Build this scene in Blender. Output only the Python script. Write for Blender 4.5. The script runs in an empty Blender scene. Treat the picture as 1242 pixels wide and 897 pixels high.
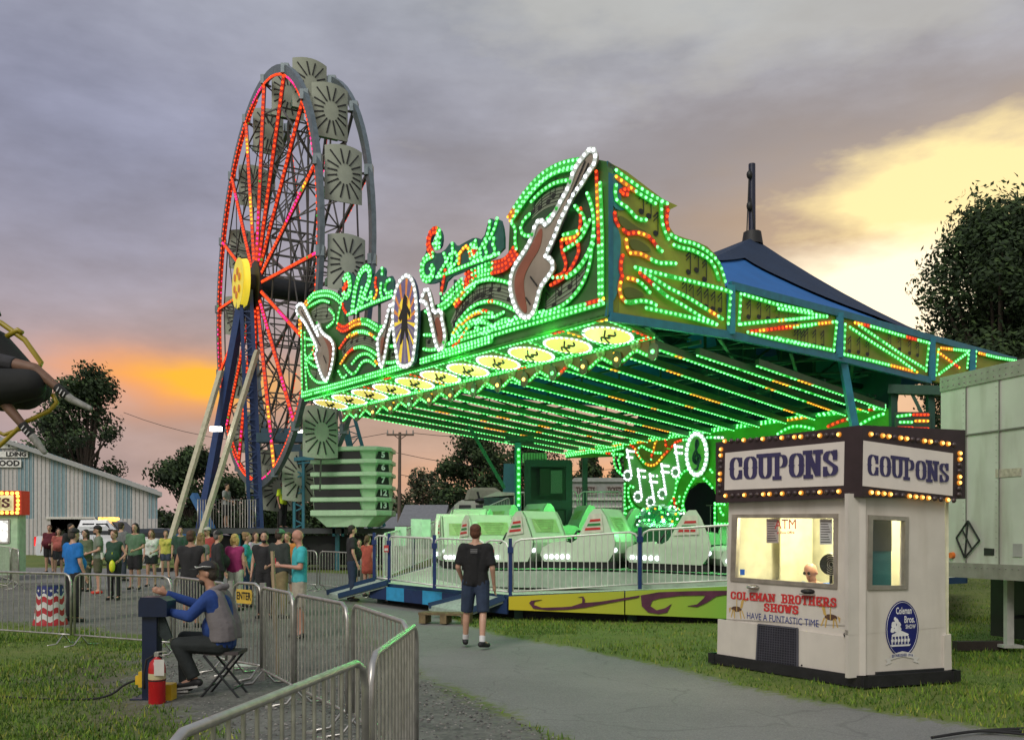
import bpy, bmesh, math, random
import numpy as np
from mathutils import Vector, Matrix, noise as mnoise
random.seed(11)
V = Vector
F, PX0, HY, HC = 1100.0, 621.0, 648.0, 1.7      # focal length, image centre x, horizon row (photo pixels), eye height
SC = bpy.context.scene
COL = SC.collection
def R(a): return math.radians(a)
def at(px, py, Y):
    "point at depth Y seen at photo pixel (px,py); the eye stands at (0,0,HC) looking along +Y"
    return V(((px-PX0)/F*Y, Y, HC+(HY-py)/F*Y))
def gz(x, y):
    t = min(1, max(0, (y-16)/18.0)); t = t*t*(3-2*t)
    s = min(1, max(0, (2.0-x)/5.0))
    return 0.36*t*s
def gxy(px, Y):
    x = (px-PX0)/F*Y
    return V((x, Y, gz(x, Y)))
def gp(px, py):
    Y = HC*F/max(1, (py-HY)); return ((px-PX0)/F*Y, Y)
# ---------------------------------------------------------------- materials
MATS = {}
def mat(name, col, rough=0.6, metal=0.0, var=0.15, scale=6.0, bump=0.0, bscale=40.0, emit=None, est=0.0, alpha=None, dirt=0.0):
    if name in MATS: return MATS[name]
    m = bpy.data.materials.new(name); m.use_nodes = True
    nt = m.node_tree; b = nt.nodes['Principled BSDF']
    tc = nt.nodes.new('ShaderNodeTexCoord')
    n = nt.nodes.new('ShaderNodeTexNoise'); n.inputs['Scale'].default_value = scale; n.inputs['Detail'].default_value = 5
    nt.links.new(tc.outputs['Object'], n.inputs['Vector'])
    r = nt.nodes.new('ShaderNodeValToRGB')
    c = list(col)[:3]
    r.color_ramp.elements[0].position = 0.3; r.color_ramp.elements[1].position = 0.72
    r.color_ramp.elements[0].color = (*[x*(1-var) for x in c], 1)
    r.color_ramp.elements[1].color = (*[min(1, x*(1+var)) for x in c], 1)
    nt.links.new(n.outputs['Fac'], r.inputs['Fac'])
    out = r.outputs['Color']
    if dirt > 0:
        n2 = nt.nodes.new('ShaderNodeTexNoise'); n2.inputs['Scale'].default_value = scale*0.35; n2.inputs['Detail'].default_value = 8
        mp = nt.nodes.new('ShaderNodeMapping'); mp.inputs['Scale'].default_value = (3, 3, 0.5)
        nt.links.new(tc.outputs['Object'], mp.inputs['Vector']); nt.links.new(mp.outputs['Vector'], n2.inputs['Vector'])
        mr = nt.nodes.new('ShaderNodeMapRange'); mr.inputs['From Min'].default_value = 0.52; mr.inputs['From Max'].default_value = 0.75
        mr.inputs['To Max'].default_value = dirt
        nt.links.new(n2.outputs['Fac'], mr.inputs['Value'])
        mx = nt.nodes.new('ShaderNodeMixRGB'); mx.inputs['Color2'].default_value = (c[0]*.35+.01, c[1]*.3+.01, c[2]*.22+.005, 1)
        nt.links.new(mr.outputs['Result'], mx.inputs['Fac']); nt.links.new(out, mx.inputs['Color1']); out = mx.outputs['Color']
    nt.links.new(out, b.inputs['Base Color'])
    b.inputs['Roughness'].default_value = rough; b.inputs['Metallic'].default_value = metal
    if emit is not None:
        b.inputs['Emission Color'].default_value = (*emit, 1); b.inputs['Emission Strength'].default_value = est
    if bump > 0:
        n3 = nt.nodes.new('ShaderNodeTexNoise'); n3.inputs['Scale'].default_value = bscale; n3.inputs['Detail'].default_value = 6
        nt.links.new(tc.outputs['Object'], n3.inputs['Vector'])
        bp = nt.nodes.new('ShaderNodeBump'); bp.inputs['Strength'].default_value = bump; bp.inputs['Distance'].default_value = 0.02
        nt.links.new(n3.outputs['Fac'], bp.inputs['Height']); nt.links.new(bp.outputs['Normal'], b.inputs['Normal'])
    if alpha is not None:
        b.inputs['Alpha'].default_value = alpha
    MATS[name] = m
    return m
def led(name, col, st):
    if name in MATS: return MATS[name]
    m = bpy.data.materials.new(name); m.use_nodes = True; nt = m.node_tree
    nt.nodes.remove(nt.nodes['Principled BSDF'])
    e = nt.nodes.new('ShaderNodeEmission'); e.inputs['Strength'].default_value = st
    tc = nt.nodes.new('ShaderNodeTexCoord'); n = nt.nodes.new('ShaderNodeTexNoise'); n.inputs['Scale'].default_value = 8.0
    nt.links.new(tc.outputs['Object'], n.inputs['Vector'])
    r = nt.nodes.new('ShaderNodeValToRGB'); r.color_ramp.elements[0].color = (*[c*.45 for c in col], 1); r.color_ramp.elements[1].color = (*[c*1.45 for c in col], 1); r.color_ramp.elements[0].position = .3; r.color_ramp.elements[1].position = .7
    nt.links.new(n.outputs['Fac'], r.inputs['Fac']); nt.links.new(r.outputs['Color'], e.inputs['Color'])
    nt.links.new(e.outputs['Emission'], nt.nodes['Material Output'].inputs['Surface'])
    MATS[name] = m; return m
LG = led('led_green', (.17, 1, .25), 3.1)
LO = led('led_orange', (1, .42, .03), 2.6)
LR = led('led_red', (1, .07, .015), 2.0)
LW = led('led_white', (.9, .95, 1), 2.6)
LY = led('led_yellow', (1, .62, .12), 4.0)
LP = led('led_pink', (1, .03, .25), 2.0)
LB = led('led_blue', (.1, .25, 1), 1.6)
# ---------------------------------------------------------------- mesh builder
class MB:
    def __init__(s): s.v = []; s.f = []; s.m = []; s.sm = []
    def add(s, vs, fs, mi=0, smooth=False):
        o = len(s.v); s.v += [tuple(v) for v in vs]
        for f in fs: s.f.append(tuple(o+i for i in f)); s.m.append(mi); s.sm.append(smooth)
        return s
    def box(s, c, d, rz=0, mi=0, M=None):
        hx, hy, hz = d[0]/2, d[1]/2, d[2]/2
        vs = [V((x, y, z)) for z in (-hz, hz) for y in (-hy, hy) for x in (-hx, hx)]
        if rz: rm = Matrix.Rotation(rz, 3, 'Z'); vs = [rm@v for v in vs]
        if M is not None: vs = [M@v for v in vs]
        c = V(c)
        return s.add([v+c for v in vs], [(0,2,3,1),(4,5,7,6),(0,1,5,4),(2,6,7,3),(1,3,7,5),(0,4,6,2)], mi)
    def beam(s, p0, p1, w, h=None, mi=0, up=(0,0,1)):
        h = h or w; p0, p1 = V(p0), V(p1); d = p1-p0
        if d.length < 1e-6: return s
        t = d.normalized(); a = t.cross(V(up))
        if a.length < 1e-3: a = t.cross(V((0,1,0)))
        a.normalize(); b = a.cross(t).normalized()
        vs = []
        for p in (p0, p1):
            for (i, j) in ((-1,-1),(1,-1),(1,1),(-1,1)): vs.append(p+a*(i*w/2)+b*(j*h/2))
        return s.add(vs, [(0,3,2,1),(4,5,6,7),(0,1,5,4),(1,2,6,5),(2,3,7,6),(3,0,4,7)], mi)
    def tube(s, p0, p1, r0, r1=None, n=8, mi=0, smooth=True, cap=True):
        r1 = r0 if r1 is None else r1; p0, p1 = V(p0), V(p1); d = p1-p0
        if d.length < 1e-6: return s
        t = d.normalized(); a = t.cross(V((0,0,1)))
        if a.length < 1e-3: a = t.cross(V((0,1,0)))
        a.normalize(); b = t.cross(a)
        vs = []
        for p, r in ((p0, r0), (p1, r1)):
            for k in range(n):
                q = 2*math.pi*k/n; vs.append(p+a*(r*math.cos(q))+b*(r*math.sin(q)))
        s.add(vs, [(k, (k+1)%n, n+(k+1)%n, n+k) for k in range(n)], mi, smooth)
        if cap: s.add(vs, [tuple(range(n-1,-1,-1)), tuple(range(n, 2*n))], mi)
        return s
    def path(s, pts, r, n=8, mi=0, closed=False):
        "bent tube through pts"
        pts = [V(p) for p in pts]; N = len(pts); rings = []
        prev = None
        for i, p in enumerate(pts):
            a0 = pts[i-1] if (i > 0 or closed) else p; a1 = pts[(i+1) % N] if (i < N-1 or closed) else p
            t = (a1-a0)
            t = t.normalized() if t.length > 1e-9 else V((0,0,1))
            if prev is None:
                a = t.cross(V((0,0,1)))
                if a.length < 1e-2: a = t.cross(V((0,1,0)))
            else: a = prev-t*prev.dot(t)
            a.normalize(); prev = a; b = t.cross(a)
            rings.append([p+a*(r*math.cos(2*math.pi*k/n))+b*(r*math.sin(2*math.pi*k/n)) for k in range(n)])
        vs = [v for rg in rings for v in rg]
        fs = []
        for i in range(N if closed else N-1):
            j = (i+1) % N
            for k in range(n): fs.append((i*n+k, i*n+(k+1)%n, j*n+(k+1)%n, j*n+k))
        if not closed: fs += [tuple(range(n-1,-1,-1)), tuple(range((N-1)*n, N*n))]
        return s.add(vs, fs, mi, True)
    def cap(s, p0, r0, p1, r1, n=10, e0=True, e1=True, mi=0):
        "closed tapered capsule; e0/e1 False = flat end"
        p0, p1 = V(p0), V(p1); d = p1-p0; L = d.length
        t = d/L if L > 1e-6 else V((0,0,1)); a = t.cross(V((0,0,1)))
        if a.length < 1e-3: a = t.cross(V((0,1,0)))
        a.normalize(); b = t.cross(a)
        prof = []
        if e0: prof += [(-r0*math.cos(q), r0*math.sin(q)) for q in (R(15), R(40), R(65))]
        prof += [(0, r0), (L, r1)]
        if e1: prof += [(L+r1*math.sin(q), r1*math.cos(q)) for q in (R(25), R(50), R(75))]
        vs = []
        for (x, r) in prof:
            for k in range(n):
                q = 2*math.pi*k/n; vs.append(p0+t*x+a*(r*math.cos(q))+b*(r*math.sin(q)))
        fs = []
        for i in range(len(prof)-1):
            for k in range(n): fs.append((i*n+k, i*n+(k+1)%n, (i+1)*n+(k+1)%n, (i+1)*n+k))
        fs.append(tuple(range(n-1,-1,-1))); o = (len(prof)-1)*n; fs.append(tuple(range(o, o+n)))
        return s.add(vs, fs, mi, True)
    def ell(s, c, r, n=12, m=8, mi=0, M=None, z0=-1.0):
        "ellipsoid (z0>-1 cuts its bottom)"
        c = V(c); q0 = math.asin(max(-1, z0)); vs = []; fs = []
        for i in range(m+1):
            q = q0+(math.pi/2-q0)*i/m
            for k in range(n):
                a = 2*math.pi*k/n
                v = V((r[0]*math.cos(q)*math.cos(a), r[1]*math.cos(q)*math.sin(a), r[2]*math.sin(q)))
                if M is not None: v = M@v
                vs.append(c+v)
        for i in range(m):
            for k in range(n): fs.append((i*n+k, i*n+(k+1)%n, (i+1)*n+(k+1)%n, (i+1)*n+k))
        fs.append(tuple(range(n-1,-1,-1)))
        return s.add(vs, fs, mi, True)
    def poly(s, pts, mi=0): return s.add(pts, [tuple(range(len(pts)))], mi)
    def prism(s, pts, d, mi=0, mside=None):
        "extrude polygon pts by vector d"
        n = len(pts); d = V(d); P = [V(p) for p in pts]
        s.add(P+[p+d for p in P], [tuple(range(n-1,-1,-1)), tuple(range(n, 2*n))], mi)
        s.add(P+[p+d for p in P], [(k, (k+1)%n, n+(k+1)%n, n+k) for k in range(n)], mi if mside is None else mside)
        return s
    def dome(s, p, nrm, r, mi=0, n=6):
        p, t = V(p), V(nrm).normalized(); a = t.cross(V((0,0,1)))
        if a.length < 1e-3: a = t.cross(V((0,1,0)))
        a.normalize(); b = t.cross(a); vs = []
        for (h, rr) in ((0, 1), (.65, .78)):
            for k in range(n):
                q = 2*math.pi*k/n; vs.append(p+t*(h*r)+a*(rr*r*math.cos(q))+b*(rr*r*math.sin(q)))
        vs.append(p+t*r)
        return s.add(vs, [(k, (k+1)%n, n+(k+1)%n, n+k) for k in range(n)]+[(n+k, n+(k+1)%n, 2*n) for k in range(n)], mi, True)
    def build(s, name, mats, parent=None, label=None):
        if not isinstance(mats, (list, tuple)): mats = [mats]
        o = V((0,0,0)); p = parent
        while p is not None: o += V(p.location); p = p.parent
        me = bpy.data.meshes.new(name)
        me.from_pydata([(v[0]-o.x, v[1]-o.y, v[2]-o.z) for v in s.v], [], s.f)
        for m in mats: me.materials.append(m)
        me.polygons.foreach_set('material_index', s.m); me.polygons.foreach_set('use_smooth', s.sm)
        me.update()
        ob = bpy.data.objects.new(name, me); COL.objects.link(ob); ob.parent = parent
        if label: ob['label'] = label
        return ob
def tag(o, label=None, cat=None, group=None, kind=None):
    if label: o['label'] = label
    if cat: o['category'] = cat
    if group: o['group'] = group
    if kind: o['kind'] = kind
    return o
def thing(name, loc, label, cat, group=None, rz=0):
    o = bpy.data.objects.new(name, None); COL.objects.link(o); o.location = loc; o.rotation_euler = (0,0,rz)
    o.empty_display_size = 0.2
    return tag(o, label, cat, group)
def copy_tree(o, parent=None):
    c = o.copy(); COL.objects.link(c); c.parent = parent
    for ch in list(o.children): copy_tree(ch, c)
    return c
def place(root, loc, rz=0, label=None, group=None):
    root.location = loc; root.rotation_euler = (0,0,rz)
    if label: root['label'] = label
    if group: root['group'] = group
    return root
class Plane:
    def __init__(s, o, u, v=(0,0,1)):
        s.o = V(o); s.u = V(u).normalized(); s.v = V(v).normalized(); n = s.u.cross(s.v).normalized()
        if n.dot(V((0,0,HC))-s.o) < 0: n = -n
        s.n = n
    def pt(s, a, b, off=0): return s.o+s.u*a+s.v*b+s.n*off
    def hit(s, px, py, off=0):
        c = V((0,0,HC)); d = V(((px-PX0)/F, 1, (HY-py)/F)); t = (s.o-c).dot(s.n)/d.dot(s.n)
        return c+d*t+s.n*off
    def tr(s, pts, org=(0,0), k=1.0, off=0): return [s.hit(org[0]+x/k, org[1]+y/k, off) for x, y in pts]
def resample(pts, sp, closed=False):
    pts = [V(p) for p in pts]
    if closed: pts = pts+[pts[0]]
    L = [0]
    for a, b in zip(pts, pts[1:]): L.append(L[-1]+(b-a).length)
    n = max(1, round(L[-1]/sp)); out = []; j = 0
    for i in range(n+(0 if closed else 1)):
        t = L[-1]*i/n
        while j < len(L)-2 and L[j+1] < t: j += 1
        q = (t-L[j])/max(1e-9, L[j+1]-L[j]); out.append(pts[j].lerp(pts[j+1], q))
    return out
def smooth_line(pts, it=2, closed=False):
    pts = [V(p) for p in pts]
    for _ in range(it):
        q = [] if closed else [pts[0]]
        rng = range(len(pts)) if closed else range(len(pts)-1)
        for i in rng:
            a, b = pts[i], pts[(i+1) % len(pts)]; q += [a.lerp(b, .25), a.lerp(b, .75)]
        if not closed: q.append(pts[-1])
        pts = q
    return pts
DEAD = random.Random(99)
def lights(mb, pts, nrm, sp=.13, r=.042, pat='mix', closed=False, sm=True, rows=1, gap=.11, rnd=random):
    "a row (or rows) of bulbs; material slots: 0 green 1 orange 2 red 3 white 4 yellow 5 pink 6 blue"
    if sm: pts = smooth_line(pts, 2, closed)
    P = resample(pts, sp, closed); cur = 0; left = 0
    nn_ = V(nrm).normalized(); Q = P+([P[0]] if closed else []); wd_ = r*2.1 if rows == 1 else gap*(rows-1)+r*2.0
    cv = []; cf = []
    for i, p in enumerate(Q):       # flat carrier under the bulbs; its emission paints their halo
        a = Q[max(0, i-1)]; b = Q[min(len(Q)-1, i+1)]; sd = (b-a).cross(nn_)
        sd = sd.normalized() if sd.length > 1e-6 else V((1,0,0))
        for k_ in (-1, 1): cv += [p+sd*(k_*wd_/2)-nn_*.006, p+sd*(k_*wd_/2)+nn_*.004]
        if i: o = 4*(i-1); cf.append([(o+1, o+3, o+7, o+5), (o, o+1, o+5, o+4), (o+2, o+6, o+7, o+3)])
    glow = []
    for i, p in enumerate(P):
        if left <= 0:
            if pat == 'mix': cur = rnd.choices((0, 1, 2), (70, 14, 16))[0]; left = rnd.randint(5, 12) if cur == 0 else rnd.randint(2, 4)
            elif pat == 'warm': cur = rnd.choices((0, 1, 2), (18, 36, 46))[0]; left = rnd.randint(2, 6)
            elif pat == 'strip': cur = rnd.choices((0, 1), (78, 22))[0]; left = rnd.randint(4, 12) if cur == 0 else rnd.randint(2, 5)
            elif pat == 'wheel': cur = rnd.choices((2, 5, 1), (84, 10, 6))[0]; left = rnd.randint(3, 9)
            elif pat == 'rim': cur = rnd.choices((2, 5, 6, 3), (80, 12, 5, 3))[0]; left = rnd.randint(1, 8)
            else: cur = int(pat); left = 9999
        left -= 1; glow.append(cur)
        if rows == 1: mb.dome(p, nrm, r*.76, 7 if DEAD.random() < .02 else cur)
        else:
            a = P[max(0, i-1)]; b = P[min(len(P)-1, i+1)]
            side = (b-a).cross(V(nrm))
            if side.length < 1e-6: continue
            side.normalize()
            for k in range(rows): mb.dome(p+side*(gap*(k-(rows-1)/2)), nrm, r*.74, 7 if DEAD.random() < .02 else cur)
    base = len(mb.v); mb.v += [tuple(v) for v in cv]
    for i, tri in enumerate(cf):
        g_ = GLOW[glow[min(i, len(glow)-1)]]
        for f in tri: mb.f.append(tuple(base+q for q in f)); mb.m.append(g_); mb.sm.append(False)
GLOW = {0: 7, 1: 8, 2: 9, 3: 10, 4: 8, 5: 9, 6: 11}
LEDS = [LG, LO, LR, LW, LY, LP, LB, 
    mat('carrier_halo_green', (.05,.25,.05), .5, emit=(.02,1,.06), est=.30), mat('carrier_halo_orange', (.3,.12,.03), .5, emit=(1,.25,.01), est=.35),
    mat('carrier_halo_red', (.3,.03,.02), .5, emit=(1,.03,.005), est=.25), mat('carrier_halo_white', (.5,.5,.5), .5, emit=(.7,1,.8), est=.15), mat('carrier_halo_blue', (.05,.05,.3), .5, emit=(.1,.2,1), est=.3)]  # halo around the bulbs put into the carriers as a weak glow
# ---------------------------------------------------------------- lettering
def text_mesh(mb, txt, size, fr, mi=0, align='CENTER', sx=1.0, bold=0.0):
    "built-in font laid on frame fr(x,y)->point"
    c = bpy.data.curves.new('t', 'FONT'); c.body = txt; c.size = size; c.align_x = align; c.align_y = 'CENTER'; c.offset = bold; c.resolution_u = 2
    o = bpy.data.objects.new('t', c); COL.objects.link(o); bpy.context.view_layer.update()
    dg = bpy.context.evaluated_depsgraph_get(); me = o.evaluated_get(dg).to_mesh()
    mb.add([fr(v.co.x*sx, v.co.y) for v in me.vertices], [tuple(p.vertices) for p in me.polygons], mi)
    o.evaluated_get(dg).to_mesh_clear(); bpy.data.objects.remove(o); bpy.data.curves.remove(c)
def arc(cx, cy, rx, ry, a0, a1, n=10): return [(cx+rx*math.cos(R(a0+(a1-a0)*i/n)), cy+ry*math.sin(R(a0+(a1-a0)*i/n))) for i in range(n+1)]
GL = {   # slab letters: strokes in a 1x1 box and slab centres
 'C': ([arc(.5,.68,.34,.24,10,180)+arc(.5,.32,.34,.24,180,350)], [(.84,.74,'v'),(.84,.26,'v')]),
 'O': ([arc(.5,.68,.34,.24,0,180)+arc(.5,.32,.34,.24,180,360)+[(.84,.68)]], []),
 'U': ([[(.18,.95),(.18,.32)]+arc(.5,.32,.32,.24,180,360)+[(.82,.95)]], [(.18,.93),(.82,.93)]),
 'P': ([[(.25,.05),(.25,.92)], [(.25,.9),(.55,.9)]+arc(.58,.68,.25,.22,90,-90)+[(.25,.46)]], [(.25,.07),(.2,.93)]),
 'N': ([[(.18,.05),(.18,.92)], [(.18,.92),(.8,.08)], [(.82,.08),(.82,.95)]], [(.18,.07),(.14,.93),(.82,.93)]),
 'S': ([arc(.5,.7,.3,.22,15,200,10)+[(.5,.5)]+arc(.5,.3,.32,.22,20,-165,10)], [(.8,.78,'v'),(.18,.22,'v')]),
 'L': ([[(.25,.92),(.25,.08),(.85,.08)]], [(.25,.93),(.22,.07),(.85,.15,'v')]),
 'E': ([[(.85,.92),(.22,.92),(.22,.08),(.85,.08)], [(.22,.5),(.65,.5)]], [(.85,.85,'v'),(.85,.15,'v'),(.65,.5,'v')]),
 'M': ([[(.14,.05),(.14,.92),(.5,.35),(.86,.92),(.86,.05)]], [(.14,.07),(.86,.07),(.12,.93),(.88,.93)]),
 'A': ([[(.12,.06),(.5,.94),(.88,.06)], [(.28,.35),(.72,.35)]], [(.12,.07),(.88,.07)]),
 'B': ([[(.22,.06),(.22,.92)], [(.22,.92),(.55,.92)]+arc(.55,.72,.24,.2,90,-90)+[(.22,.52)], [(.5,.52)]+arc(.58,.29,.26,.22,90,-90)+[(.22,.07)]], [(.18,.07),(.18,.93)]),
 'R': ([[(.22,.06),(.22,.92)], [(.22,.92),(.55,.92)]+arc(.55,.7,.25,.22,90,-90)+[(.22,.48)], [(.5,.48),(.82,.08)]], [(.22,.07),(.18,.93),(.84,.07)]),
 'T': ([[(.5,.06),(.5,.92)], [(.1,.92),(.9,.92)]], [(.5,.07),(.1,.82,'v'),(.9,.82,'v')]),
 'H': ([[(.2,.06),(.2,.94)], [(.8,.06),(.8,.94)], [(.2,.5),(.8,.5)]], [(.2,.07),(.8,.07),(.2,.93),(.8,.93)]),
 'W': ([[(.1,.94),(.3,.08),(.5,.75),(.7,.08),(.9,.94)]], [(.1,.93),(.9,.93),(.5,.75)]),
}
def slab(mb, txt, x0, x1, y0, h, fr, th=.22, mi=0, space=.35):
    "western slab lettering between x0..x1 on frame fr(x,y,off); strokes get th of the letter width"
    n = sum(space if c == ' ' else 1 for c in txt); w = (x1-x0)/n; x = x0; k = 0
    for ch in txt:
        if ch == ' ': x += w*space; continue
        S, sl = GL[ch]; lw = w*.9
        T = th*lw
        for st in S:
            P = [(x+p[0]*lw+.05*w, y0+(p[1]*.86+.07)*h) for p in st]
            for a, b in zip(P, P[1:]):
                dx, dy = b[0]-a[0], b[1]-a[1]; L = math.hypot(dx, dy)
                if L < 1e-6: continue
                ex, ey = dx/L*T*.12, dy/L*T*.12; nx, ny = -dy/L*T/2, dx/L*T/2
                nx *= 1.0; ny *= .62 if abs(dx) > abs(dy) else 1
                o = k*.00012; k += 1
                mb.poly([fr(a[0]-ex+nx, a[1]-ey+ny, o), fr(a[0]-ex-nx, a[1]-ey-ny, o), fr(b[0]+ex-nx, b[1]+ey-ny, o), fr(b[0]+ex+nx, b[1]+ey+ny, o)], mi)
        for s_ in sl:
            cx, cy = x+s_[0]*lw+.05*w, y0+(s_[1]*.86+.07)*h
            hw, hh = (T*.42, h*.15) if len(s_) == 3 else (T*.95, h*.062)
            o = k*.00012; k += 1
            mb.poly([fr(cx-hw, cy-hh, o), fr(cx+hw, cy-hh, o), fr(cx+hw, cy+hh, o), fr(cx-hw, cy+hh, o)], mi)
        if ch in 'CO':   # spurs half way up
            for sx_ in ((.16,) if ch == 'C' else (.16, .84)):
                cx, cy = x+sx_*lw+.05*w, y0+.5*h; o = k*.00012; k += 1
                mb.poly([fr(cx-T*.72, cy, o), fr(cx, cy-h*.07, o), fr(cx+T*.72, cy, o), fr(cx, cy+h*.07, o)], mi)
        x += w
# ---------------------------------------------------------------- camera, world, light
cam = bpy.data.cameras.new('camera'); co = bpy.data.objects.new('camera', cam); COL.objects.link(co)
co.location = (0, 0, HC); co.rotation_euler = (R(90), 0, 0)
cam.sensor_width = 36; cam.lens = F/1242*36; cam.shift_y = (HY-448.5)/1242; cam.clip_end = 4000; cam.clip_start = .05
SC.camera = co
SC.view_settings.view_transform = 'Standard'; SC.view_settings.look = 'None'; SC.view_settings.exposure = 0; SC.view_settings.gamma = 1
def make_world():
    w = bpy.data.worlds.new('World'); SC.world = w; w.use_nodes = True; nt = w.node_tree; N = nt.nodes; L = nt.links
    bg = N['Background']; bg.inputs['Strength'].default_value = 1.0
    tc = N.new('ShaderNodeTexCoord'); sep = N.new('ShaderNodeSeparateXYZ'); L.new(tc.outputs['Generated'], sep.inputs[0])
    def M(op, a, b=None, c=None):
        n = N.new('ShaderNodeMath'); n.operation = op
        for i, x in enumerate((a, b, c)):
            if x is None: continue
            if isinstance(x, (int, float)): n.inputs[i].default_value = x
            else: L.new(x, n.inputs[i])
        return n.outputs[0]
    def nz(scale, det, sz, seed):
        mp = N.new('ShaderNodeMapping'); mp.inputs['Scale'].default_value = (1, 1, sz); mp.inputs['Location'].default_value = (seed, seed*.7, 0)
        L.new(tc.outputs['Generated'], mp.inputs['Vector']); n = N.new('ShaderNodeTexNoise'); n.inputs['Scale'].default_value = scale; n.inputs['Detail'].default_value = det; n.inputs['Roughness'].default_value = .55
        L.new(mp.outputs['Vector'], n.inputs['Vector']); return n.outputs['Fac']
    n1 = nz(3.0, 7, 3.2, 2.3); n2 = nz(5.0, 8, 2.6, 5.1); n3 = nz(2.0, 5, 2.5, 8.8)
    u0 = M('ARCTAN2', sep.outputs['X'], sep.outputs['Y']); v0 = M('ARCSINE', sep.outputs['Z'])
    u = M('ADD', u0, M('MULTIPLY', M('SUBTRACT', n1, .5), .34)); v = M('ADD', v0, M('MULTIPLY', M('SUBTRACT', n2, .5), .10))
    def G(uc, vc, a, b, uu=u, vv=v):
        du = M('DIVIDE', M('SUBTRACT', uu, uc), a); dv = M('DIVIDE', M('SUBTRACT', vv, vc), b)
        return M('POWER', 2.71828, M('MULTIPLY', M('ADD', M('MULTIPLY', du, du), M('MULTIPLY', dv, dv)), -1))
    def mix(f, a, b):
        m = N.new('ShaderNodeMixRGB'); 
        for s_, x in ((m.inputs['Fac'], f), (m.inputs['Color1'], a), (m.inputs['Color2'], b)):
            if isinstance(x, tuple): s_.default_value = (*x, 1)
            elif isinstance(x, (int, float)): s_.default_value = x
            else: L.new(x, s_)
        return m.outputs['Color']
    cr = N.new('ShaderNodeValToRGB'); L.new(v, cr.inputs['Fac']); e = cr.color_ramp.elements
    stops = [(0, (.53,.36,.31)), (.06, (.57,.36,.27)), (.16, (.53,.35,.275)), (.27, (.44,.36,.345)), (.40, (.385,.37,.40)), (.58, (.40,.42,.47)), (1.0, (.38,.42,.50))]
    e[0].position, e[0].color = stops[0][0], (*stops[0][1], 1); e[1].position, e[1].color = stops[-1][0], (*stops[-1][1], 1)
    for p, c in stops[1:-1]:
        q = e.new(p); q.color = (*c, 1)
    c = cr.outputs['Color']
    c = mix(M('MULTIPLY', G(-.55, .05, .22, .13), .75), c, (.33,.275,.34))            # mauve haze low on the left
    c = mix(M('MULTIPLY', G(-.50, .38, .42, .20), .75), c, (.27,.285,.42))           # grey violet upper left
    # cloud bands, darker and lighter
    mr = N.new('ShaderNodeMapRange'); L.new(n2, mr.inputs['Value']); mr.inputs['From Min'].default_value = .33; mr.inputs['From Max'].default_value = .68; mr.inputs['To Min'].default_value = .79; mr.inputs['To Max'].default_value = 1.20
    vm = N.new('ShaderNodeVectorMath'); vm.operation = 'SCALE'; L.new(c, vm.inputs[0]); L.new(mr.outputs['Result'], vm.inputs['Scale']); c = vm.outputs[0]
    c = mix(M('MULTIPLY', G(.30, .545, .5, .05), .55), c, (.47,.50,.50))               # pale veil at the top
    c = mix(M('MULTIPLY', G(.36, .40, .30, .05), .50), c, (.275,.235,.235))              # darker bank
    # orange streak left
    vs = M('SUBTRACT', v0, M('MULTIPLY', M('SUBTRACT', n2, .5), .05)); us = M('ADD', u0, M('MULTIPLY', M('SUBTRACT', n1, .5), .2))
    c = mix(M('MULTIPLY', G(-.36, .158, .115, .030, us, vs), .95), c, (.98,.36,.11))
    c = mix(M('MINIMUM', 1, M('MULTIPLY', G(-.30, .162, .075, .016, us, vs), 1.3)), c, (1.05,.50,.03))
    c = mix(M('MULTIPLY', G(.10, .060, .22, .020, us, vs), .35), c, (1.0,.36,.07))
    # glow right, broken by cloud edges
    n4 = nz(4.2, 9, 3.0, 3.7)
    def B(g, k, c0): return M('MINIMUM', 1, M('MAXIMUM', 0, M('MULTIPLY', M('SUBTRACT', M('ADD', g, M('MULTIPLY', M('SUBTRACT', n4, .5), k)), c0), 2.6)))
    c = mix(M('MULTIPLY', B(G(.28, .40, .42, .13), 2.2, .45), .45), c, (.24,.215,.23))
    c = mix(M('MULTIPLY', B(G(.25, .50, .45, .10), 2.4, .50), .5), c, (.56,.55,.50))
    c = mix(M('MINIMUM', 1, M('MULTIPLY', G(.54, .265, .24, .095), .95)), c, (.85,.56,.24))
    c = mix(M('MULTIPLY', G(.30, .315, .16, .03), .5), c, (.42,.29,.20))
    c = mix(B(G(.52, .325, .17, .068), 1.3, .32), c, (1.1,.88,.42))
    c = mix(B(G(.40, .235, .17, .055, us, vs), .8, .25), c, (1.3,1.12,.80))
    # sky behind the viewer brightened as added fill for the front faces
    back = M('MULTIPLY', M('ADD', M('MULTIPLY', sep.outputs['Y'], -1), .1), 1.0)
    back = M('MINIMUM', 1, M('MAXIMUM', 0, back))
    c = mix(M('MULTIPLY', back, .8), c, (.62,.61,.61))
    sk = N.new('ShaderNodeTexSky'); sk.sky_type = 'NISHITA'; sk.sun_disc = False; sk.sun_elevation = R(3); sk.sun_rotation = R(25)
    vm2 = N.new('ShaderNodeVectorMath'); vm2.operation = 'SCALE'; L.new(sk.outputs['Color'], vm2.inputs[0]); vm2.inputs['Scale'].default_value = .012
    ad = N.new('ShaderNodeVectorMath'); ad.operation = 'ADD'; L.new(c, ad.inputs[0]); L.new(vm2.outputs[0], ad.inputs[1])
    L.new(ad.outputs[0], bg.inputs['Color'])
make_world()
sl = bpy.data.lights.new('front_fill', 'SUN'); sl.energy = 1.7; sl.angle = R(25); sl.color = (1, .93, .84)  # soft fill added from behind the viewer; the sunset lies ahead
so = bpy.data.objects.new('front_fill', sl); COL.objects.link(so)
so.rotation_euler = V((-.35, -.62, .62)).to_track_quat('Z', 'Y').to_euler()
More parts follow.
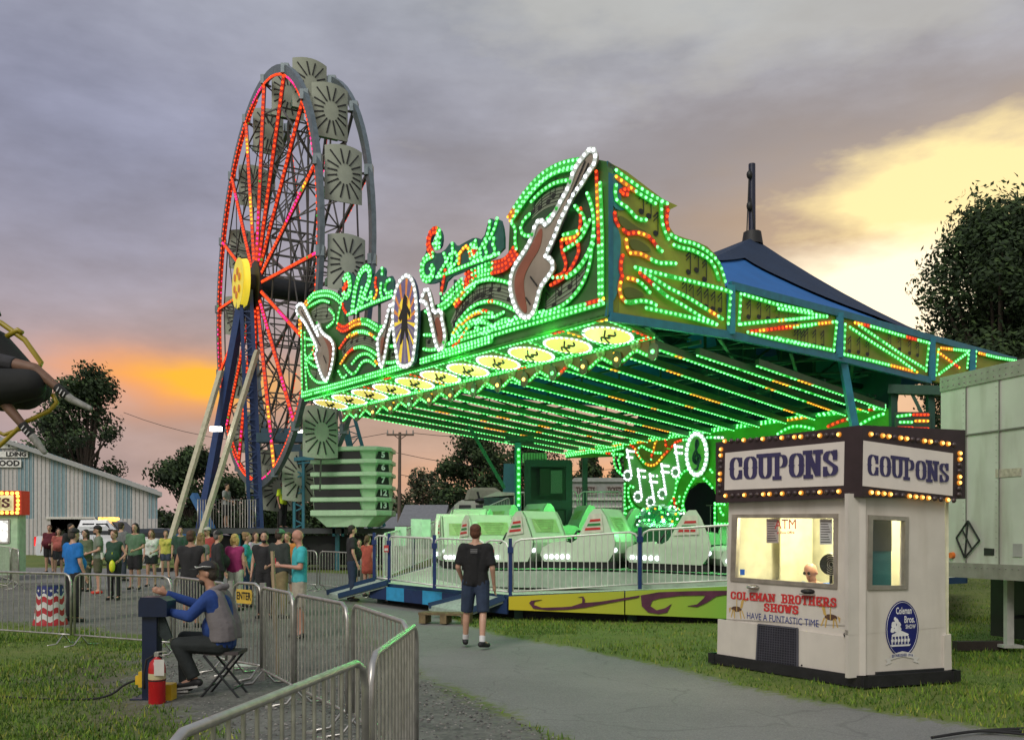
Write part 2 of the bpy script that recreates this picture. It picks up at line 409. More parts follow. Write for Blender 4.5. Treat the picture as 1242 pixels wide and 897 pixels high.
# ================================================================ ground
def inpoly(P, x, y):
    ins = np.zeros(x.shape, bool); d2 = np.full(x.shape, 1e9)
    n = len(P)
    for i in range(n):
        ax, ay = P[i]; bx, by = P[(i+1) % n]
        if ay != by:
            c = ((ay > y) != (by > y)) & (x < (bx-ax)*(y-ay)/(by-ay)+ax); ins ^= c
        dx, dy = bx-ax, by-ay; t = np.clip(((x-ax)*dx+(y-ay)*dy)/(dx*dx+dy*dy+1e-9), 0, 1)
        d2 = np.minimum(d2, (x-ax-t*dx)**2+(y-ay-t*dy)**2)
    return np.where(ins, 1, -1)*np.sqrt(d2)
ROAD = [gp(*p) for p in [(455,722),(500,733),(545,750),(600,769),(700,786),(800,806),(870,824),(960,843),(1060,862),(1242,891),(1500,930)]]+[(9,4.5),(3,3),(1.2,6.0)]+[gp(*p) for p in [(690,894),(620,862),(560,835),(505,810),(450,775),(425,742)]]
GRAVEL = [gp(*p) for p in [(500,800),(560,835),(620,862),(690,894)]]+[(1.2,6),(3,3),(-1,2.5),(-2.6,5)]+[gp(*p) for p in [(262,893),(215,862),(160,850),(165,800),(215,770),(100,762),(-40,752),(-60,728),(100,705),(240,700),(400,715),(470,745)]]
FARROAD = [(-60,26),(-14,27.5),(-11.2,25),(-6,22),(-3.6,22.5),(-3.5,30),(-8,33),(-14,36),(-60,46)]
DIRT = [gp(*p) for p in [(60,815),(110,800),(170,800),(215,860),(262,893),(330,960),(180,960),(150,880),(70,850)]]
def masks(x, y):
    nn = np.array([mnoise.fractal(V((float(a)*.8, float(b)*.8, 3.1)), 1.0, 2.0, 4) for a, b in zip(x.ravel(), y.ravel())]).reshape(x.shape)
    def m(P, w, k): return np.clip((inpoly(P, x, y)+nn*k)/w+.5, 0, 1)
    road = m(ROAD, .22, .16); grav = m(GRAVEL, .8, .5); far = m(FARROAD, .8, .4); dirt = m(DIRT, 1.6, .8)
    return np.maximum(road, far), np.clip(grav*(1-road), 0, 1), dirt
def axis(a, b, st, lo, hi):
    core = list(np.arange(a, b+1e-6, st)); out = []; d = st; p = a
    while p > lo: d *= 1.35; p -= d; out.append(max(lo, p))
    left = out[::-1]; out = []; d = st; p = b
    while p < hi: d *= 1.35; p += d; out.append(min(hi, p))
    return left+core+out
def make_ground():
    xs = axis(-16, 14, .2, -900, 900); ys = axis(3, 34, .2, -200, 1500)
    X, Y = np.meshgrid(np.array(xs), np.array(ys)); nx, ny = len(xs), len(ys)
    Z = np.array([[gz(a, b) for a in xs] for b in ys])
    rd, gr, di = masks(X, Y)
    near = (Y < 60)
    for j in range(ny):
        for i in range(nx):
            if near[j, i]: Z[j, i] += .035*mnoise.noise(V((X[j,i]*.5, Y[j,i]*.5, 0)))*(1-rd[j,i])*(1 if Y[j,i] < 34 else 0)
    Z -= .02*rd
    me = bpy.data.meshes.new('ground'); vs = [(X[j,i], Y[j,i], Z[j,i]) for j in range(ny) for i in range(nx)]
    me.from_pydata(vs, [], [(j*nx+i, j*nx+i+1, (j+1)*nx+i+1, (j+1)*nx+i) for j in range(ny-1) for i in range(nx-1)])
    ca = me.color_attributes.new('mask', 'FLOAT_COLOR', 'POINT')
    buf = np.stack([rd.ravel(), gr.ravel(), di.ravel(), np.ones(rd.size)], 1).astype('f').ravel(); ca.data.foreach_set('color', buf)
    me.polygons.foreach_set('use_smooth', [True]*len(me.polygons))
    m = bpy.data.materials.new('ground_surface'); m.use_nodes = True; nt = m.node_tree; N = nt.nodes; L = nt.links; b = N['Principled BSDF']
    tc = N.new('ShaderNodeTexCoord'); at_ = N.new('ShaderNodeVertexColor'); at_.layer_name = 'mask'; sp = N.new('ShaderNodeSeparateColor'); L.new(at_.outputs['Color'], sp.inputs[0])
    def nz(sc, det=6, rough=.6):
        n = N.new('ShaderNodeTexNoise'); n.inputs['Scale'].default_value = sc; n.inputs['Detail'].default_value = det; n.inputs['Roughness'].default_value = rough
        L.new(tc.outputs['Object'], n.inputs['Vector']); return n.outputs['Fac']
    def ramp(f, stops):
        r = N.new('ShaderNodeValToRGB'); L.new(f, r.inputs['Fac']); e = r.color_ramp.elements
        e[0].position, e[0].color = stops[0][0], (*stops[0][1], 1); e[1].position, e[1].color = stops[-1][0], (*stops[-1][1], 1)
        for p, c in stops[1:-1]: q = e.new(p); q.color = (*c, 1)
        return r.outputs['Color']
    def mix(f, a, c, mode='MIX'):
        x = N.new('ShaderNodeMixRGB'); x.blend_type = mode
        for s_, v in ((x.inputs['Fac'], f), (x.inputs['Color1'], a), (x.inputs['Color2'], c)):
            if isinstance(v, tuple): s_.default_value = (*v, 1)
            elif isinstance(v, (int, float)): s_.default_value = v
            else: L.new(v, s_)
        return x.outputs['Color']
    grass = mix(.5, ramp(nz(1.1), [(.3,(.085,.14,.012)),(.5,(.14,.20,.02)),(.7,(.22,.22,.04))]), ramp(nz(38,8,.8), [(.32,(.025,.04,.01)),(.5,(.085,.12,.03)),(.7,(.17,.20,.06))]))
    grass = mix(sp.outputs['Blue'], grass, ramp(nz(20, 8, .75), [(.35,(.06,.05,.03)),(.55,(.13,.115,.07)),(.7,(.2,.18,.12))]))
    asp = mix(.55, ramp(nz(.55, 7), [(.3,(.11,.11,.105)),(.5,(.17,.17,.16)),(.7,(.23,.23,.215))]), ramp(nz(70, 4, .7), [(.3,(.10,.10,.10)),(.7,(.31,.31,.295))]))
    # cracks and tyre stains
    mp = N.new('ShaderNodeMapping'); L.new(tc.outputs['Object'], mp.inputs['Vector']); mp.inputs['Scale'].default_value = (1, 1, 1)
    nd = N.new('ShaderNodeTexNoise'); nd.inputs['Scale'].default_value = 1.3; L.new(tc.outputs['Object'], nd.inputs['Vector'])
    va = N.new('ShaderNodeVectorMath'); va.operation = 'MULTIPLY_ADD'; L.new(nd.outputs['Color'], va.inputs[0]); va.inputs[1].default_value = (1.1, 1.1, 0); L.new(mp.outputs['Vector'], va.inputs[2])
    vo = N.new('ShaderNodeTexVoronoi'); vo.feature = 'DISTANCE_TO_EDGE'; vo.inputs['Scale'].default_value = .55; L.new(va.outputs[0], vo.inputs['Vector'])
    cm = N.new('ShaderNodeMapRange'); L.new(vo.outputs['Distance'], cm.inputs['Value']); cm.inputs['From Max'].default_value = .012; cm.inputs['To Min'].default_value = .28; cm.inputs['To Max'].default_value = 0
    asp = mix(cm.outputs['Result'], asp, (.05,.05,.048))
    v2 = N.new('ShaderNodeTexVoronoi'); v2.inputs['Scale'].default_value = 26; L.new(tc.outputs['Object'], v2.inputs['Vector'])
    grv = mix(.6, ramp(v2.outputs['Color'], [(.1,(.06,.06,.055)),(.9,(.24,.235,.215))]), ramp(nz(1.6, 7), [(.35,(.075,.077,.07)),(.65,(.17,.17,.15))]))
    f2 = N.new('ShaderNodeMath'); f2.operation = 'ADD'; f2.use_clamp = True
    mm = N.new('ShaderNodeMapRange'); L.new(nz(9, 7, .75), mm.inputs['Value']); mm.inputs['From Min'].default_value = .4; mm.inputs['From Max'].default_value = .6; mm.inputs['To Min'].default_value = -.45; mm.inputs['To Max'].default_value = .45
    def edge(ch):
        a = N.new('ShaderNodeMath'); a.operation = 'MULTIPLY_ADD'; L.new(sp.outputs[ch], a.inputs[0]); a.inputs[1].default_value = 1.9; a.inputs[2].default_value = -.45
        c = N.new('ShaderNodeMath'); c.operation = 'ADD'; c.use_clamp = True; L.new(a.outputs[0], c.inputs[0]); L.new(mm.outputs['Result'], c.inputs[1]); return c.outputs[0]
    c = mix(edge('Green'), grass, grv); c = mix(edge('Red'), c, asp)
    L.new(c, b.inputs['Base Color']); b.inputs['Roughness'].default_value = .72
    rr = N.new('ShaderNodeMapRange'); L.new(sp.outputs['Red'], rr.inputs['Value']); rr.inputs['To Min'].default_value = .95; rr.inputs['To Max'].default_value = .85; L.new(rr.outputs['Result'], b.inputs['Roughness'])
    bp = N.new('ShaderNodeBump'); bp.inputs['Strength'].default_value = .5; bp.inputs['Distance'].default_value = .02
    L.new(nz(55, 6, .75), bp.inputs['Height']); L.new(bp.outputs['Normal'], b.inputs['Normal'])
    me.materials.append(m); o = bpy.data.objects.new('ground', me); COL.objects.link(o); tag(o, 'mown fairground grass with asphalt lane and worn gravel', kind='structure')
make_ground()
def make_grass():
    rnd = random.Random(5); vs = []; fs = []; mi = []
    pts = []
    def zone(n, px0, px1, py0, py1):
        y0, y1 = HC*F/(py1-HY), HC*F/(py0-HY)
        for _ in range(n):
            y = y0+(y1-y0)*rnd.random()**1.25; x = (px0-PX0+(px1-px0)*rnd.random())/F*y; pts.append((x, y))
    zone(15000, -60, 330, 775, 930); zone(5000, -60, 130, 705, 775)
    zone(15000, 600, 1300, 742, 900); zone(4500, 1110, 1300, 700, 830); zone(4500, 440, 700, 722, 770); zone(2500, 370, 470, 715, 740)
    X = np.array([p[0] for p in pts]); Y = np.array([p[1] for p in pts]); rd, gr, di = masks(X, Y)
    for (x, y), r_, g_, d_ in zip(pts, rd, gr, di):
        if r_ > .25 or rnd.random() < g_*1.0+d_*.6 or g_ > .75: continue
        z = gz(x, y); h = rnd.uniform(.025, .06)*(1.5 if rnd.random() < .1 else 1); w = rnd.uniform(.006, .012); a = rnd.random()*6.283
        k = mnoise.noise(V((x*.9, y*.9, 7)))
        h *= 1+.5*k
        for q in range(2):
            a += 2.1; o = len(vs); dx, dy = math.cos(a)*w, math.sin(a)*w; lx, ly = rnd.gauss(0, .02), rnd.gauss(0, .02); ox, oy = rnd.gauss(0, .02), rnd.gauss(0, .02)
            vs += [(x+ox-dx, y+oy-dy, z-.01), (x+ox+dx, y+oy+dy, z-.01), (x+ox+lx, y+oy+ly, z+h)]; fs.append((o, o+1, o+2)); mi.append(min(2, max(0, int(rnd.gauss(1+k, .7)))))
    me = bpy.data.meshes.new('grass'); me.from_pydata(vs, [], fs)
    for nm, c in (('grass_dark', (.06,.13,.012)), ('grass_mid', (.15,.25,.02)), ('grass_dry', (.29,.31,.05))): me.materials.append(mat(nm, c, .8, var=.35, scale=3))
    me.polygons.foreach_set('material_index', mi); o = bpy.data.objects.new('grass', me); COL.objects.link(o); tag(o, 'short green grass blades on both sides of the lane', 'grass', kind='stuff')
make_grass()
def make_stones():
    rnd = random.Random(9); mb = MB(); pts = []
    for _ in range(5200):
        y = 6.8+7*rnd.random()**1.4; x = rnd.uniform(-4.6, .9); pts.append((x, y))
    X = np.array([p[0] for p in pts]); Y = np.array([p[1] for p in pts]); rd, gr, di = masks(X, Y)
    for (x, y), r_, g_ in zip(pts, rd, gr):
        if g_ < .4 or r_ > .35: continue
        r = rnd.uniform(.006, .02); c = V((x, y, gz(x, y)+r*.3)); vs = [c+V((rnd.uniform(.6,1.3)*r*a, rnd.uniform(.6,1.3)*r*b, rnd.uniform(.4,.9)*r*d)) for a, b, d in ((1,0,0),(-1,0,0),(0,1,0),(0,-1,0),(0,0,1),(0,0,-1))]
        mb.add(vs, [(0,2,4),(2,1,4),(1,3,4),(3,0,4),(2,0,5),(1,2,5),(3,1,5),(0,3,5)], rnd.randint(0, 2))
    o = mb.build('gravel', [mat('stone_a', (.09,.09,.085), .9), mat('stone_b', (.16,.155,.14), .9), mat('stone_c', (.26,.25,.23), .9)]); tag(o, 'loose grey gravel between the steel barricades and the lane', 'gravel', kind='stuff')
make_stones()
# ================================================================ trees
BARK = mat('bark', (.05,.038,.028), .95, bump=.6, bscale=12)
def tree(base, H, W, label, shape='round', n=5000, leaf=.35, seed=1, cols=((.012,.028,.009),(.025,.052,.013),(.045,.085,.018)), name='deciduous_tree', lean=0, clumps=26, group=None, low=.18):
    rnd = random.Random(seed); t = thing(name, base, label, 'tree', group); bx, by, bz = base
    tr = MB(); top = V((bx+lean*H, by, bz+H*.62)); r0 = .035*H
    tr.tube((bx, by, bz-.3), (bx+lean*H*.3, by, bz+H*.28), r0, r0*.75, 9); tr.tube((bx+lean*H*.3, by, bz+H*.28), top, r0*.75, r0*.25, 8)
    cl = []
    for i in range(clumps):
        if shape == 'conifer':
            f = (i+.5)/clumps; z = H*(low+(1-low)*f); rr = W/2*(1-f)*rnd.uniform(.55, 1.0)+.1; a = rnd.random()*6.283; s = W*.17*(1.15-f)+.25
            c = V((bx+rr*.65*math.cos(a), by+rr*.65*math.sin(a), bz+z)); cl.append((c, s*1.15, s*.8))
        else:
            a = rnd.random()*6.283; q = rnd.uniform(-1, 1); rr = (rnd.random()**.4); zz = (q*.5+.5)
            prof = math.sin(math.pi*min(.97, max(.12, zz**.85)))**.6
            c = V((bx+lean*H+W/2*.80*rr*prof*math.cos(a), by+W/2*.80*rr*prof*math.sin(a), bz+H*(low+.06)+(H*(.92-low))*zz)); s = W*rnd.uniform(.10, .19); cl.append((c, s, s*.75))
    for c, s, _ in cl[::2]:
        f = rnd.uniform(.25, .6); st = V((bx+lean*H*f, by, bz+H*f*.8)); tr.tube(st, c, r0*.3, r0*.08, 5, cap=False)
    tr.build('trunk', BARK, t)
    vs = []; fs = []; mi = []
    for k in range(n):
        c, s, sz = cl[rnd.randrange(len(cl))]; d = V((rnd.gauss(0,1), rnd.gauss(0,1), rnd.gauss(0,1))).normalized(); rad = rnd.random()**.35*(1+.35*rnd.random()*rnd.random())
        p = c+V((d.x*s*rad, d.y*s*rad, d.z*sz*rad)); L = leaf*rnd.uniform(.5, 1.2)
        nrm = (d+V((rnd.gauss(0,.5), rnd.gauss(0,.5), rnd.gauss(0,.5)))).normalized(); a = nrm.cross(V((rnd.random(), rnd.random(), rnd.random()))).normalized(); b = nrm.cross(a)
        o = len(vs); vs += [p-a*L*.5, p+b*L*.28, p+a*L*.5+nrm*L*.1, p-b*L*.28]; fs.append((o, o+1, o+2, o+3))
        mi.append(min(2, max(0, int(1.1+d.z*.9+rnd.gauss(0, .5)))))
    me = bpy.data.meshes.new('crown'); me.from_pydata([tuple(v-V(base)) for v in vs], [], fs)
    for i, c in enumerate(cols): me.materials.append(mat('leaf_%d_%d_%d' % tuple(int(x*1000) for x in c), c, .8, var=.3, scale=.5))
    me.polygons.foreach_set('material_index', mi); o = bpy.data.objects.new('crown', me); COL.objects.link(o); o.parent = t
    return t
def tpx(px, ytop, Y, W, label, **k):
    x = (px-PX0)/F*Y; H = HC+(HY-ytop)/F*Y; return tree((x, Y, 0), H, W, label, **k)
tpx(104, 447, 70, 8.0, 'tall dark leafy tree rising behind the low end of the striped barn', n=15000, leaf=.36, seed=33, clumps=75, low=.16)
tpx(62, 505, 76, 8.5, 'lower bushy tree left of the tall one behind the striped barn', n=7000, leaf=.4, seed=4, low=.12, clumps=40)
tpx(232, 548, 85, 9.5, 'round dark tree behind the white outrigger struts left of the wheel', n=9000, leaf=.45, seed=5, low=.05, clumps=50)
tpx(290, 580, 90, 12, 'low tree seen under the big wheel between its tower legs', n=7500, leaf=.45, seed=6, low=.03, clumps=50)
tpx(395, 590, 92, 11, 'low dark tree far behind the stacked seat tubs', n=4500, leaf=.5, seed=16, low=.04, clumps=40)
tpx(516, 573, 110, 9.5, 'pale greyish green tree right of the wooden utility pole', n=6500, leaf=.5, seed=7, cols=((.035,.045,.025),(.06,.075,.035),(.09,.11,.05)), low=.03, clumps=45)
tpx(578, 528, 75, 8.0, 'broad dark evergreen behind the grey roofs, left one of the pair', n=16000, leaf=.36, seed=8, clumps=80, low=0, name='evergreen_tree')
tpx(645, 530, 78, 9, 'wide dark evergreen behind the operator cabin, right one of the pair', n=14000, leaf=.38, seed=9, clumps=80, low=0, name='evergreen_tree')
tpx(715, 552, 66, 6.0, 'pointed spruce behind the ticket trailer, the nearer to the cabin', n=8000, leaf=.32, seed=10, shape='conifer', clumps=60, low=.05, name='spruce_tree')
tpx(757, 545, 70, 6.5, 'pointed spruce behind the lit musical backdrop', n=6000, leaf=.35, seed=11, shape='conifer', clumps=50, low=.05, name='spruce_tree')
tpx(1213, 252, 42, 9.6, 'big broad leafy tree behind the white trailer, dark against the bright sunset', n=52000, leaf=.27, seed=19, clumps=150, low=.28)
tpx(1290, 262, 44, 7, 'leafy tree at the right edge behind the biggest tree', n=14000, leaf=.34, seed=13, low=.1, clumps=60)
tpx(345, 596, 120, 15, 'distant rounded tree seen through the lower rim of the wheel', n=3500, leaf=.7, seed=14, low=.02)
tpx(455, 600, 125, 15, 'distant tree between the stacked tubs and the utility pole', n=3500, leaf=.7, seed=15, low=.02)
def far_wood():
    rnd = random.Random(21); vs = []; fs = []
    for k in range(16000):
        x = rnd.uniform(-260, 320); y = 165+rnd.random()*14; prof = 6.5+3.2*mnoise.noise(V((x*.03, 1, 0)))+1.6*mnoise.noise(V((x*.16, 5, 0)))
        z = rnd.random()**.6*prof; L = rnd.uniform(.8, 1.8); a = V((rnd.gauss(0,1), rnd.gauss(0,.5), rnd.gauss(0,1))).normalized(); b = a.cross(V((rnd.gauss(0,.4),-1,rnd.gauss(0,.4)))).normalized()
        o = len(vs); p = V((x, y, z)); vs += [tuple(p-a*L*.5), tuple(p+b*L*.4), tuple(p+a*L*.5), tuple(p-b*L*.4)]; fs.append((o, o+1, o+2, o+3))
    me = bpy.data.meshes.new('far_woods'); me.from_pydata(vs, [], fs); me.materials.append(mat('far_leaf', (.022,.032,.018), .9, var=.3, scale=.1))
    o = bpy.data.objects.new('far_woods', me); COL.objects.link(o); tag(o, 'dark line of woods along the horizon', 'woods', kind='stuff')
far_wood()
# ================================================================ barn, houses, pole
WHITE = mat('painted_white', (.62,.61,.57), .5, var=.06, dirt=.35)
METAL = mat('galvanised_steel', (.50,.49,.46), .38, metal=.85, var=.15, scale=20)
DARKM = mat('dark_steel', (.03,.032,.035), .5, metal=.4)
BLACK = mat('black_paint', (.012,.012,.013), .6)
RUBBER = mat('black_rubber', (.015,.015,.016), .85)
def barn():
    Y0 = 60.0; pl = lambda px, py: at(px, py, Y0)
    xr = pl(191, 0).x; x0 = xr-32; eave = pl(0, 594).z; slope = (pl(0,546).z-pl(0,594).z)/(pl(191,0).x-pl(50,0).x)
    xm = (x0+xr)/2; peak = eave+slope*(xr-xm); t = thing('barn', (xm, Y0, 0), 'white and blue striped metal exhibition barn at the far left', 'barn')
    w = MB(); sw = 1.08; x = xr; k = 0
    while x > x0+.01:
        nx = max(x0, x-(sw*.55 if k == 0 else sw)); z1 = eave+slope*min(xr-x, x-x0) ; z2 = eave+slope*min(xr-nx, nx-x0); lo = 2.75
        c = 0 if k % 2 else 1
        w.poly([(nx, Y0, lo), (x, Y0, lo), (x, Y0, z1), (nx, Y0, z2)], c)
        dx0, dx1 = pl(62,0).x, pl(111,0).x
        if not (nx > dx0-.6 and x < dx1+.6): w.poly([(nx, Y0, 0), (x, Y0, 0), (x, Y0, lo), (nx, Y0, lo)], 0)
        x = nx; k += 1
    ribs = MB(); q = x0
    while q < xr:
        zt = eave+slope*min(xr-q, q-x0); b = 0
        lo = 2.75 if dx0-.6 < q < dx1+.6 else 0
        ribs.box((q, Y0-.02, (lo+zt)/2), (.05, .04, zt-lo)); q += .27
    w.poly([(x0, Y0, 0), (x0-18, Y0+36, 0), (x0-18, Y0+36, eave), (x0, Y0, eave)], 0); w.poly([(xr, Y0, 0), (xr-18, Y0+36, 0), (xr-18, Y0+36, eave), (xr, Y0, eave)], 0)
    ws = w.build('wall', [mat('barn_white', (.50,.48,.47), .6, var=.08, dirt=.2), mat('barn_blue', (.20,.30,.34), .6, var=.1, dirt=.2)], t)
    ribs.build('rib', mat('barn_rib', (.40,.42,.42), .6), t)
    rf = MB()
    for s in (0, 1):
        xe = xr+.5 if s else x0-.5; ze = eave-slope*.5
        rf.prism([(xm, Y0-.5, peak), (xe, Y0-.5, ze), (xe, Y0-.5, ze-.28), (xm, Y0-.5, peak-.28)], (-18.5, 37, 0))
    rf.build('roof', mat('barn_roof', (.33,.34,.34), .5, var=.1), t)
    d = MB(); d.box(((dx0+dx1)/2, Y0+5, 1.35), (dx1-dx0+2, .1, 2.7)); d.build('dark_interior', mat('barn_inside', (.02,.018,.015), .9), t)
    d2 = MB(); d2.beam((dx0-.3, Y0-.06, 2.8), (dx1+.3, Y0-.06, 2.8), .15); d2.beam((dx1+.3, Y0-.06, 0), (dx1+.3, Y0-.06, 2.75), .12); d2.build('door_frame', WHITE, t)
    # letter boards
    for i, (txt, py, xs, xe, h) in enumerate((('TS', 539, -26, 22, 9), ('LDING', 551, -26, 35, 7), ('FOOD', 562, -26, 27, 9))):
        b = MB(); a, c = pl(xs, 0).x, pl(xe, 0).x; z = pl(0, py).z; hh = h*Y0/F
        b.box(((a+c)/2, Y0-.12, z), (c-a, .06, hh)); bo = b.build('sign_board', mat('sign_white', (.75,.75,.72), .5), t)
        tm = MB(); xt = pl(xe-1.5, 0).x
        text_mesh(tm, txt, hh*1.02, lambda u, v: V((xt+u, Y0-.165, z+v)), align='RIGHT', bold=.02, sx=1.15); tm.build('lettering', BLACK, bo)
barn()
def house(px0, px1, ye, yr, Y, label, wall=(.3,.3,.29), roof=(.16,.165,.175), gable=False, depth=9):
    x0, x1 = (px0-PX0)/F*Y, (px1-PX0)/F*Y; ze = HC+(HY-ye)/F*Y; zr = HC+(HY-yr)/F*Y
    t = thing('house', ((x0+x1)/2, Y, 0), label, 'house'); w = MB(); r = MB()
    w.box(((x0+x1)/2, Y+depth/2, ze/2), (x1-x0, depth, ze))
    if gable:
        xm = (x0+x1)/2; w.prism([(x0, Y, ze+.002), (x1, Y, ze+.002), (xm, Y, zr)], (0, depth, 0))
        for xe in (x0-.35, x1+.35): r.prism([(xm, Y-.4, zr+.12), (xe, Y-.4, ze-.15), (xe, Y-.4, ze-.33), (xm, Y-.4, zr-.1)], (0, depth+.8, 0))
    else:
        for s in (0, 1):
            ye_ = Y-.4 if s == 0 else Y+depth+.4; r.prism([(x0-.3, Y+depth/2, zr+.1), (x0-.3, ye_, ze-.05), (x0-.3, ye_, ze-.2), (x0-.3, Y+depth/2, zr-.1)], (x1-x0+.6, 0, 0))
    w.build('wall', mat('hw%d' % int(px0), wall, .7, dirt=.2), t); r.build('roof', mat('hr%d' % int(px0), roof, .6, var=.2), t)
    wi = MB()
    for k in range(2): wi.box((x0+(x1-x0)*(.3+.4*k), Y-.03, ze*.55), (.9, .05, 1.1))
    wi.build('window', mat('dark_glass', (.03,.035,.04), .1), t)
house(487, 533, 636, 611, 62, 'long low house with grey metal roof beside the utility pole')
house(541, 572, 628, 610, 58, 'small pale gabled house in front of the broad evergreen', gable=True, wall=(.36,.36,.35))
house(446, 486, 640, 622, 80, 'distant low grey roofed house left of the utility pole')
def pole():
    Y = 70; b = gxy(484, Y); t = thing('utility_pole', b, 'wooden utility pole with a single crossarm between the tubs and the trees', 'utility pole'); top = at(485, 524, Y)
    m = MB(); m.tube(b, top, .16, .11, 9); m.build('pole', mat('pole_wood', (.12,.09,.07), .9), t)
    a = MB(); l, r = at(469, 527, Y), at(502, 527, Y); a.beam(l, r, .14); a.beam(at(478, 527.5, Y), at(485, 533, Y), .06); a.beam(at(493, 527.5, Y), at(485, 533, Y), .06); a.build('crossarm', MATS['pole_wood'], t)
    i = MB()
    for px in (470, 477, 493, 501): p = at(px, 526, Y); i.tube(p, p+V((0,0,.3)), .07, .04, 6)
    i.build('insulator', mat('ceramic', (.25,.24,.22), .3), t)
    for k, (px, py, ex, ey, sag) in enumerate(((501, 525, 830, 505, 1.0), (478, 548, 830, 556, 1.3), (470, 525, 150, 500, 1.6), (484, 575, 830, 583, 1.2))):
        w = MB(); p0 = at(px, py, Y); p1 = at(ex, ey, Y+8); pts = [p0.lerp(p1, q/12)-V((0,0,sag*4*(q/12)*(1-q/12))) for q in range(13)]
        w.path(pts, .022, 4); tag(w.build('wire', BLACK), ['black overhead wire from the right end of the crossarm', 'black overhead wire leaving the pole a little below the crossarm to the right', 'black overhead wire from the left end of the crossarm behind the wheel', 'lowest black overhead wire leaving the pole to the right'][k], 'wire', 'overhead wires')
pole()
# ================================================================ vehicles
GLASS = mat('vehicle_glass', (.02,.025,.03), .08)
AMBER = led('amber_lamp', (1, .45, .05), 6.0)
def loft(mb, secs, mi=0):
    n = len(secs[0]); vs = [V(p) for s_ in secs for p in s_]; fs = []
    for i in range(len(secs)-1):
        for k in range(n): fs.append((i*n+k, i*n+(k+1) % n, (i+1)*n+(k+1) % n, (i+1)*n+k))
    fs += [tuple(range(n)), tuple(reversed(range((len(secs)-1)*n, len(secs)*n)))]
    mb.add(vs, fs, mi, False)
def wheels(t, pts, r=.38, w=.26):
    for p in pts:
        a = MB(); p = V(p); a.tube(p-V((0,w/2,0)), p+V((0,w/2,0)), r, r, 20, smooth=True); wo = a.build('wheel', RUBBER, t)
        h = MB(); h.tube(p-V((0,w/2+.01,0)), p-V((0,w/2-.05,0)), r*.6, r*.55, 14); h.build('rim', mat('rim_metal', (.4,.4,.4), .35, metal=.7), wo)
def pickup():
    Y = 40.0; c = gxy(112, Y); gzv = c.z; x0 = (56-PX0)/F*Y; x1 = (194-PX0)/F*Y; L = x1-x0; W = 1.95
    t = thing('pickup_truck', c, 'white pickup truck with amber lights parked before the barn door', 'truck'); X = lambda f: x0+f*L
    def sec(f, zb, zt, wb=W, wt=None):
        wt = wt or wb; return [(X(f), Y-wb/2, gzv+zb), (X(f), Y-wb/2, gzv+zb+(zt-zb)*.6), (X(f), Y-wt/2, gzv+zt), (X(f), Y+wt/2, gzv+zt), (X(f), Y+wb/2, gzv+zb+(zt-zb)*.6), (X(f), Y+wb/2, gzv+zb)]
    b = MB(); loft(b, [sec(0,.5,1.22,1.8,1.75), sec(.02,.45,1.28,W,1.85), sec(.40,.45,1.30,W,1.85), sec(.74,.45,1.28,W,1.8), sec(.97,.48,1.14,W,1.7), sec(1,.55,.95,1.75,1.6)])
    PW = mat('truck_white', (.62,.64,.68), .25, var=.03); b.build('body', PW, t)
    cb = MB(); loft(cb, [sec(.335,1.285,1.30,1.8,1.75), sec(.375,1.28,1.97,1.8,1.5), sec(.60,1.28,1.99,1.8,1.5), sec(.735,1.27,1.29,1.8,1.7)]); cab = cb.build('cab', PW, t)
    g = MB(); z = lambda q: gzv+q
    g.prism([(X(.395), Y-.86, z(1.35)), (X(.50), Y-.86, z(1.35)), (X(.50), Y-.80, z(1.83)), (X(.40), Y-.80, z(1.83))], (0, -.06, 0)); g.prism([(X(.515), Y-.86, z(1.35)), (X(.67), Y-.86, z(1.35)), (X(.61), Y-.80, z(1.83)), (X(.515), Y-.80, z(1.83))], (0, -.06, 0))
    g.prism([(X(.735), Y-.78, z(1.34)), (X(.735), Y+.78, z(1.34)), (X(.635), Y+.7, z(1.88)), (X(.635), Y-.7, z(1.88))], (.05, 0, .03)); g.build('window', GLASS, cab)
    dl = MB()
    for f in (.38, .508, .69): dl.box((X(f), Y-W/2-.004, z(.9)), (.015, .01, .75))
    dl.box((X(.56), Y-W/2-.01, z(1.12)), (.16, .03, .035)); dl.build('door', BLACK, t)
    wheels(t, [(X(.17), Y-.85, z(.38)), (X(.84), Y-.85, z(.38)), (X(.17), Y+.85, z(.38)), (X(.84), Y+.85, z(.38))])
    a = MB(); a.box((X(.56), Y-.1, z(2.04)), (.7, .5, .1)); a.build('beacon', AMBER, t)
    h = MB(); h.box((X(.992), Y-.72, z(.86)), (.12, .4, .2)); h.build('headlight', LY, t); h = MB(); h.box((X(.992), Y+.72, z(.86)), (.12, .4, .2)); h.build('headlight', LY, t)
    r = MB(); r.box((X(-.004), Y-.82, z(1.05)), (.08, .16, .4)); r.build('tail_light', led('tail_red', (1,.02,.02), 1.4), t)
    m = MB(); m.box((X(.665), Y-W/2-.14, z(1.45)), (.12, .2, .25)); m.build('mirror', BLACK, t)
pickup()
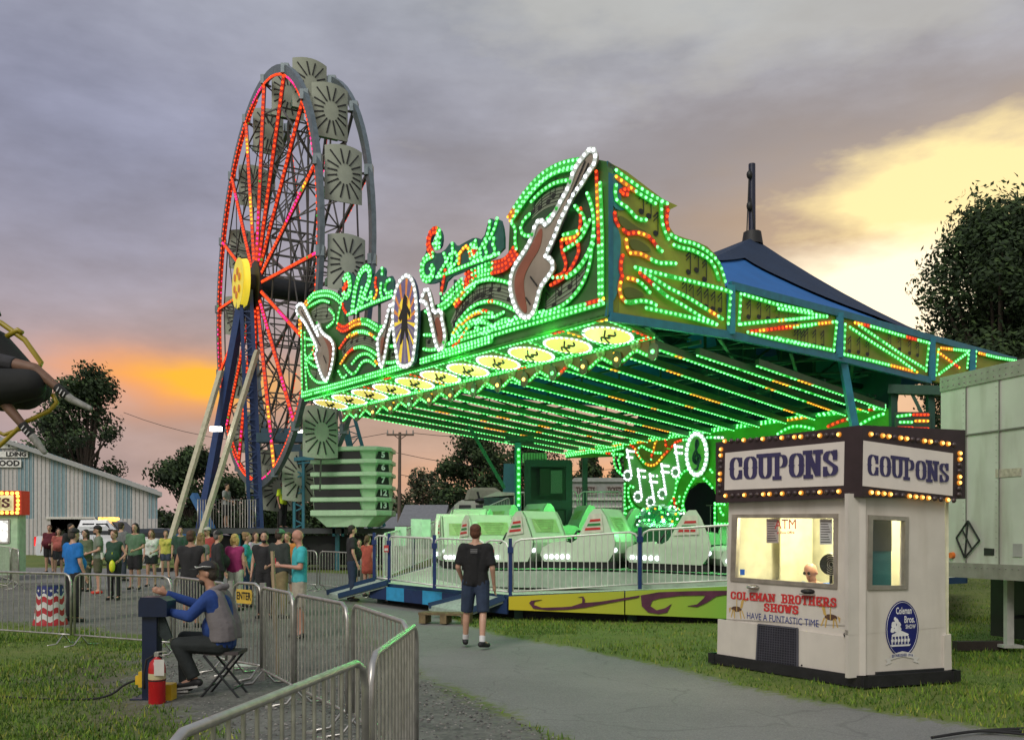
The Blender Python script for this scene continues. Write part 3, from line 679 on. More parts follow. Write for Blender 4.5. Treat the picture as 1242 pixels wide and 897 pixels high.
def car(px, Y, label, col, rz=0, kind='sedan'):
    b0 = gxy(px, Y); t = thing('parked_car', b0, label, 'car', 'cars parked behind the wheel'); L, W = 4.6, 1.8; x, y, z = b0
    sh = {'sedan': [(0,.45,.85),(.02,.35,.95),(.2,.3,1.02),(.7,.3,.98),(.97,.32,.78),(1,.45,.62)]}['sedan']
    def sec(f, zb, zt, wt=1.6): return [(x+(f-.5)*L, y-W/2, z+zb), (x+(f-.5)*L, y-W/2, z+zb+(zt-zb)*.65), (x+(f-.5)*L, y-wt/2, z+zt), (x+(f-.5)*L, y+wt/2, z+zt), (x+(f-.5)*L, y+W/2, z+zb+(zt-zb)*.65), (x+(f-.5)*L, y+W/2, z+zb)]
    m = MB(); loft(m, [sec(*q) for q in sh]); P = mat('carpaint_'+col[0], col[1], .25, var=.03); m.build('body', P, t)
    top = 1.72 if kind == 'van' else 1.42
    m = MB(); loft(m, [sec(.08 if kind == 'van' else .16,.98,1.0,1.5), sec(.12 if kind == 'van' else .28,.98,top,1.25), sec(.52,.98,top,1.25), sec(.72,.97,.985,1.5)]); cb = m.build('cabin', GLASS, t)
    m = MB(); m.box((x+(.36-.5)*L, y, z+top+.01), (1.1, 1.2, .05)); m.build('roof', P, cb)
    wheels(t, [(x-1.4, y-.8, z+.33), (x+1.45, y-.8, z+.33), (x-1.4, y+.8, z+.33), (x+1.45, y+.8, z+.33)], .33, .2)
car(205, 58, 'silver car with a light bar of reflections parked left of the round tree', ('silver', (.3,.31,.33)), kind='van')
car(268, 56, 'white car parked behind the wheel, under the low tree', ('white', (.5,.5,.5)))
car(238, 52, 'dark grey car parked between the white and the silver ones', ('grey', (.08,.085,.09)))
def camper():
    Y = 38; t = thing('box_truck', gxy(572, Y), 'white flat nosed truck with a tall rounded sleeper dome behind the ride', 'truck')
    b = MB(); p = lambda x, y, d=0: at(x, y, Y+d)
    b.prism([p(549,665), p(606,665), p(606,606), p(560,606), p(551,612)], (0, 2.2, 0)); b.build('cab', WHITE, t)
    d = MB(); pts = [p(563,607), p(567,594), p(572,591), p(600,591), p(607,595), p(611,607)]; d.prism(pts, (0, 1.6, 0)); d.build('roof_dome', mat('dome_tan', (.34,.32,.27), .6), t)
    i = MB(); i.prism([p(568,605,-.03), p(571,594,-.03), p(602,594,-.03), p(606,605,-.03)], (0, .04, 0)); i.build('panel', mat('dome_inner', (.26,.25,.21), .6), t)
    g = MB(); g.prism([p(556,622,-.05), p(571,622,-.05), p(571,612,-.05), p(557,612,-.05)], (0, .04, 0)); g.prism([p(577,622,-.05), p(598,622,-.05), p(598,612,-.05), p(577,612,-.05)], (0, .04, 0)); g.build('window', GLASS, t)
    s = MB(); s.tube(p(582,606,-.3), p(579,596,-.3), .05, .05, 6); s.ell(p(583,607,-.3), (.25,.25,.12)); s.build('antenna', DARKM, t)
camper()
# ================================================================ big wheel
STEELB = mat('rim_steel', (.14,.175,.19), .4, metal=.5, var=.2)
LAT = mat('lattice_paint', (.09,.085,.08), .5, metal=.2)
TBLUE = mat('tower_blue', (.02,.05,.16), .45, var=.15)
TEAL = mat('teal_paint', (.02,.11,.15), .45, var=.15)
def wheel():
    C0 = V((-10.0, 36, 11.55)); Rr = 7.72; wd = V((.491,-.871,0)).normalized(); ax = V((.871,.491,0)).normalized(); GAP = 1.75; N = 16; OFF = 17.0
    t = thing('big_wheel', (C0.x, C0.y, .36), 'tall spoked observation wheel outlined in red bulbs with sunburst gondola backs', 'ferris wheel')
    P = lambda a, r, d: C0+wd*(r*math.cos(R(a)))+V((0,0,r*math.sin(R(a))))+ax*d
    for side, d in ((0, 0), (1, GAP)):
        m = MB(); n = 72; W, T = .16, .30
        vs = []; fs = []
        for i in range(n):
            a = 360*i/n; vs += [P(a, Rr, d-W/2), P(a, Rr+T, d-W/2), P(a, Rr+T, d+W/2), P(a, Rr, d+W/2)]
        for i in range(n):
            j = (i+1) % n
            for k in range(4): fs.append((i*4+k, i*4+(k+1) % 4, j*4+(k+1) % 4, j*4+k))
        m.add(vs, fs, 0, False)
        for i in range(N): m.box(P(360*i/N+OFF, Rr+.15, d), (.28, .28, .34))
        m.build('rim', STEELB, t)
    sp = [MB(), MB()]; lt = MB(); rnd = random.Random(4)
    for i in range(N):
        a = 360*i/N+OFF
        for k, d in ((0, 0), (1, GAP)):
            m = MB(); hub = P(0, 0, d+(-.15 if k == 0 else .15)); e = P(a, Rr, d)
            m.beam(hub+(e-hub)*.05, e, .085, .11); m.build('spoke', LAT, t)
            b = MB(); dirn = (wd-ax).normalized() if k == 0 else (wd*.5+ax).normalized()
            lo, hi = (.08, .985) if k == 0 else (.45, .97)
            if k == 1 and i % 2: continue
            lights(b, [hub.lerp(e, lo)+dirn*.07, hub.lerp(e, hi)+dirn*.07], dirn, (.20 if k == 0 else .30), (.068 if k == 0 else .045), 'wheel', sm=False, rnd=rnd)
            b.build('light_string', LEDS, t)
        # lattice between both sides
        a2 = 360*(i+1)/N+OFF
        for r in (2.3, 4.6, 6.6):
            f = r/Rr
            lt.beam(P(a, r, -.1+.1*f), P(a2, r, -.1+.1*f), .05); lt.beam(P(a, r, GAP), P(a2, r, GAP), .05); lt.beam(P(a, r, 0), P(a, r, GAP), .05)
        lt.beam(P(a, 2.3, 0), P(a, 4.6, GAP), .04); lt.beam(P(a, 4.6, 0), P(a, 6.6, GAP), .04); lt.beam(P(a, 4.6, GAP), P(a, 6.6, 0), .04)
        lt.beam(P(a, 6.6, 0), P(a2, 4.6, 0), .035); lt.beam(P(a, 6.6, GAP), P(a2, 4.6, GAP), .035); lt.beam(P(a, Rr, 0), P(a, 6.6, GAP), .04)
    lt.build('lattice', LAT, t)
    m = MB(); rm = random.Random(8)
    lights(m, [P(a, Rr-.03, -.06) for a in range(0, 360, 5)], -ax, .22, .062, 'rim', closed=True, sm=False, rnd=rm)
    m.build('light_string', LEDS, t)
    m = MB(); lights(m, [P(a, Rr-.05, .04) for a in range(95, 265, 5)], wd, .26, .045, 'rim', sm=False, rnd=rm); m.build('light_string', LEDS, t)
    h = MB(); h.tube(P(0,0,-.5), P(0,0,GAP+.5), .42, .42, 18); h.tube(P(0,0,-.25), P(0,0,-.12), .95, .95, 24); h.tube(P(0,0,GAP+.12), P(0,0,GAP+.25), .95, .95, 24); h.build('hub', DARKM, t)
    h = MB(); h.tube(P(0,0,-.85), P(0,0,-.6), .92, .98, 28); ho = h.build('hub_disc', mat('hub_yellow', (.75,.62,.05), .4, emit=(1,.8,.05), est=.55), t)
    h = MB(); h.tube(P(0,0,-.875), P(0,0,-.86), .98, .98, 28, mi=1)
    for k in range(6):
        a = R(60*k+20); c = P(math.degrees(a), .45, -.9); h.tube(c, c-ax*.02, .16, .16, 8, mi=0)
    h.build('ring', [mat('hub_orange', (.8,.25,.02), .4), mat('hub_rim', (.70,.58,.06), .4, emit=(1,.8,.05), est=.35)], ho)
    # gondolas
    proto = None
    for i in range(N):
        a = 360*i/N+OFF; c = P(a, Rr, GAP/2)-V((0,0,.28))
        if proto is None:
            g = bpy.data.objects.new('gondola', None); COL.objects.link(g); g.parent = t; g.location = (0,0,0)
            W, H = 1.28, 1.75; pm = MB(); k = 9
            loc = lambda u, z, off=0: ax*u+V((0,0,z))+wd*off
            bow = lambda u: .16*(1-(2*u/W)**2)
            fr = []; 
            nu, nv = 8, 6; grid = []
            for jv in range(nv+1):
                for ju in range(nu+1):
                    u = -W/2+W*ju/nu; v = -H/2+H*jv/nv; v += (.07*(1-(2*u/W)**2))*(1 if jv > nv/2 else -1 if jv < nv/2 else 0); grid.append(loc(u, v, .12+bow(u)))
            o2 = V(C0.x*0+0, ) if False else None
            base = V((C0.x, C0.y, .36))
            sh = lambda q: [p+base for p in q]
            pm.add(sh(grid), [(j*(nu+1)+i2, j*(nu+1)+i2+1, (j+1)*(nu+1)+i2+1, (j+1)*(nu+1)+i2) for j in range(nv) for i2 in range(nu)], 0, True)
            pa = pm.build('back_panel', mat('gondola_grey', (.34,.37,.29), .5, var=.06), g)
            sm_ = MB()
            for q in range(16):
                an = R(22.5*q+11); ux, vz = math.cos(an), math.sin(an); r1 = min(.58/abs(ux) if ux else 9, .82/abs(vz) if vz else 9, .9)*.97; r0 = .30
                u0, v0, u1, v1 = ux*r0*.9, vz*r0*1.15, ux*r1, vz*r1
                sm_.beam(base+loc(u0, v0, .135+bow(u0)), base+loc(u1, v1, .135+bow(u1)), .045, .02, up=wd)
            sm_.build('slot', BLACK, pa)
            fm = MB()
            for s_ in (-1, 1): fm = MB(); fm.beam(base+loc(s_*(W/2+.02), .2, .1), base+loc(s_*(GAP/2-.06), .25, 0), .07); fm.build('pivot', LAT, g)
            fm = MB(); fm.beam(base+loc(0, -H/2, .2), base+loc(0, -H/2-1.2, .05), .05); fm.build('hanger', LAT, g)
            st = MB(); st.box(base+loc(0, -.3, -.30), (1.0, .1, .6), rz=math.atan2(wd.y, wd.x)+R(90)); st.box(base+loc(0, -.5, -.35), (1.0, .5, .25), rz=math.atan2(wd.y, wd.x)+R(90)); st.build('seat', mat('gondola_seat', (.06,.2,.1), .4), g)
            proto = g
        else: g = copy_tree(proto, t)
        g.location = c-V((C0.x, C0.y, .36))
    # towers and braces
    dk = 1.96
    def ladder_leg(p0, p1, name, w=.55, mt=TBLUE, rungs=True):
        m = MB(); p0, p1 = V(p0), V(p1); d = (p1-p0).normalized(); s_ = d.cross(V((0,1,0))).normalized()*w/2
        m.beam(p0-s_, p1-s_*.8, .14); m.beam(p0+s_, p1+s_*.8, .14); m.build(name, mt, t)
        if rungs:
            m = MB(); n = int((p1-p0).length/.42); s1 = s_*1
            for k in range(n):
                a = p0.lerp(p1, k/n); b = p0.lerp(p1, (k+1)/n)
                m.beam(a-s_, a+s_, .045); m.beam(a-s_ if k % 2 else a+s_, b+s_ if k % 2 else b-s_, .04)
            m.build('lattice', mt, t)
    hubA = P(0, 0, -.45); hubB = P(0, 0, GAP+.45)
    footA = at(317, 650, hubA.y+.1); footA.z = .3
    m = MB(); m.beam(footA, hubA, .34, .30); m.build('tower_post', TBLUE, t)
    ladder_leg(footA+V((-.05,-.35,0)), hubA+V((0,-.35,-.3)), 'ladder', .5)
    fb = at(236, 650, hubA.y+1.0); fb.z = .5
    m = MB(); m.beam(fb, hubA+V((-.2,0,-.4)), .30, .30); m.build('brace', TBLUE, t)
    fr_ = at(440, 600, hubB.y+.5); fr_.z = dk; ladder_leg(fr_+V((.6,0,0)), hubB, 'tower_post', .6, TEAL)
    fr2 = V((hubB.x+1.9, hubB.y+.5, dk)); ladder_leg(fr2, hubB+V((0,0,-.2)), 'brace', .5, TEAL, False)
    for (bx, by, tx, ty, yb, yt) in ((196, 657, 268, 450, 33.5, 36), (230, 648, 312, 425, 33.0, 35.4)):
        m = MB(); a = at(bx, by, yb); a.z = gz(a.x, a.y); m.beam(a, at(tx, ty, yt), .22, .14); m.build('outrigger', mat('outrigger_cream', (.48,.46,.33), .5, dirt=.2), t)
        m = MB(); m.box(a+V((0,0,.06)), (.7, .5, .12)); m.build('foot_plate', DARKM, t)
    m = MB(); m.beam(at(214, 648, 37), at(300, 655, 37), .3); m.beam(at(235, 600, 37), at(262, 652, 36), .25); m.build('base_beam', mat('mid_blue', (.03,.13,.30), .5), t)
    # trailer under the wheel
    x0, x1 = (238-PX0)/F*36, (484-PX0)/F*34.5
    m = MB(); m.box(((x0+x1)/2, 35.4, dk-.12), (x1-x0, 2.9, .2)); m.box(((x0+x1)/2, 35.4, dk-.55), (x1-x0-.3, 1.1, .5)); m.build('trailer_deck', mat('deck_dark', (.05,.055,.06), .6), t)
    m = MB(); m.box(((x0+x1)/2+.3, 35.6, 1.1), (x1-x0-1.2, 2.2, 1.1)); m.build('trailer_skirt', BLACK, t)
    for k in range(5):
        m = MB(); q = x0+.4+(x1-x0-.8)*k/4; m.beam((q, 34.1, .3), (q, 34.1, dk-.2), .16); m.build('jack', TEAL, t)
    for k in range(4): m = MB(); q = V((x1-1.5-k*1.15, 34.3, .88)); m.tube(q, q+V((0,.28,0)), .5, .5, 16); m.build('wheel', RUBBER, t)
    # side frame with lamps
    m = MB()
    for px in (357, 368): m.beam(at(px, 650, 34.2), at(px, 557, 34.2), .1)
    for px in (405, 416): m.beam(at(px, 650, 34.0), at(px, 553, 34.0), .1)
    for k in range(9): y = 560+k*10; m.beam(at(357, y, 34.2), at(368, y+(5 if k % 2 else -5), 34.2), .05); m.beam(at(405, y, 34), at(416, y+(5 if k % 2 else -5), 34), .05)
    m.beam(at(355, 557, 34.2), at(440, 551, 34), .14); m.beam(at(355, 562, 34.2), at(440, 556, 34), .05); m.build('side_frame', mat('frame_teal', (.02,.15,.20), .5), t)
    m = MB(); m.box(at(348, 531, 34.5), (2.2, .5, .35)); m.box(at(352, 547, 34.5), (1.2, .6, .5)); m.beam(at(318, 522, 35), at(365, 522, 34.6), .18); m.beam(at(318, 536, 35), at(365, 528, 34.6), .12); m.build('drive_unit', mat('drive_blue', (.02,.06,.09), .5), t)
    for px, py in ((262, 520), (363, 524)):
        m = MB(); m.box(at(px, py, 34.4), (.42, .16, .16)); m.build('flood_lamp', led('flood', (1, .97, .88), 12), t)
    for i, (a, b) in enumerate((((240, 262)), ((262, 288)), ((288, 310)))):
        m = MB(); A = at(a, 640, 34.0); B = at(b, 640, 34.0); A.z = B.z = dk; 
        m.path([A, A+V((0,0,1.05)), B+V((0,0,1.05)), B], .03, 6)
        for k in range(1, 7): q = A.lerp(B, k/7); m.beam(q, q+V((0,0,1.05)), .025)
        m.build('railing', METAL, t)
    s_ = MB()
    for k in range(6): s_.box((x0-.25-k*.28, 34.9, dk-.2-k*.3), (.34, 1.2, .06))
    s_.beam((x0, 34.3, dk), (x0-1.8, 34.3, .35), .08); s_.build('step', METAL, t)
wheel()
def tubs():
    base = at(438, 640, 33.2); n = 6; px_c = 438; Yd = 33.2; W = 2.9; zb = 1.98
    lab = ['5', '5', '6', '7', '12', '13']
    pt = mat('tub_greenlit', (.42,.60,.40), .35, var=.05, dirt=.15); st = mat('tub_black', (.012,.014,.014), .4)  # the ride's green light is put into the white shell colour
    cx = (428-PX0)/F*Yd; names = ['lowest, tapering seat tub of the stack behind the crowd', 'seat tub numbered 13 in the tall stack', 'seat tub numbered 12 in the tall stack', 'seat tub numbered 7 in the tall stack', 'seat tub numbered 6 in the tall stack', 'topmost seat tub, numbered 5, of the tall stack']
    nums = [None, '13', '12', '7', '6', '5']
    for i in range(n):
        z0 = zb+(0 if i == 0 else .62+(i-1)*.455); h = .60 if i == 0 else .44
        t = thing('seat_tub', (cx, Yd, z0), names[i], 'seat tub', 'stacked numbered seat tubs'); c = V((cx, Yd, z0))
        def ringp(w, d, z): return [c+V((-w/2, -d*.25, z)), c+V((w*.18, -d/2, z)), c+V((w*.34, -d/2, z)), c+V((w/2, -d*.2, z)), c+V((w/2, d/2, z)), c+V((-w/2, d/2, z))]
        k = 1.0
        m = MB(); loft(m, [ringp(W*(.62 if i == 0 else .93), 1.3, 0), ringp(W*(.9 if i == 0 else .95), 1.5, h*.62), ringp(W*.95, 1.55, h*.66)]); m.build('shell', pt, t)
        m = MB(); loft(m, [ringp(W, 1.7, h*.66), ringp(W*1.01, 1.72, h*.72), ringp(W*1.01, 1.72, h-.02), ringp(W*.98, 1.66, h)]); m.build('lip', pt, t)
        if i:
            m = MB(); a, b = ringp(W*.955, 1.52, 0), ringp(W*.955, 1.52, h*.6)
            for (q0, q1) in (((0), (1)), ((2), (3))):
                nrm = V((0,-.012,0))
                pa, pb = a[q0].lerp(a[q1], .03), a[q0].lerp(a[q1], .97); pc, pd = b[q0].lerp(b[q1], .93), b[q0].lerp(b[q1], .02 if q0 == 0 else .22)
                m.poly([pa+nrm, pb+nrm, pc+nrm, pd+nrm])
            m.build('stripe', st, t)
            m = MB(); f = a[2].lerp(a[3], .55); ux = (a[3]-a[2]).normalized()
            text_mesh(m, nums[i], .30, lambda u, v: f+ux*u+V((0, 0, .12+v+.03))+V((.0,-.03,0)), bold=.012, sx=1.2); m.build('number', mat('number_white', (.8,.8,.8), .5), t)
tubs()
# ================================================================ musical express ride
CC = V((1.72, 16.6, 5.7)); U = V((-.615,.789,0)).normalized(); NN = V((.789,.615,0)).normalized()   # front corner; along the front; inwards
FP = Plane(CC, U)                                  # front facade
SD = V((8.98,6.8,0)).normalized(); SP = Plane(CC+V((.03,-.02,0)), SD)    # side facade
D0 = V((9.5, 23, 4.9)); D1 = V((2.05, 35.2, 4.9)); DU = (D1-D0).normalized(); BP = Plane(D0, DU)
z1 = ((350, 310), 4.272); z2 = ((540, 170), 3.588); z3 = ((350, 170), 4.968); z4 = ((720, 180), 3.588); z5 = ((940, 380), 4.109); z6 = ((740, 510), 6.406)
BLUEP = mat('ride_blue', (.015,.16,.24), .45, var=.15, dirt=.2)
GREENP = mat('facade_green', (.045,.14,.035), .45, var=.25, scale=1.5)
OLIVE = mat('facade_olive', (.28,.30,.03), .5, var=.3, scale=1.2)
OLIVED = mat('facade_olive_dark', (.12,.14,.02), .5, var=.2, scale=1.2)
STAFFG = mat('staff_grey', (.20,.24,.17), .5, var=.2, scale=2)
INK = mat('ink', (.01,.012,.01), .5)
YELL = mat('oval_yellow', (.7,.5,.10), .4, emit=(1,.80,.20), est=.75)  # own glow added so the discs stay yellow under the green light
DKG = mat('truss_green', (.01,.05,.035), .5)
FAB = mat('tarp_green', (.018,.09,.075), .7, var=.2, scale=1)
def ride():
    RT = thing('musical_express_ride', (3.5, 23, 0), 'music themed circular carnival ride outlined in green bulbs under a blue canopy', 'carnival ride')
    rnd = random.Random(77)
    def strings(plane, lst, off=.06, name='light_string'):
        for spec in lst:
            (org, k), pts, pat = spec[:3]; o = spec[3] if len(spec) > 3 else {}
            P = plane.tr(pts, org, k, off+o.get('off', 0)); m = MB()
            lights(m, P, plane.n, o.get('sp', .125), o.get('r', .043), pat, o.get('closed', False), o.get('sm', True), o.get('rows', 1), o.get('gap', .12), rnd)
            m.build(name, LEDS, o.get('par', RT))
    def plate(plane, z, pts, mt, off, th=.05, name='panel', sm=0, par=RT, back=True):
        P = plane.tr(pts, z[0], z[1], off)
        if sm: P = smooth_line(P, sm, True)
        m = MB(); m.prism(P, -plane.n*th); return m.build(name, mt, par)
    O0 = ((0, 0), 1)
    # ---- front facade board
    outl = [(367,483),(366.5,400),(366,376),(370,365),(377,358),(392,352),(408,356),(417,366),(417,378),(412,390),(425,391),(441,386),(453,390),(463,398),(476,394),(486,390),(519,372),(542,366),(554,357),(572,335),(584,325),(598,319),(618,312),(627,303),(629,293),(624,276),(618,264),(632,239),(651,216),(674,200),(693,193),(713,191),(737,196),(738,383)]
    # concave outline: fill by vertical slices
    P = [FP.hit(x, y) for x, y in outl]; top = P[1:-1]; m = MB()
    s_of = lambda p: (p-FP.o).dot(FP.u); pr = [(s_of(p), p.z) for p in P]
    lo_s, hi_s = s_of(P[-1]), s_of(P[0]); NS = 220; zb = 5.7
    def ztop(s):
        best = zb+.3
        for (a, za), (b, zb_) in zip(pr[1:-1], pr[2:]):
            if min(a, b) <= s <= max(a, b) and abs(a-b) > 1e-6: best = max(best, za+(zb_-za)*(s-a)/(b-a))
        return best
    prev = None; vs = []; fs = []
    for i in range(NS+1):
        s = lo_s+(hi_s-lo_s)*i/NS; zt = ztop(min(max(s, lo_s+.02), hi_s-.02)); b = FP.pt(s, 0); b.z = zb
        for off in (0, -.12):
            q = FP.pt(s, 0, off); vs += [V((q.x, q.y, zb)), V((q.x, q.y, zt))]
        if i: o = 4*(i-1); fs += [(o, o+1, o+5, o+4), (o+2, o+6, o+7, o+3), (o+1, o+3, o+7, o+5), (o, o+4, o+6, o+2)]
    m.add(vs, fs); FB = m.build('front_facade', GREENP, RT)
    m = MB(); m.add(vs, [(0,1,3,2), (4*NS, 4*NS+2, 4*NS+3, 4*NS+1)]); m.build('end_cap', BLUEP, FB)
    # blue corner post
    m = MB(); a = SP.hit(737, 196); m.prism([SP.hit(736.5,383), SP.hit(751,386.5), SP.hit(748,203), SP.hit(737,195)], -SP.n*.10); m.build('corner_post', BLUEP, RT)
    # grey staff bands with notes
    def band(plane, z, top, bot, mt, off, notes=8, sd=1, par=RT):
        A = smooth_line(plane.tr(top, z[0], z[1], off), 2); B = smooth_line(plane.tr(bot, z[0], z[1], off), 2); A = resample(A, .15); n = len(A); 
        L = 0; B = resample(B, max(.02, sum((b-a).length for a, b in zip(B, B[1:]))/(n-1)))
        n = min(len(A), len(B)); m = MB(); m.add(A[:n]+B[:n], [(i, i+1, n+i+1, n+i) for i in range(n-1)]); o = m.build('staff_band', mt, par)
        m = MB()
        for k in range(1, 5):
            for i in range(n-1):
                a = A[i].lerp(B[i], k/5)+plane.n*.004; b = A[i+1].lerp(B[i+1], k/5)+plane.n*.004; m.beam(a, b, .012, .004, up=plane.n)
        rr = random.Random(sd)
        for q in range(notes):
            i = int((q+.5)/notes*(n-1)); c = A[i].lerp(B[i], rr.uniform(.3, .75))+plane.n*.007; u, v = plane.u, plane.v
            m.poly([c+u*(.07*math.cos(R(a)))+v*(.05*math.sin(R(a))) for a in range(0, 360, 45)]); m.beam(c-u*.06, c-u*.06+v*.33, .018, .004, up=plane.n); m.beam(c-u*.06+v*.33, c-u*.16+v*.24, .025, .004, up=plane.n)
        m.build('printed_notes', INK, o)
    band(FP, z2, [(385,300),(420,245),(480,205),(585,195)], [(380,345),(430,300),(490,280),(555,262)], STAFFG, .015, 6, 1)
    band(FP, z2, [(445,700),(500,640),(570,590),(635,520)], [(430,752),(500,735),(580,680),(620,610)], STAFFG, .018, 6, 2)
    band(FP, z2, [(25,790),(70,690),(140,635),(220,620),(305,645)], [(45,860),(90,760),(150,710),(220,695),(320,735)], STAFFG, .015, 8, 3)
    band(FP, z1, [(275,485),(325,425),(390,400),(440,415),(490,450)], [(290,540),(335,480),(390,460),(440,475),(490,520)], STAFFG, .015, 6, 4)
    band(FP, z1, [(120,290),(150,260),(200,245),(235,280)], [(125,330),(150,350),(200,350),(235,330)], STAFFG, .015, 2, 5)
    band(FP, z1, [(115,590),(145,600),(180,600),(205,590)], [(125,640),(150,650),(180,655),(215,640)], STAFFG, .018, 2, 6)
    band(FP, z1, [(715,420),(740,425),(780,415)], [(715,475),(740,480),(785,470)], STAFFG, .015, 2, 7)
    band(FP, z1, [(860,330),(900,270),(950,215),(1000,180),(1068,150)], [(870,400),(910,330),(960,280),(1000,250),(1068,225)], STAFFG, .014, 7, 8)
    band(FP, z1, [(530,480),(560,470),(590,450)], [(530,550),(560,545),(590,530)], STAFFG, .014, 2, 9)
    # dark wavy fields
    plate(FP, z2, [(330,370),(375,320),(400,240),(520,190),(600,190),(640,300),(620,520),(500,640),(440,680),(400,400),(360,420)], mat('facade_deep', (.03,.07,.03), .5, var=.3, scale=1), .008, .006, 'painted_field', 1)
    plate(FP, z1, [(290,570),(380,500),(470,540),(520,600),(440,640),(300,640)], MATS['facade_deep'], .008, .006, 'painted_field', 1)
    plate(FP, z1, [(870,470),(960,340),(1068,320),(1100,420),(980,450)], MATS['facade_deep'], .008, .006, 'painted_field', 1)
    G1 = z1; G2 = z2
    S = [
     (G1, [(80,712),(300,653),(600,566),(606,564)], '0', dict(sm=False)), (G1, [(80,730),(300,671),(606,582)], '0', dict(sm=False)), (G1, [(697,540),(900,480),(1068,427)], '0', dict(sm=False)), (G1, [(697,557),(900,497),(1068,444)], '0', dict(sm=False)),
     (G2, [(0,917),(300,826),(700,712)], '0', dict(sm=False)), (G2, [(0,893),(300,803),(620,716)], '0', dict(sm=False)), (G2, [(620,716),(700,692)], 'warm', dict(sm=False)), (G2, [(40,862),(300,785),(440,745)], '0', dict(sm=False)),
     (G2, [(668,140),(678,420),(682,700)], 'warm', dict(sm=False)), (G2, [(685,190),(694,420),(694,700)], 'mix', dict(sm=False)),
     (G1, [(76,390),(80,725)], '0', dict(sm=False)), (G1, [(94,400),(97,600),(105,690)], '0'),
     (G1, [(70,400),(70,300),(105,240),(140,207)], 'warm', dict(rows=2)), (G1, [(140,207),(185,195),(230,198),(265,220),(288,245)], '0', dict(rows=2)), (G1, [(110,270),(150,245),(185,230),(220,243)], '0'), (G1, [(222,280),(250,310),(245,345),(210,372)], '0'), (G1, [(283,245),(270,300),(262,350)], '0'),
     (G1, [(265,365),(290,385),(320,372),(350,348),(385,342)], 'warm', dict(rows=2)), (G1, [(385,342),(420,345),(450,365),(480,385),(525,375)], '0', dict(rows=2)),
     (G1, [(275,480),(320,412),(370,390),(420,395),(475,440)], 'mix', dict(rows=1)), (G1, [(280,560),(325,490),(380,470),(430,485),(485,530)], 'mix'), (G1, [(330,420),(380,392),(430,408)], 'mix', dict(off=.002)),
     (G1, [(300,570),(320,600),(345,620),(370,590),(390,550),(425,540),(460,570)], '0'), (G1, [(340,560),(370,520),(410,505),(440,520),(470,560)], 'mix'), (G1, [(270,600),(290,640),(310,620)], '0'),
     (G1, [(100,520),(105,580),(125,630),(165,662),(210,655)], '0'), (G1, [(110,465),(150,460),(130,490),(160,540),(120,530)], 'warm'), (G1, [(95,430),(150,440),(140,500),(100,540)], '0'), (G1, [(110,545),(140,575),(180,580)], '0'),
     (G1, [(715,412),(775,412)], '0'), (G1, [(712,485),(740,492),(785,485)], '0'), (G1, [(530,470),(560,470),(585,455)], '0'), (G1, [(520,555),(560,555),(595,535)], '0'), (G1, [(720,290),(740,300),(760,290)], '0'),
     (G1, [(790,275),(830,255),(870,215),(920,160)], '0', dict(rows=2)), (G1, [(920,160),(960,110),(1010,75),(1068,55)], 'warm', dict(rows=2)), (G1, [(935,170),(975,140),(1020,125),(1068,118)], '0'), (G1, [(878,265),(905,230),(935,195),(975,160)], 'warm'),
     (G1, [(860,410),(890,350),(940,280),(1000,245),(1068,238)], 'mix'), (G1, [(845,460),(890,380),(940,325),(1000,290),(1068,300)], 'mix'), (G1, [(945,365),(985,345),(1040,350),(1080,370)], '0'), (G1, [(980,375),(1010,410),(1055,400),(1068,370)], '0'), (G1, [(900,420),(950,370),(1000,320),(1068,320)], 'mix'), (G1, [(865,470),(900,440),(935,380)], 'warm'),
     (G2, [(0,700),(60,640),(85,615)], '0', dict(rows=2)), (G2, [(100,605),(150,572),(220,557),(270,545),(300,510),(315,485)], 'warm', dict(rows=3, gap=.11)), (G2, [(50,715),(95,650),(150,618),(200,606),(255,612),(298,628)], 'mix'),
     (G2, [(60,800),(110,735),(170,703),(220,703),(270,720),(325,748)], 'mix'), (G2, [(45,840),(80,790),(130,750),(180,740),(215,760)], 'warm'), (G2, [(40,870),(75,830),(110,790),(160,780),(210,800),(195,835),(160,830),(145,800)], '0'), (G2, [(225,770),(265,750)], '0'), (G2, [(230,800),(275,775),(300,790)], '0'), (G2, [(250,820),(290,800),(315,770)], 'mix'),
     (G2, [(288,345),(310,310),(350,250),(400,190),(450,148),(510,118),(560,106),(622,98)], 'mix', dict(rows=2)), (G2, [(300,355),(325,315),(365,255),(415,198),(460,160),(510,136),(580,125)], 'mix', dict(off=.002)), (G2, [(300,365),(318,390),(312,440),(320,475)], '0', dict(rows=1)),
     (G2, [(385,270),(420,232),(480,190),(530,178),(590,175)], '0'), (G2, [(378,325),(350,350),(335,390),(350,418),(390,420),(405,400)], '0'),
     (G2, [(628,235),(652,300),(660,380),(648,440),(645,520),(622,600),(580,670),(520,725),(435,755)], '0'), (G2, [(575,290),(612,330),(625,380),(590,400),(525,415)], '0'), (G2, [(515,440),(518,490),(540,540),(525,585),(480,600)], 'mix'), (G2, [(540,450),(580,435),(598,480),(565,550),(530,600),(470,632)], 'warm'), (G2, [(640,350),(605,430),(560,460),(530,480)], 'mix'),
     (G2, [(455,345),(480,320),(520,298),(545,300)], '0'), (G2, [(600,300),(600,360),(590,420),(560,430),(520,435)], 'warm'), (G2, [(660,420),(620,520),(560,590),(500,600)], '0'), (G2, [(655,455),(600,560),(540,600)], '0'),
    ]
    strings(FP, S)
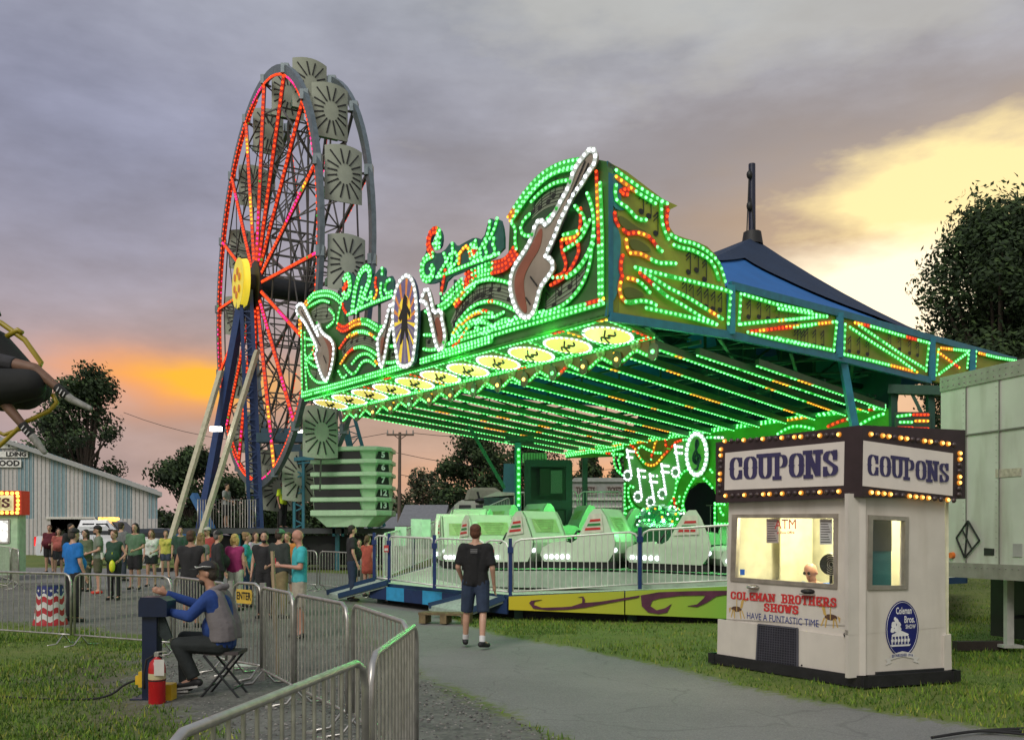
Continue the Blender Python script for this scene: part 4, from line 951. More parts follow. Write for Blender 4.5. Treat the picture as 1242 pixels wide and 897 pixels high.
    # ---- guitars: raised cut-outs with white bulbs
    def guitar(z, out, body, name, off, nk=None, brown=None):
        o = plate(FP, z, out, mat('guitar_grey', (.30,.25,.20), .4, var=.2, scale=2), off, .06, 'guitar_cutout', 1)
        if brown: plate(FP, z, brown, mat('guitar_brown', (.28,.09,.05), .35, var=.15, scale=3), off+.012, .01, 'guitar_body', 2, o)
        for a, b in body: m = MB(); m.beam(FP.tr([a], z[0], z[1], off+.02)[0], FP.tr([b], z[0], z[1], off+.02)[0], .03, .008, up=FP.n); m.build('guitar_hardware', INK, o)
        P = FP.tr(out, z[0], z[1], off+.02); m = MB(); lights(m, P, FP.n, .14, .056, '3', True, True); m.build('light_string', LEDS, o)
    guitar(z2, [(668,42),(640,72),(620,95),(590,140),(578,185),(560,230),(535,270),(510,320),(480,365),(462,380),(445,348),(420,378),(405,440),(372,495),(332,550),(314,600),(312,650),(325,710),(350,762),(382,782),(412,765),(430,700),(445,640),(480,600),(505,560),(490,520),(462,520),(480,480),(505,430),(530,360),(560,300),(595,235),(622,205),(652,150),(682,115),(688,68)], [((640,100),(470,500)),((655,110),(485,505)),((400,600),(430,640)),((380,690),(400,720))], 'guitar', .16, brown=[(448,380),(415,440),(385,500),(345,560),(330,610),(330,660),(345,720),(378,765),(385,740),(370,660),(370,600),(400,540),(440,480),(452,420)])
    guitar(z1, [(92,252),(72,265),(70,300),(85,320),(115,350),(140,400),(165,450),(182,490),(165,512),(175,545),(195,610),(212,645),(228,655),(245,610),(258,560),(264,510),(265,470),(250,435),(215,415),(192,385),(182,345),(172,365),(180,410),(190,430),(165,385),(145,340),(120,290),(108,262)], [((95,290),(195,470)),((210,520),(225,560))], 'guitar', .16, brown=[(195,400),(215,440),(235,480),(240,540),(232,600),(225,630),(255,520),(255,470),(235,435)])
    guitar(z1, [(562,248),(545,290),(535,350),(512,395),(488,430),(492,500),(500,560),(508,590),(520,560),(532,500),(545,420),(562,370),(580,330),(580,285)], [((555,290),(510,520))], 'guitar', .14, brown=[(510,420),(500,470),(507,540),(525,470),(525,430)])
    guitar(z1, [(746,165),(722,215),(712,250),(738,240),(755,290),(770,360),(785,430),(795,470),(812,500),(830,480),(842,420),(832,370),(822,330),(825,295),(800,285),(785,310),(775,270),(765,215)], [((748,190),(800,420))], 'guitar', .14, brown=[(785,330),(790,400),(810,470),(828,430),(822,370),(808,320)])
    # ---- poster with radial burst
    po = [(612,583),(600,520),(585,430),(578,330),(582,250),(595,180),(620,130),(655,103),(685,140),(700,220),(704,320),(700,420),(690,500),(680,572)]
    pp = plate(FP, z1, po, mat('poster_edge', (.05,.06,.12), .5), .20, .10, 'poster', 1)
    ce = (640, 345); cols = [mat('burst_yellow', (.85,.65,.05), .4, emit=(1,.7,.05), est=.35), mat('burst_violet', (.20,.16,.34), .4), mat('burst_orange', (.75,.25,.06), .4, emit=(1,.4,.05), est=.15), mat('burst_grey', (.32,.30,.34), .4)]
    Pp = smooth_line(FP.tr(po, z1[0], z1[1], .21), 1, True); c = FP.tr([ce], z1[0], z1[1], .21)[0]; m = MB(); n = len(Pp)
    Pr = resample(Pp, .12, True); n = len(Pr)
    for i in range(n):
        a, b = c.lerp(Pr[i], .93), c.lerp(Pr[(i+1) % n], .93); lowp = (a.z < c.z)
        mi = (0, 1, 3, 1)[i % 4] if lowp else (0, 0, 2, 0)[i % 4]
        if not lowp and (a-c).length > .75: pass
        m.poly([c, a, b], mi)
        if not lowp: m.poly([c.lerp(a, .6)+FP.n*.002, a+FP.n*.002, b+FP.n*.002, c.lerp(b, .6)+FP.n*.002], (1, 1, 2)[i % 3])
    m.build('burst', cols, pp)
    fg = plate(FP, z1, [(640,205),(655,225),(652,260),(672,300),(668,330),(655,300),(655,360),(660,430),(665,470),(650,430),(642,390),(635,430),(625,460),(615,470),(622,400),(628,330),(618,350),(610,330),(628,280),(632,240)], INK, .22, .006, 'dancer_silhouette', 0, pp)
    P = FP.tr(po, z1[0], z1[1], .215); m = MB(); lights(m, P, FP.n, .15, .058, '3', True, True); m.build('light_string', LEDS, pp)
    # ---- script signs above
    def script(z, strokes, backing, name):
        b = plate(FP, z, backing, mat('sign_backing', (.02,.10,.09), .5), .12, .05, name, 1)
        for pts, pat in strokes:
            P = FP.tr(pts, z[0], z[1], .14); m = MB(); lights(m, P, FP.n, .12, .048, pat, False, True, 2 if len(pts) > 6 else 1, .095, rnd); m.build('light_string', LEDS, b)
        return b
    mus = [([(322,300),(305,275),(305,255)], 'warm'), ([(330,150),(312,165),(308,200),(320,225),(345,190),(340,120),(325,100),(312,130)], 'mix'), ([(355,290),(362,230),(375,150),(400,85),(430,60),(450,90),(440,150),(410,220),(400,270)], '0'), ([(375,300),(390,240),(405,170)], '0'),
           ([(430,160),(418,210),(428,240),(448,220),(455,170),(455,240)], 'mix'), ([(478,120),(472,160),(488,190),(470,225)], 'warm'), ([(505,150),(500,190),(508,215)], 'mix'), ([(510,70),(510,100)], '0'), ([(550,130),(530,140),(522,180),(535,205),(560,190)], '0'), ([(330,310),(400,275),(470,245),(560,212)], '0')]
    script(z1, mus, [(300,100),(345,85),(375,150),(405,55),(435,45),(460,85),(450,130),(500,60),(525,70),(520,120),(567,105),(570,220),(460,265),(320,325),(298,290),(308,240),(298,180)], 'word_music')
    exp = [([(940,640),(918,650),(905,620),(940,600),(940,560),(915,545),(885,565),(870,620),(878,665),(900,700)], 'warm'), ([(900,695),(850,720),(832,770),(838,830),(865,850),(895,830),(905,790),(890,770)], '0'), ([(968,690),(985,740),(1000,790)], '0'), ([(1005,695),(975,750),(925,830)], '0'), ([(1018,630),(1020,700),(1005,780)], '0'), ([(975,790),(965,850),(950,930)], 'warm'), ([(1020,680),(1050,690),(1050,740),(1015,770)], 'mix'),
           ([(1062,690),(1058,750)], 'warm'), ([(1070,680),(1100,640),(1115,660)], '1'), ([(1125,700),(1160,670),(1160,620),(1135,640),(1125,690),(1145,730),(1190,700)], 'mix'), ([(1225,620),(1210,660),(1235,700),(1200,730)], '0'), ([(1270,600),(1260,640),(1285,680),(1250,710)], '0'), ([(930,830),(1010,800),(1130,750),(1300,690)], '0'), ([(1170,690),(1200,640),(1240,560),(1245,500)], 'mix'), ([(1245,600),(1275,540),(1290,480)], '0')]
    script(z3, exp, [(945,655),(915,665),(895,620),(925,590),(915,560),(890,590),(880,650),(905,690),(960,680),(1010,610),(1040,650),(1100,615),(1150,590),(1200,610),(1235,480),(1260,480),(1270,530),(1300,470),(1325,560),(1325,690),(1100,790),(985,835),(960,925),(940,915),(955,850),(880,875),(830,860),(815,800),(828,720),(855,690),(860,600),(890,545),(940,540),(955,590)], 'word_express')
    for (x, y0, y1) in ((462,355,398),(537,318,368),(554,340,358),(591,312,324),(436,345,390),(415,350,372)): m = MB(); m.beam(FP.hit(x, y0, .04), FP.hit(x, y1, .04), .07); m.build('sign_support', DKG, RT)
    # ---- soffit with discs
    sw = 1.3; LF = hi_s; a = CC.copy(); dv = NN*sw+V((0,0,-.2)); so_n = U.cross(dv).normalized(); so_n = so_n if so_n.z < 0 else -so_n
    m = MB(); q = [CC+V((0,0,-.02)), CC+U*LF+V((0,0,-.02)), CC+U*LF+dv, CC+dv]; m.prism(q, (0,0,.06)); SF = m.build('soffit', mat('soffit_green', (.06,.30,.05), .5, var=.2), RT)
    W_ = lambda s, t, off=.01: CC+U*s+dv*t+V((0,0,-.02))+so_n*off
    ND = 11
    for i in range(ND):
        s0 = .62+i*(LF-1.15)/(ND-1); rx, ry = .44, .34
        el = [W_(s0+rx*math.cos(R(a_)), .5+ry*math.sin(R(a_)), .04) for a_ in range(0, 360, 15)]
        m = MB(); m.prism(el, so_n*.02); d = m.build('record_disc', YELL, SF)
        m = MB(); sq = [W_(s0+x*.3, .5+y*.2, .07) for x, y in ((-1,-.4),(-.5,.3),(-.2,-.3),(.1,.5),(.4,-.3),(.9,.4))]; m.path(smooth_line(sq, 2), .02, 5); m.path([W_(s0-.2, .3, .07), W_(s0+.1, .5, .07), W_(s0+.25, .72, .07)], .018, 5); m.build('squiggle', INK, d)
        m = MB(); lights(m, [W_(s0+(rx+.03)*math.cos(R(a_)), .5+(ry+.03)*math.sin(R(a_)), .04) for a_ in range(0, 360, 18)], so_n, .105, .040, '3', True, False); m.build('light_string', LEDS, d)
        if i < ND-1:
            sm_ = s0+(LF-1.15)/(ND-1)/2; m = MB(); lights(m, [W_(sm_, .12, .03), W_(sm_-.05, .5, .03), W_(sm_, .88, .03)], so_n, .12, .035, 'mix', rnd=rnd); m.build('light_string', LEDS, SF)
    for t_, pt_ in ((.05, 'mix'), (.95, 'mix'), (.89, '0')): m = MB(); lights(m, [W_(.05, t_, .02), W_(LF-.05, t_, .02)], so_n, .12, .035, pt_, sm=False, rnd=rnd); m.build('light_string', LEDS, SF)
    m = MB(); lights(m, [W_(.06, .06, .02), W_(.06, .95, .02)], so_n, .12, .035, 'mix', sm=False, rnd=rnd); m.build('light_string', LEDS, SF)
    # ---- valance with scallops
    VPn = Plane(CC+dv, U); nsc = 13; sl_ = LF/nsc; vs = []; m = MB(); hh = .24
    for i in range(nsc):
        s0 = i*sl_; st = []
        for k in range(13):
            f = k/12; dz = hh+.20*abs(math.cos(math.pi*f))**1.5; st.append((s0+f*sl_, dz))
        for (sa, da), (sb, db) in zip(st, st[1:]):
            m.add([VPn.pt(sa, 0), VPn.pt(sb, 0), VPn.pt(sb, -db), VPn.pt(sa, -da)], [(0,1,2,3)])
    VL = m.build('valance', mat('valance_pink', (.32,.16,.08), .5, var=.2), RT)
    for i in range(nsc):
        s0 = i*sl_; m = MB(); lights(m, [VPn.pt(s0+.10+f*(sl_-.2), -(hh-.05+.16*abs(math.cos(math.pi*f))**1.5), .03) for f in [k/8 for k in range(9)]], VPn.n, .10, .038, rnd.choice(['0', '0', 'mix', 'mix']), sm=False, rnd=rnd); m.build('light_string', LEDS, VL)
        m = MB(); c = VPn.pt(s0+sl_*.5, -.11, .02); 
        for a_ in (-50, 0, 50): m.ell(c+U*(.10*math.sin(R(a_)))+V((0,0,.09*math.cos(R(a_))-.03)), (.05, .05, .09), 8, 6)
        m.ell(c+V((0,0,-.08)), (.07,.05,.05), 8, 6); m.build('fleur_ornament', mat('ornament', (.5,.62,.3), .4), VL)
        m = MB(); c = VPn.pt(s0, -.30, .03); m.prism([c+U*(.13*math.cos(R(a_)))+V((0,0,.17*math.sin(R(a_)))) for a_ in range(0, 360, 20)], VPn.n*.03); o_ = m.build('medallion', mat('medallion', (.10,.10,.06), .4), VL)
        m = MB(); m.dome(c+VPn.n*.035, VPn.n, .045, 4 if i % 3 else 0, 8); m.build('bulb', LEDS, o_)
    m = MB(); lights(m, [VPn.pt(0, -.03, .02), VPn.pt(LF, -.03, .02)], VPn.n, .14, .026, '0', sm=False); m.build('light_string', LEDS, VL)
    # ---- side facade
    S4 = [(737,196),(760,208),(785,227),(805,242),(822,249.5),(813,254),(810.5,262),(812,275),(818,284),(830,288.5),(845,293),(858,299),(868,309),(875,323),(879,344),(880,350)]
    m = MB(); bot = SP.hit(737,383.5), SP.hit(884,406)
    tp = [SP.hit(x, y) for x, y in S4]; 
    def sz(p): return (p-SP.o).dot(SP.u)
    pts = sorted([(sz(p), p.z) for p in tp]); s_end = sz(SP.hit(883, 400)); zbot = 5.7
    poly = [SP.pt(s, 0)*1 for s, z in [(0, 0)]]
    outl2 = tp+[SP.hit(884, 348), bot[1], bot[0]]
    vs = outl2; m.prism(vs, -SP.n*.10); SF1 = m.build('side_facade', OLIVE, RT)
    segs = [((884,347.5),(1014,381),(1014,432.5),(884,405.5)), ((1017,382),(1126,411),(1126,460),(1017,433.5)), ((1129,412),(1175,424),(1175,472),(1129,461)), ((1178,425),(1229,438),(1178,452))]
    for sg in segs: m = MB(); m.prism([SP.hit(x, y) for x, y in sg], -SP.n*.10); m.build('side_truss_panel', OLIVE, RT)
    m = MB()
    for (a_, b_) in (((738,384.5),(885,407)),((885,407),(1015,434)),((1015,434),(1127,461.5)),((884,346.5),(1015,380)),((1015,380),(1127,410)),((1127,410),(1230,437.5))): m.beam(SP.hit(*a_, .03), SP.hit(*b_, .03), .09, .16)
    for x, ya, yb in ((884,347,406),(1015.5,380,434),(1127.5,410,462),(1176.5,424,470)): m.beam(SP.hit(x, ya, .04), SP.hit(x, yb, .04), .17, .14)
    m.build('side_frame', BLUEP, RT)
    plate(SP, z4, [(100,290),(130,300),(180,340),(240,370),(180,360),(120,350)], OLIVED, .02, .01, 'painted_wave', 2); plate(SP, z4, [(150,395),(200,400),(260,450),(200,450),(160,440)], OLIVED, .02, .01, 'painted_wave', 2); plate(SP, z4, [(125,610),(160,600),(230,640),(180,650),(135,655)], OLIVED, .02, .01, 'painted_wave', 2)
    plate(SP, z4, [(70,160),(85,100),(130,130),(110,240),(150,270),(80,270)], mat('side_teal', (.03,.22,.25), .5), .02, .01, 'painted_wave', 2); plate(SP, z4, [(66,300),(100,340),(118,400),(110,470),(120,520),(100,640),(66,690)], MATS['side_teal'], .02, .01, 'painted_wave', 2)
    rr = random.Random(3)
    def note(c, h):
        u, v = SP.u, SP.v; m = MB(); m.poly([c+u*(.075*math.cos(R(a)))+v*(.055*math.sin(R(a))) for a in range(0, 360, 45)]); m.beam(c+u*.06, c+u*.06+v*h, .02, .004, up=SP.n); m.beam(c+u*.06+v*h, c-u*.06+v*(h-.12), .03, .004, up=SP.n); m.beam(c+u*.06+v*(h-.08), c-u*.06+v*(h-.2), .02, .004, up=SP.n); m.build('printed_note', INK, SF1)
    for x, y in ((205,275),(238,295),(268,370),(410,538),(445,530),(480,570)): note(SP.tr([(x, y)], z4[0], z4[1], .016)[0], .42)
    for x, y in ((385,650),(415,660),(450,680),(480,690),(510,700),(540,705),(665,735),(710,735),(750,742),(790,745),(830,750),(870,755),(900,860),(870,850)): note(SP.tr([(x, y)], z4[0], z4[1], .055)[0], .36)
    for x, y in ((110,150),(145,155),(185,160),(225,165),(360,190),(405,195),(450,205),(560,165),(610,180),(660,200),(700,210)): note(SP.tr([(x, y)], z5[0], z5[1], .055)[0], .36)
    D = dict(sp=.135, r=.045, sm=True)
    T = dict(sp=.135, r=.045, sm=False, off=.05)
    SS = [(z4, [(91,98),(143,138),(215,188),(264,218),(313,243)], 'mix', D), (z4, [(313,243),(317,270),(311,297),(310,325),(318,355)], 'warm', D), (z4, [(330,378),(372,405),(420,412),(465,433),(505,463),(530,488),(548,520),(558,553),(565,580)], '0', D), (z4, [(91,126),(117,146),(166,183),(215,214),(262,242)], 'mix', D), (z4, [(288,235),(288,290),(291,325),(301,362),(319,396)], 'warm', D), (z4, [(342,422),(370,434),(420,442),(460,462),(495,482),(515,507),(530,545),(538,574)], '0', D),
      (z4, [(91,163),(85,185),(93,235),(113,243),(140,260),(158,280),(175,303),(200,314),(221,313)], 'mix', D), (z4, [(85,283),(87,312),(101,339)], 'warm', D), (z4, [(122,357),(143,376),(165,369),(190,369),(214,377),(237,387),(254,407),(266,428),(290,449)], 'mix', D), (z4, [(135,400),(137,430),(145,458),(165,457),(190,459),(212,466),(236,481),(260,494),(291,503),(317,500),(350,503)], 'mix', D),
      (z4, [(120,468),(106,522),(123,545),(108,590),(105,620),(112,648),(128,670),(158,673),(187,665),(213,665),(240,670),(264,683)], 'mix', D), (z4, [(142,567),(166,570),(190,580),(212,598),(237,628)], 'mix', D), (z4, [(110,190),(150,170),(140,210),(120,200)], 'warm', D),
      (z4, [(165,522),(212,535),(285,553),(400,580),(468,597),(545,616),(578,628)], 'mix', T), (z4, [(582,630),(570,765)], '0', T), (z4, [(165,522),(240,565),(310,610),(400,655),(480,705),(545,745)], 'mix', T), (z4, [(185,545),(300,645),(380,690),(450,735),(520,768)], 'mix', T), (z4, [(213,698),(330,722),(430,745),(518,770)], '0', T),
      (z4, [(625,637),(617,768)], '0', T), (z4, [(640,640),(780,682),(933,714)], 'mix', T), (z4, [(625,768),(780,752),(933,740)], 'mix', T), (z4, [(655,802),(780,787),(933,772)], 'mix', T), (z4, [(655,802),(780,832),(920,862)], '0', T),
      (z5, [(0,-20),(120,-3),(240,20)], 'mix', T), (z5, [(0,40),(120,28),(240,18)], 'mix', T), (z5, [(0,75),(110,65),(285,45)], 'mix', T), (z5, [(290,48),(275,185)], '0', T), (z5, [(-10,125),(100,150),(275,188)], 'mix', T),
      (z5, [(332,58),(325,205)], '0', T), (z5, [(380,50),(470,70),(600,110),(750,150)], 'mix', T), (z5, [(750,152),(735,288)], '0', T), (z5, [(355,72),(480,155),(600,230),(690,295)], 'mix', T), (z5, [(400,62),(500,130),(610,205),(735,282)], '0', T), (z5, [(328,207),(460,237),(580,267),(690,295)], 'mix', T),
      (z5, [(797,182),(785,310)], '0', T), (z5, [(950,188),(940,272)], '0', T), (z5, [(795,195),(900,272)], 'warm', T), (z5, [(940,200),(800,305)], '0', T), (z5, [(810,175),(945,190)], 'warm', T), (z5, [(985,192),(980,265)], '0', T), (z5, [(1000,200),(1090,222),(1185,238)], 'mix', T)]
    strings(SP, SS, .04)
    # ---- rafters: thin channels with bulbs from the front to the backdrop
    inner = lambda s: CC+U*s+dv+V((0,0,-.06)); nr = 14
    for i in range(nr):
        a_ = inner(.15+i*(LF-.3)/(nr-1)); b_ = D0+DU*(1.2+i*13.1/(nr-1)); b_ = V((b_.x, b_.y, 4.93))-NN*.1
        if i == 0: a_ = a_-U*.05+V((0,0,-.05))
        m = MB(); m.beam(a_, b_, .10, .14); rf = m.build('rafter', mat('rafter_green', (.04,.10,.04), .5), RT)
        m = MB(); lights(m, [a_+V((0,0,-.08)), b_+V((0,0,-.08))], V((-.25,-.35,-1)), .145, .038, 'strip', sm=False, rnd=rnd); m.build('light_string', LEDS, rf)
    for k in range(2):    # two more to the right of the corner, under the side
        a_ = CC+SD*(2.3+k*1.9)+V((.2,.35,-.3)); b_ = D0+DU*(.55-k*.5)+V((0,0,.05)); m = MB(); m.beam(a_, b_, .1, .14); rf = m.build('rafter', MATS['rafter_green'], RT)
        m = MB(); lights(m, [a_+V((0,0,-.08)), b_+V((0,0,-.08))], V((-.25,-.35,-1)), .145, .038, 'strip', sm=False, rnd=rnd); m.build('light_string', LEDS, rf)
    for k in range(4):    # cross purlins above the rafters
        f = .12+k*.26; a_ = (inner(0)).lerp(D0, f)+V((0,0,.20)); b_ = inner(LF).lerp(D1, f)+V((0,0,.20)); m = MB(); m.beam(a_+SD*.3, b_, .06, .08); m.build('purlin', DKG, RT)
        m = MB(); n_ = 9
        for q in range(n_): p0 = a_.lerp(b_, q/n_); p1 = a_.lerp(b_, (q+1)/n_)+V((0,0,.5)); m.beam(p0, p1, .045); m.beam(p1, a_.lerp(b_, (q+1)/n_), .045)
        m.beam(a_+V((0,0,.5)), b_+V((0,0,.5)), .05); m.build('roof_truss', DKG, RT)
    # ---- side underframe beams
    m = MB(); pk = V((7.1, 26.8, 10.4))
    for s in (1.6, 3.6, 5.8, 8.2, 10.5): p0 = CC+SD*s+V((.1,.15,.1)); m.beam(p0, p0.lerp(pk, .8)+V((0,0,-.9)), .12)
    for s in (.8, 3.0, 5.4, 7.8): p0 = CC+SD*s+V((.15,.25,.05)); p1 = CC+SD*(s+2.6)+NN*2.4*0+U*1.6+V((0,0,.1)); m.beam(p0, p1, .07); m.beam(CC+SD*(s+1.9)+V((.1,.2,.1)), CC+SD*(s)+U*1.8, .05)
    m.beam(CC+U*1.7+SD*.5, CC+U*1.7+SD*12, .14); m.beam(CC+U*1.7+SD*.5+V((0,0,.8)), CC+U*1.7+SD*12+V((0,0,.8)), .1)
    for k in range(9): p = CC+U*1.7+SD*(.5+k*1.4); m.beam(p, p+V((0,0,.8)), .06); m.beam(p, p+SD*1.4+V((0,0,.8)), .05)
    m.build('underframe', DKG, RT)
    for s in (1.2, 3.4, 6.0, 8.4): m = MB(); p = CC+U*2.3+SD*s; m.poly([p, p+SD*1.5, p+SD*1.5+U*.3+V((0,0,1.4)), p+U*.3+V((0,0,1.2))]); m.build('tarp', FAB, RT)
    m = MB(); q_ = [D0+V((.35,.25,-.05)), D0+DU*11.3+V((.35,.25,-.05)), D0+DU*10+V((1.2,.9,2.6)), D0+V((1.0,.8,2.2))]; g_ = []
    for j in range(7):
        a_ = q_[0].lerp(q_[3], j/6); b_ = q_[1].lerp(q_[2], j/6); g_.append([a_.lerp(b_, i/14)+V((0,0,.12*math.sin(i*1.7+j))) for i in range(15)])
    m.add([p for r_ in g_ for p in r_], [(j*15+i, j*15+i+1, (j+1)*15+i+1, (j+1)*15+i) for j in range(6) for i in range(14)], 0, True); m.build('rear_tarp', FAB, RT)
    # ---- canopy
    cA = CC+U*LF+V((0,0,.55)); cC = CC+V((.35,.3,.9)); cB = SP.hit(1216, 433); cB.z = 6.45; cBack = V((9.0, 36, 6.3)); 
    def cone(c0, c1, n=10, sag=.27, zf=1.0, top=pk, r0=0.0):
        m_ = []
        for j in range(9):
            f = r0+(1-r0)*j/8; row = []
            for i in range(n+1):
                e = c0.lerp(c1, i/n); p = top.lerp(e, f); p.z -= sag*4*f*(1-f)*(top.z-e.z)*.5*.55; row.append(p)
            m_.append(row)
        return m_
    def addgrid(m, g, mi=0):
        R_, C_ = len(g), len(g[0]); m.add([p for r_ in g for p in r_], [(j*C_+i, j*C_+i+1, (j+1)*C_+i+1, (j+1)*C_+i) for j in range(R_-1) for i in range(C_-1)], mi, True)
    sideB = SP.hit(884, 347); sideB.z += .02
    m = MB(); pts = [cA, cC, SP.hit(884,346,-.15), SP.hit(1015,380,-.15), SP.hit(1127,410,-.15), cB, cBack, cA]
    for a_, b_ in zip(pts, pts[1:]): addgrid(m, cone(a_, b_))
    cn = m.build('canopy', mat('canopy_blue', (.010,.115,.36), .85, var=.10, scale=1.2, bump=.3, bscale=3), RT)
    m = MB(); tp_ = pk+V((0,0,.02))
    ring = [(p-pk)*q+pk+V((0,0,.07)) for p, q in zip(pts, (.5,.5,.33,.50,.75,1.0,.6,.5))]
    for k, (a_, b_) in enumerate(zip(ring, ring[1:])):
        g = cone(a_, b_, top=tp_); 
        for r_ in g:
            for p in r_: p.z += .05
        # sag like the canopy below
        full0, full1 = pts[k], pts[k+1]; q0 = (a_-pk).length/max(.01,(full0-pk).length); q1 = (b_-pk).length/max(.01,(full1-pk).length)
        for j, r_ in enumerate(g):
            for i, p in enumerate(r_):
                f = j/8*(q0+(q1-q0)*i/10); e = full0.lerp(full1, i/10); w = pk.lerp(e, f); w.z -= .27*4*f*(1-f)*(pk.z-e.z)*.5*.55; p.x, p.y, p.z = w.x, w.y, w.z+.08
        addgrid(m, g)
    m.build('canopy_shaded', mat('canopy_shade_navy', (.006,.022,.06), .85, var=.15, scale=1.2, bump=.3, bscale=3), cn)  # darker layer standing in for canopy faces that catch less light
    m = MB(); m.tube(pk+V((0,0,-5.5)), at(912, 199, 26.8), .12, .10, 10); m.build('mast', mat('mast_navy', (.01,.015,.04), .4), RT)
    m = MB(); m.tube(at(909, 205, 26.7), at(906, 280, 26.7), .02, .02, 5); m.tube(at(910, 240, 26.7), at(916, 280, 26.7), .02, .02, 5); m.ell(at(909, 250, 26.7), (.09,.09,.15), 8, 6); m.ell(at(909, 212, 26.7), (.09,.09,.13), 8, 6); m.build('rigging', INK, RT)
    m = MB(); m.tube(pk+V((0,0,-.15)), pk+V((0,0,.22)), .32, .26, 12); m.build('mast_collar', BLACK, RT)
    # ---- backdrop
    bo = [(757,637),(757,560),(752,553),(744,548),(735,530)]
    ztop = 4.9; bl = lambda px, py, off=0: BP.hit(px, py, off)
    m = MB(); m.prism([bl(757,636), bl(826,636), bl(827,610), bl(833,594), bl(845,585), bl(858,585), bl(866,594), bl(870,606), bl(870,636), bl(1085,640), bl(1085,494), bl(750,538.5), bl(757,560)], -BP.n*.12); BD = m.build('backdrop', mat('backdrop_green', (.07,.24,.015), .5, var=.3, scale=.8), RT)
    m = MB(); m.prism([bl(686,548), bl(757,538), bl(757,553), bl(686,555.5)], -BP.n*.1); m.build('backdrop_beam', MATS['backdrop_green'], RT)
    plate(BP, z6, [(10,190),(100,180),(200,240),(240,290),(330,370),(400,290),(520,170),(560,100),(330,100),(20,150)], mat('backdrop_ochre', (.30,.14,.02), .5, var=.3), .01, .01, 'painted_field', 1, BD)
    plate(BP, z6, [(135,200),(190,260),(280,400),(350,390),(420,300),(520,180),(600,140),(620,300),(560,400),(520,540),(480,640),(330,690),(200,660),(165,560),(130,450)], mat('backdrop_mint', (.20,.42,.14), .5, var=.25, scale=1), .016, .01, 'painted_field', 1, BD)
    B = dict(par=BD, sp=.15, r=.05)
    BS = [(z6, [(110,800),(300,800),(515,802)], '3', dict(B, sm=False)), (z6, [(120,490),(118,780)], '0', B), (z6, [(590,720),(565,640),(600,540),(655,450)], '0', B), (z6, [(735,450),(780,490),(800,520)], '0', B), (z6, [(570,730),(568,660)], '0', B),
      (z6, [(820,640),(820,790)], '0', B), (z6, [(825,650),(870,640),(895,650)], '0', B), (z6, [(860,680),(865,710),(885,730)], 'warm', B), (z6, [(820,802),(925,802)], '0', dict(B, sm=False)),
      (z6, [(40,200),(30,290),(50,380),(100,420)], '0', B), (z6, [(50,200),(120,165),(160,180),(200,220)], 'warm', B), (z6, [(100,260),(60,300),(90,360),(80,400)], '0', B),
      (z6, [(240,290),(200,240),(215,235),(240,300),(300,350),(360,345),(400,290),(460,230),(510,175)], 'warm', B), (z6, [(230,210),(260,190),(280,220),(320,230),(345,250),(400,250)], 'mix', B), (z6, [(370,150),(345,190),(350,230),(325,270),(325,300)], 'mix', B), (z6, [(435,150),(435,190),(455,215)], 'warm', B), (z6, [(510,170),(560,150),(620,145)], 'mix', B), (z6, [(760,130),(820,128)], 'warm', B), (z6, [(820,130),(880,132)], '3', B),
      (z6, [(185,515),(150,500),(145,580),(165,640),(220,700),(280,720),(350,712),(410,690),(455,660),(485,620)], '0', B), (z6, [(520,450),(520,520),(500,590)], 'mix', B), (z6, [(610,380),(570,400),(545,440),(530,470)], '0', B), (z6, [(130,680),(180,660)], '0', B), (z6, [(130,720),(145,755),(180,740)], '0', B), (z6, [(250,720),(225,740),(212,775)], '0', B), (z6, [(415,690),(420,720),(410,765),(440,765)], 'mix', B), (z6, [(500,600),(510,650),(515,690),(505,715)], 'mix', B), (z6, [(545,590),(550,620),(520,640)], 'mix', B), (z6, [(785,380),(800,400)], '0', B),
      (z6, [(-350,240),(20,185)], 'mix', B)]
    BS = [b for b in BS if b[1][0][0] > -300]
    strings(BP, BS, .03)
    zz = ((700, 360), 4.14)
    for org, pts, pt_ in (((0,0), [(686,549.5),(757,540)], 'mix'), ((0,0), [(740,541.5),(790,534)], 'warm'), ((0,0), [(790,534),(915,515.5)], '0'), ((0,0), [(915,515.5),(985,505)], 'warm'), ((0,0), [(985,505),(1075,494.5)], 'mix'), ((0,0), [(690,546),(757,536.5),(915,513),(1075,491.5)], '0'), ((0,0), [(688,553),(720,548),(757,551)], 'mix')):
        strings(BP, [(((0,0),1), pts, pt_, dict(par=BD, sp=.16, r=.045, sm=False))], .05)
    strings(BP, [(((0,0),1), [(945,526),(958,518),(972,516),(988,520)], 'mix', B), (((0,0),1), [(1006,517),(1022,510),(1036,507)], 'mix', B), (((0,0),1), [(1046,514),(1058,507),(1073,502)], '0', B), (((0,0),1), [(690,551),(715,545),(735,548),(757,543)], '0', B)], .05)
    for hx, hy, dx, dy in ((150,425,-5,-200), (230,590,0,-215), (328,630,-5,-215), (418,568,-5,-230), (522,400,-5,-210)):
        N_ = lambda x, y: BP.tr([(x, y)], z6[0], z6[1], .07)[0]
        m = MB(); el = [N_(hx+30*math.cos(R(a_))*1.0, hy+36*math.sin(R(a_))) for a_ in range(0, 360, 20)]; m.prism(el, -BP.n*.05); no = m.build('music_note', mat('note_grey', (.3,.33,.3), .4), BD)
        m = MB(); lights(m, el, BP.n, .12, .055, '3', True, False); st = N_(hx+26, hy-20); tp__ = N_(hx+dx, hy+dy); lights(m, [st, tp__], BP.n, .10, .06, '3', False, False, 1)
        for q in (0, 48): lights(m, [N_(hx+dx, hy+dy+10+q), N_(hx+dx+55, hy+dy+15+q)], BP.n, .10, .055, '3', False, False)
        m.build('light_string', LEDS, no)
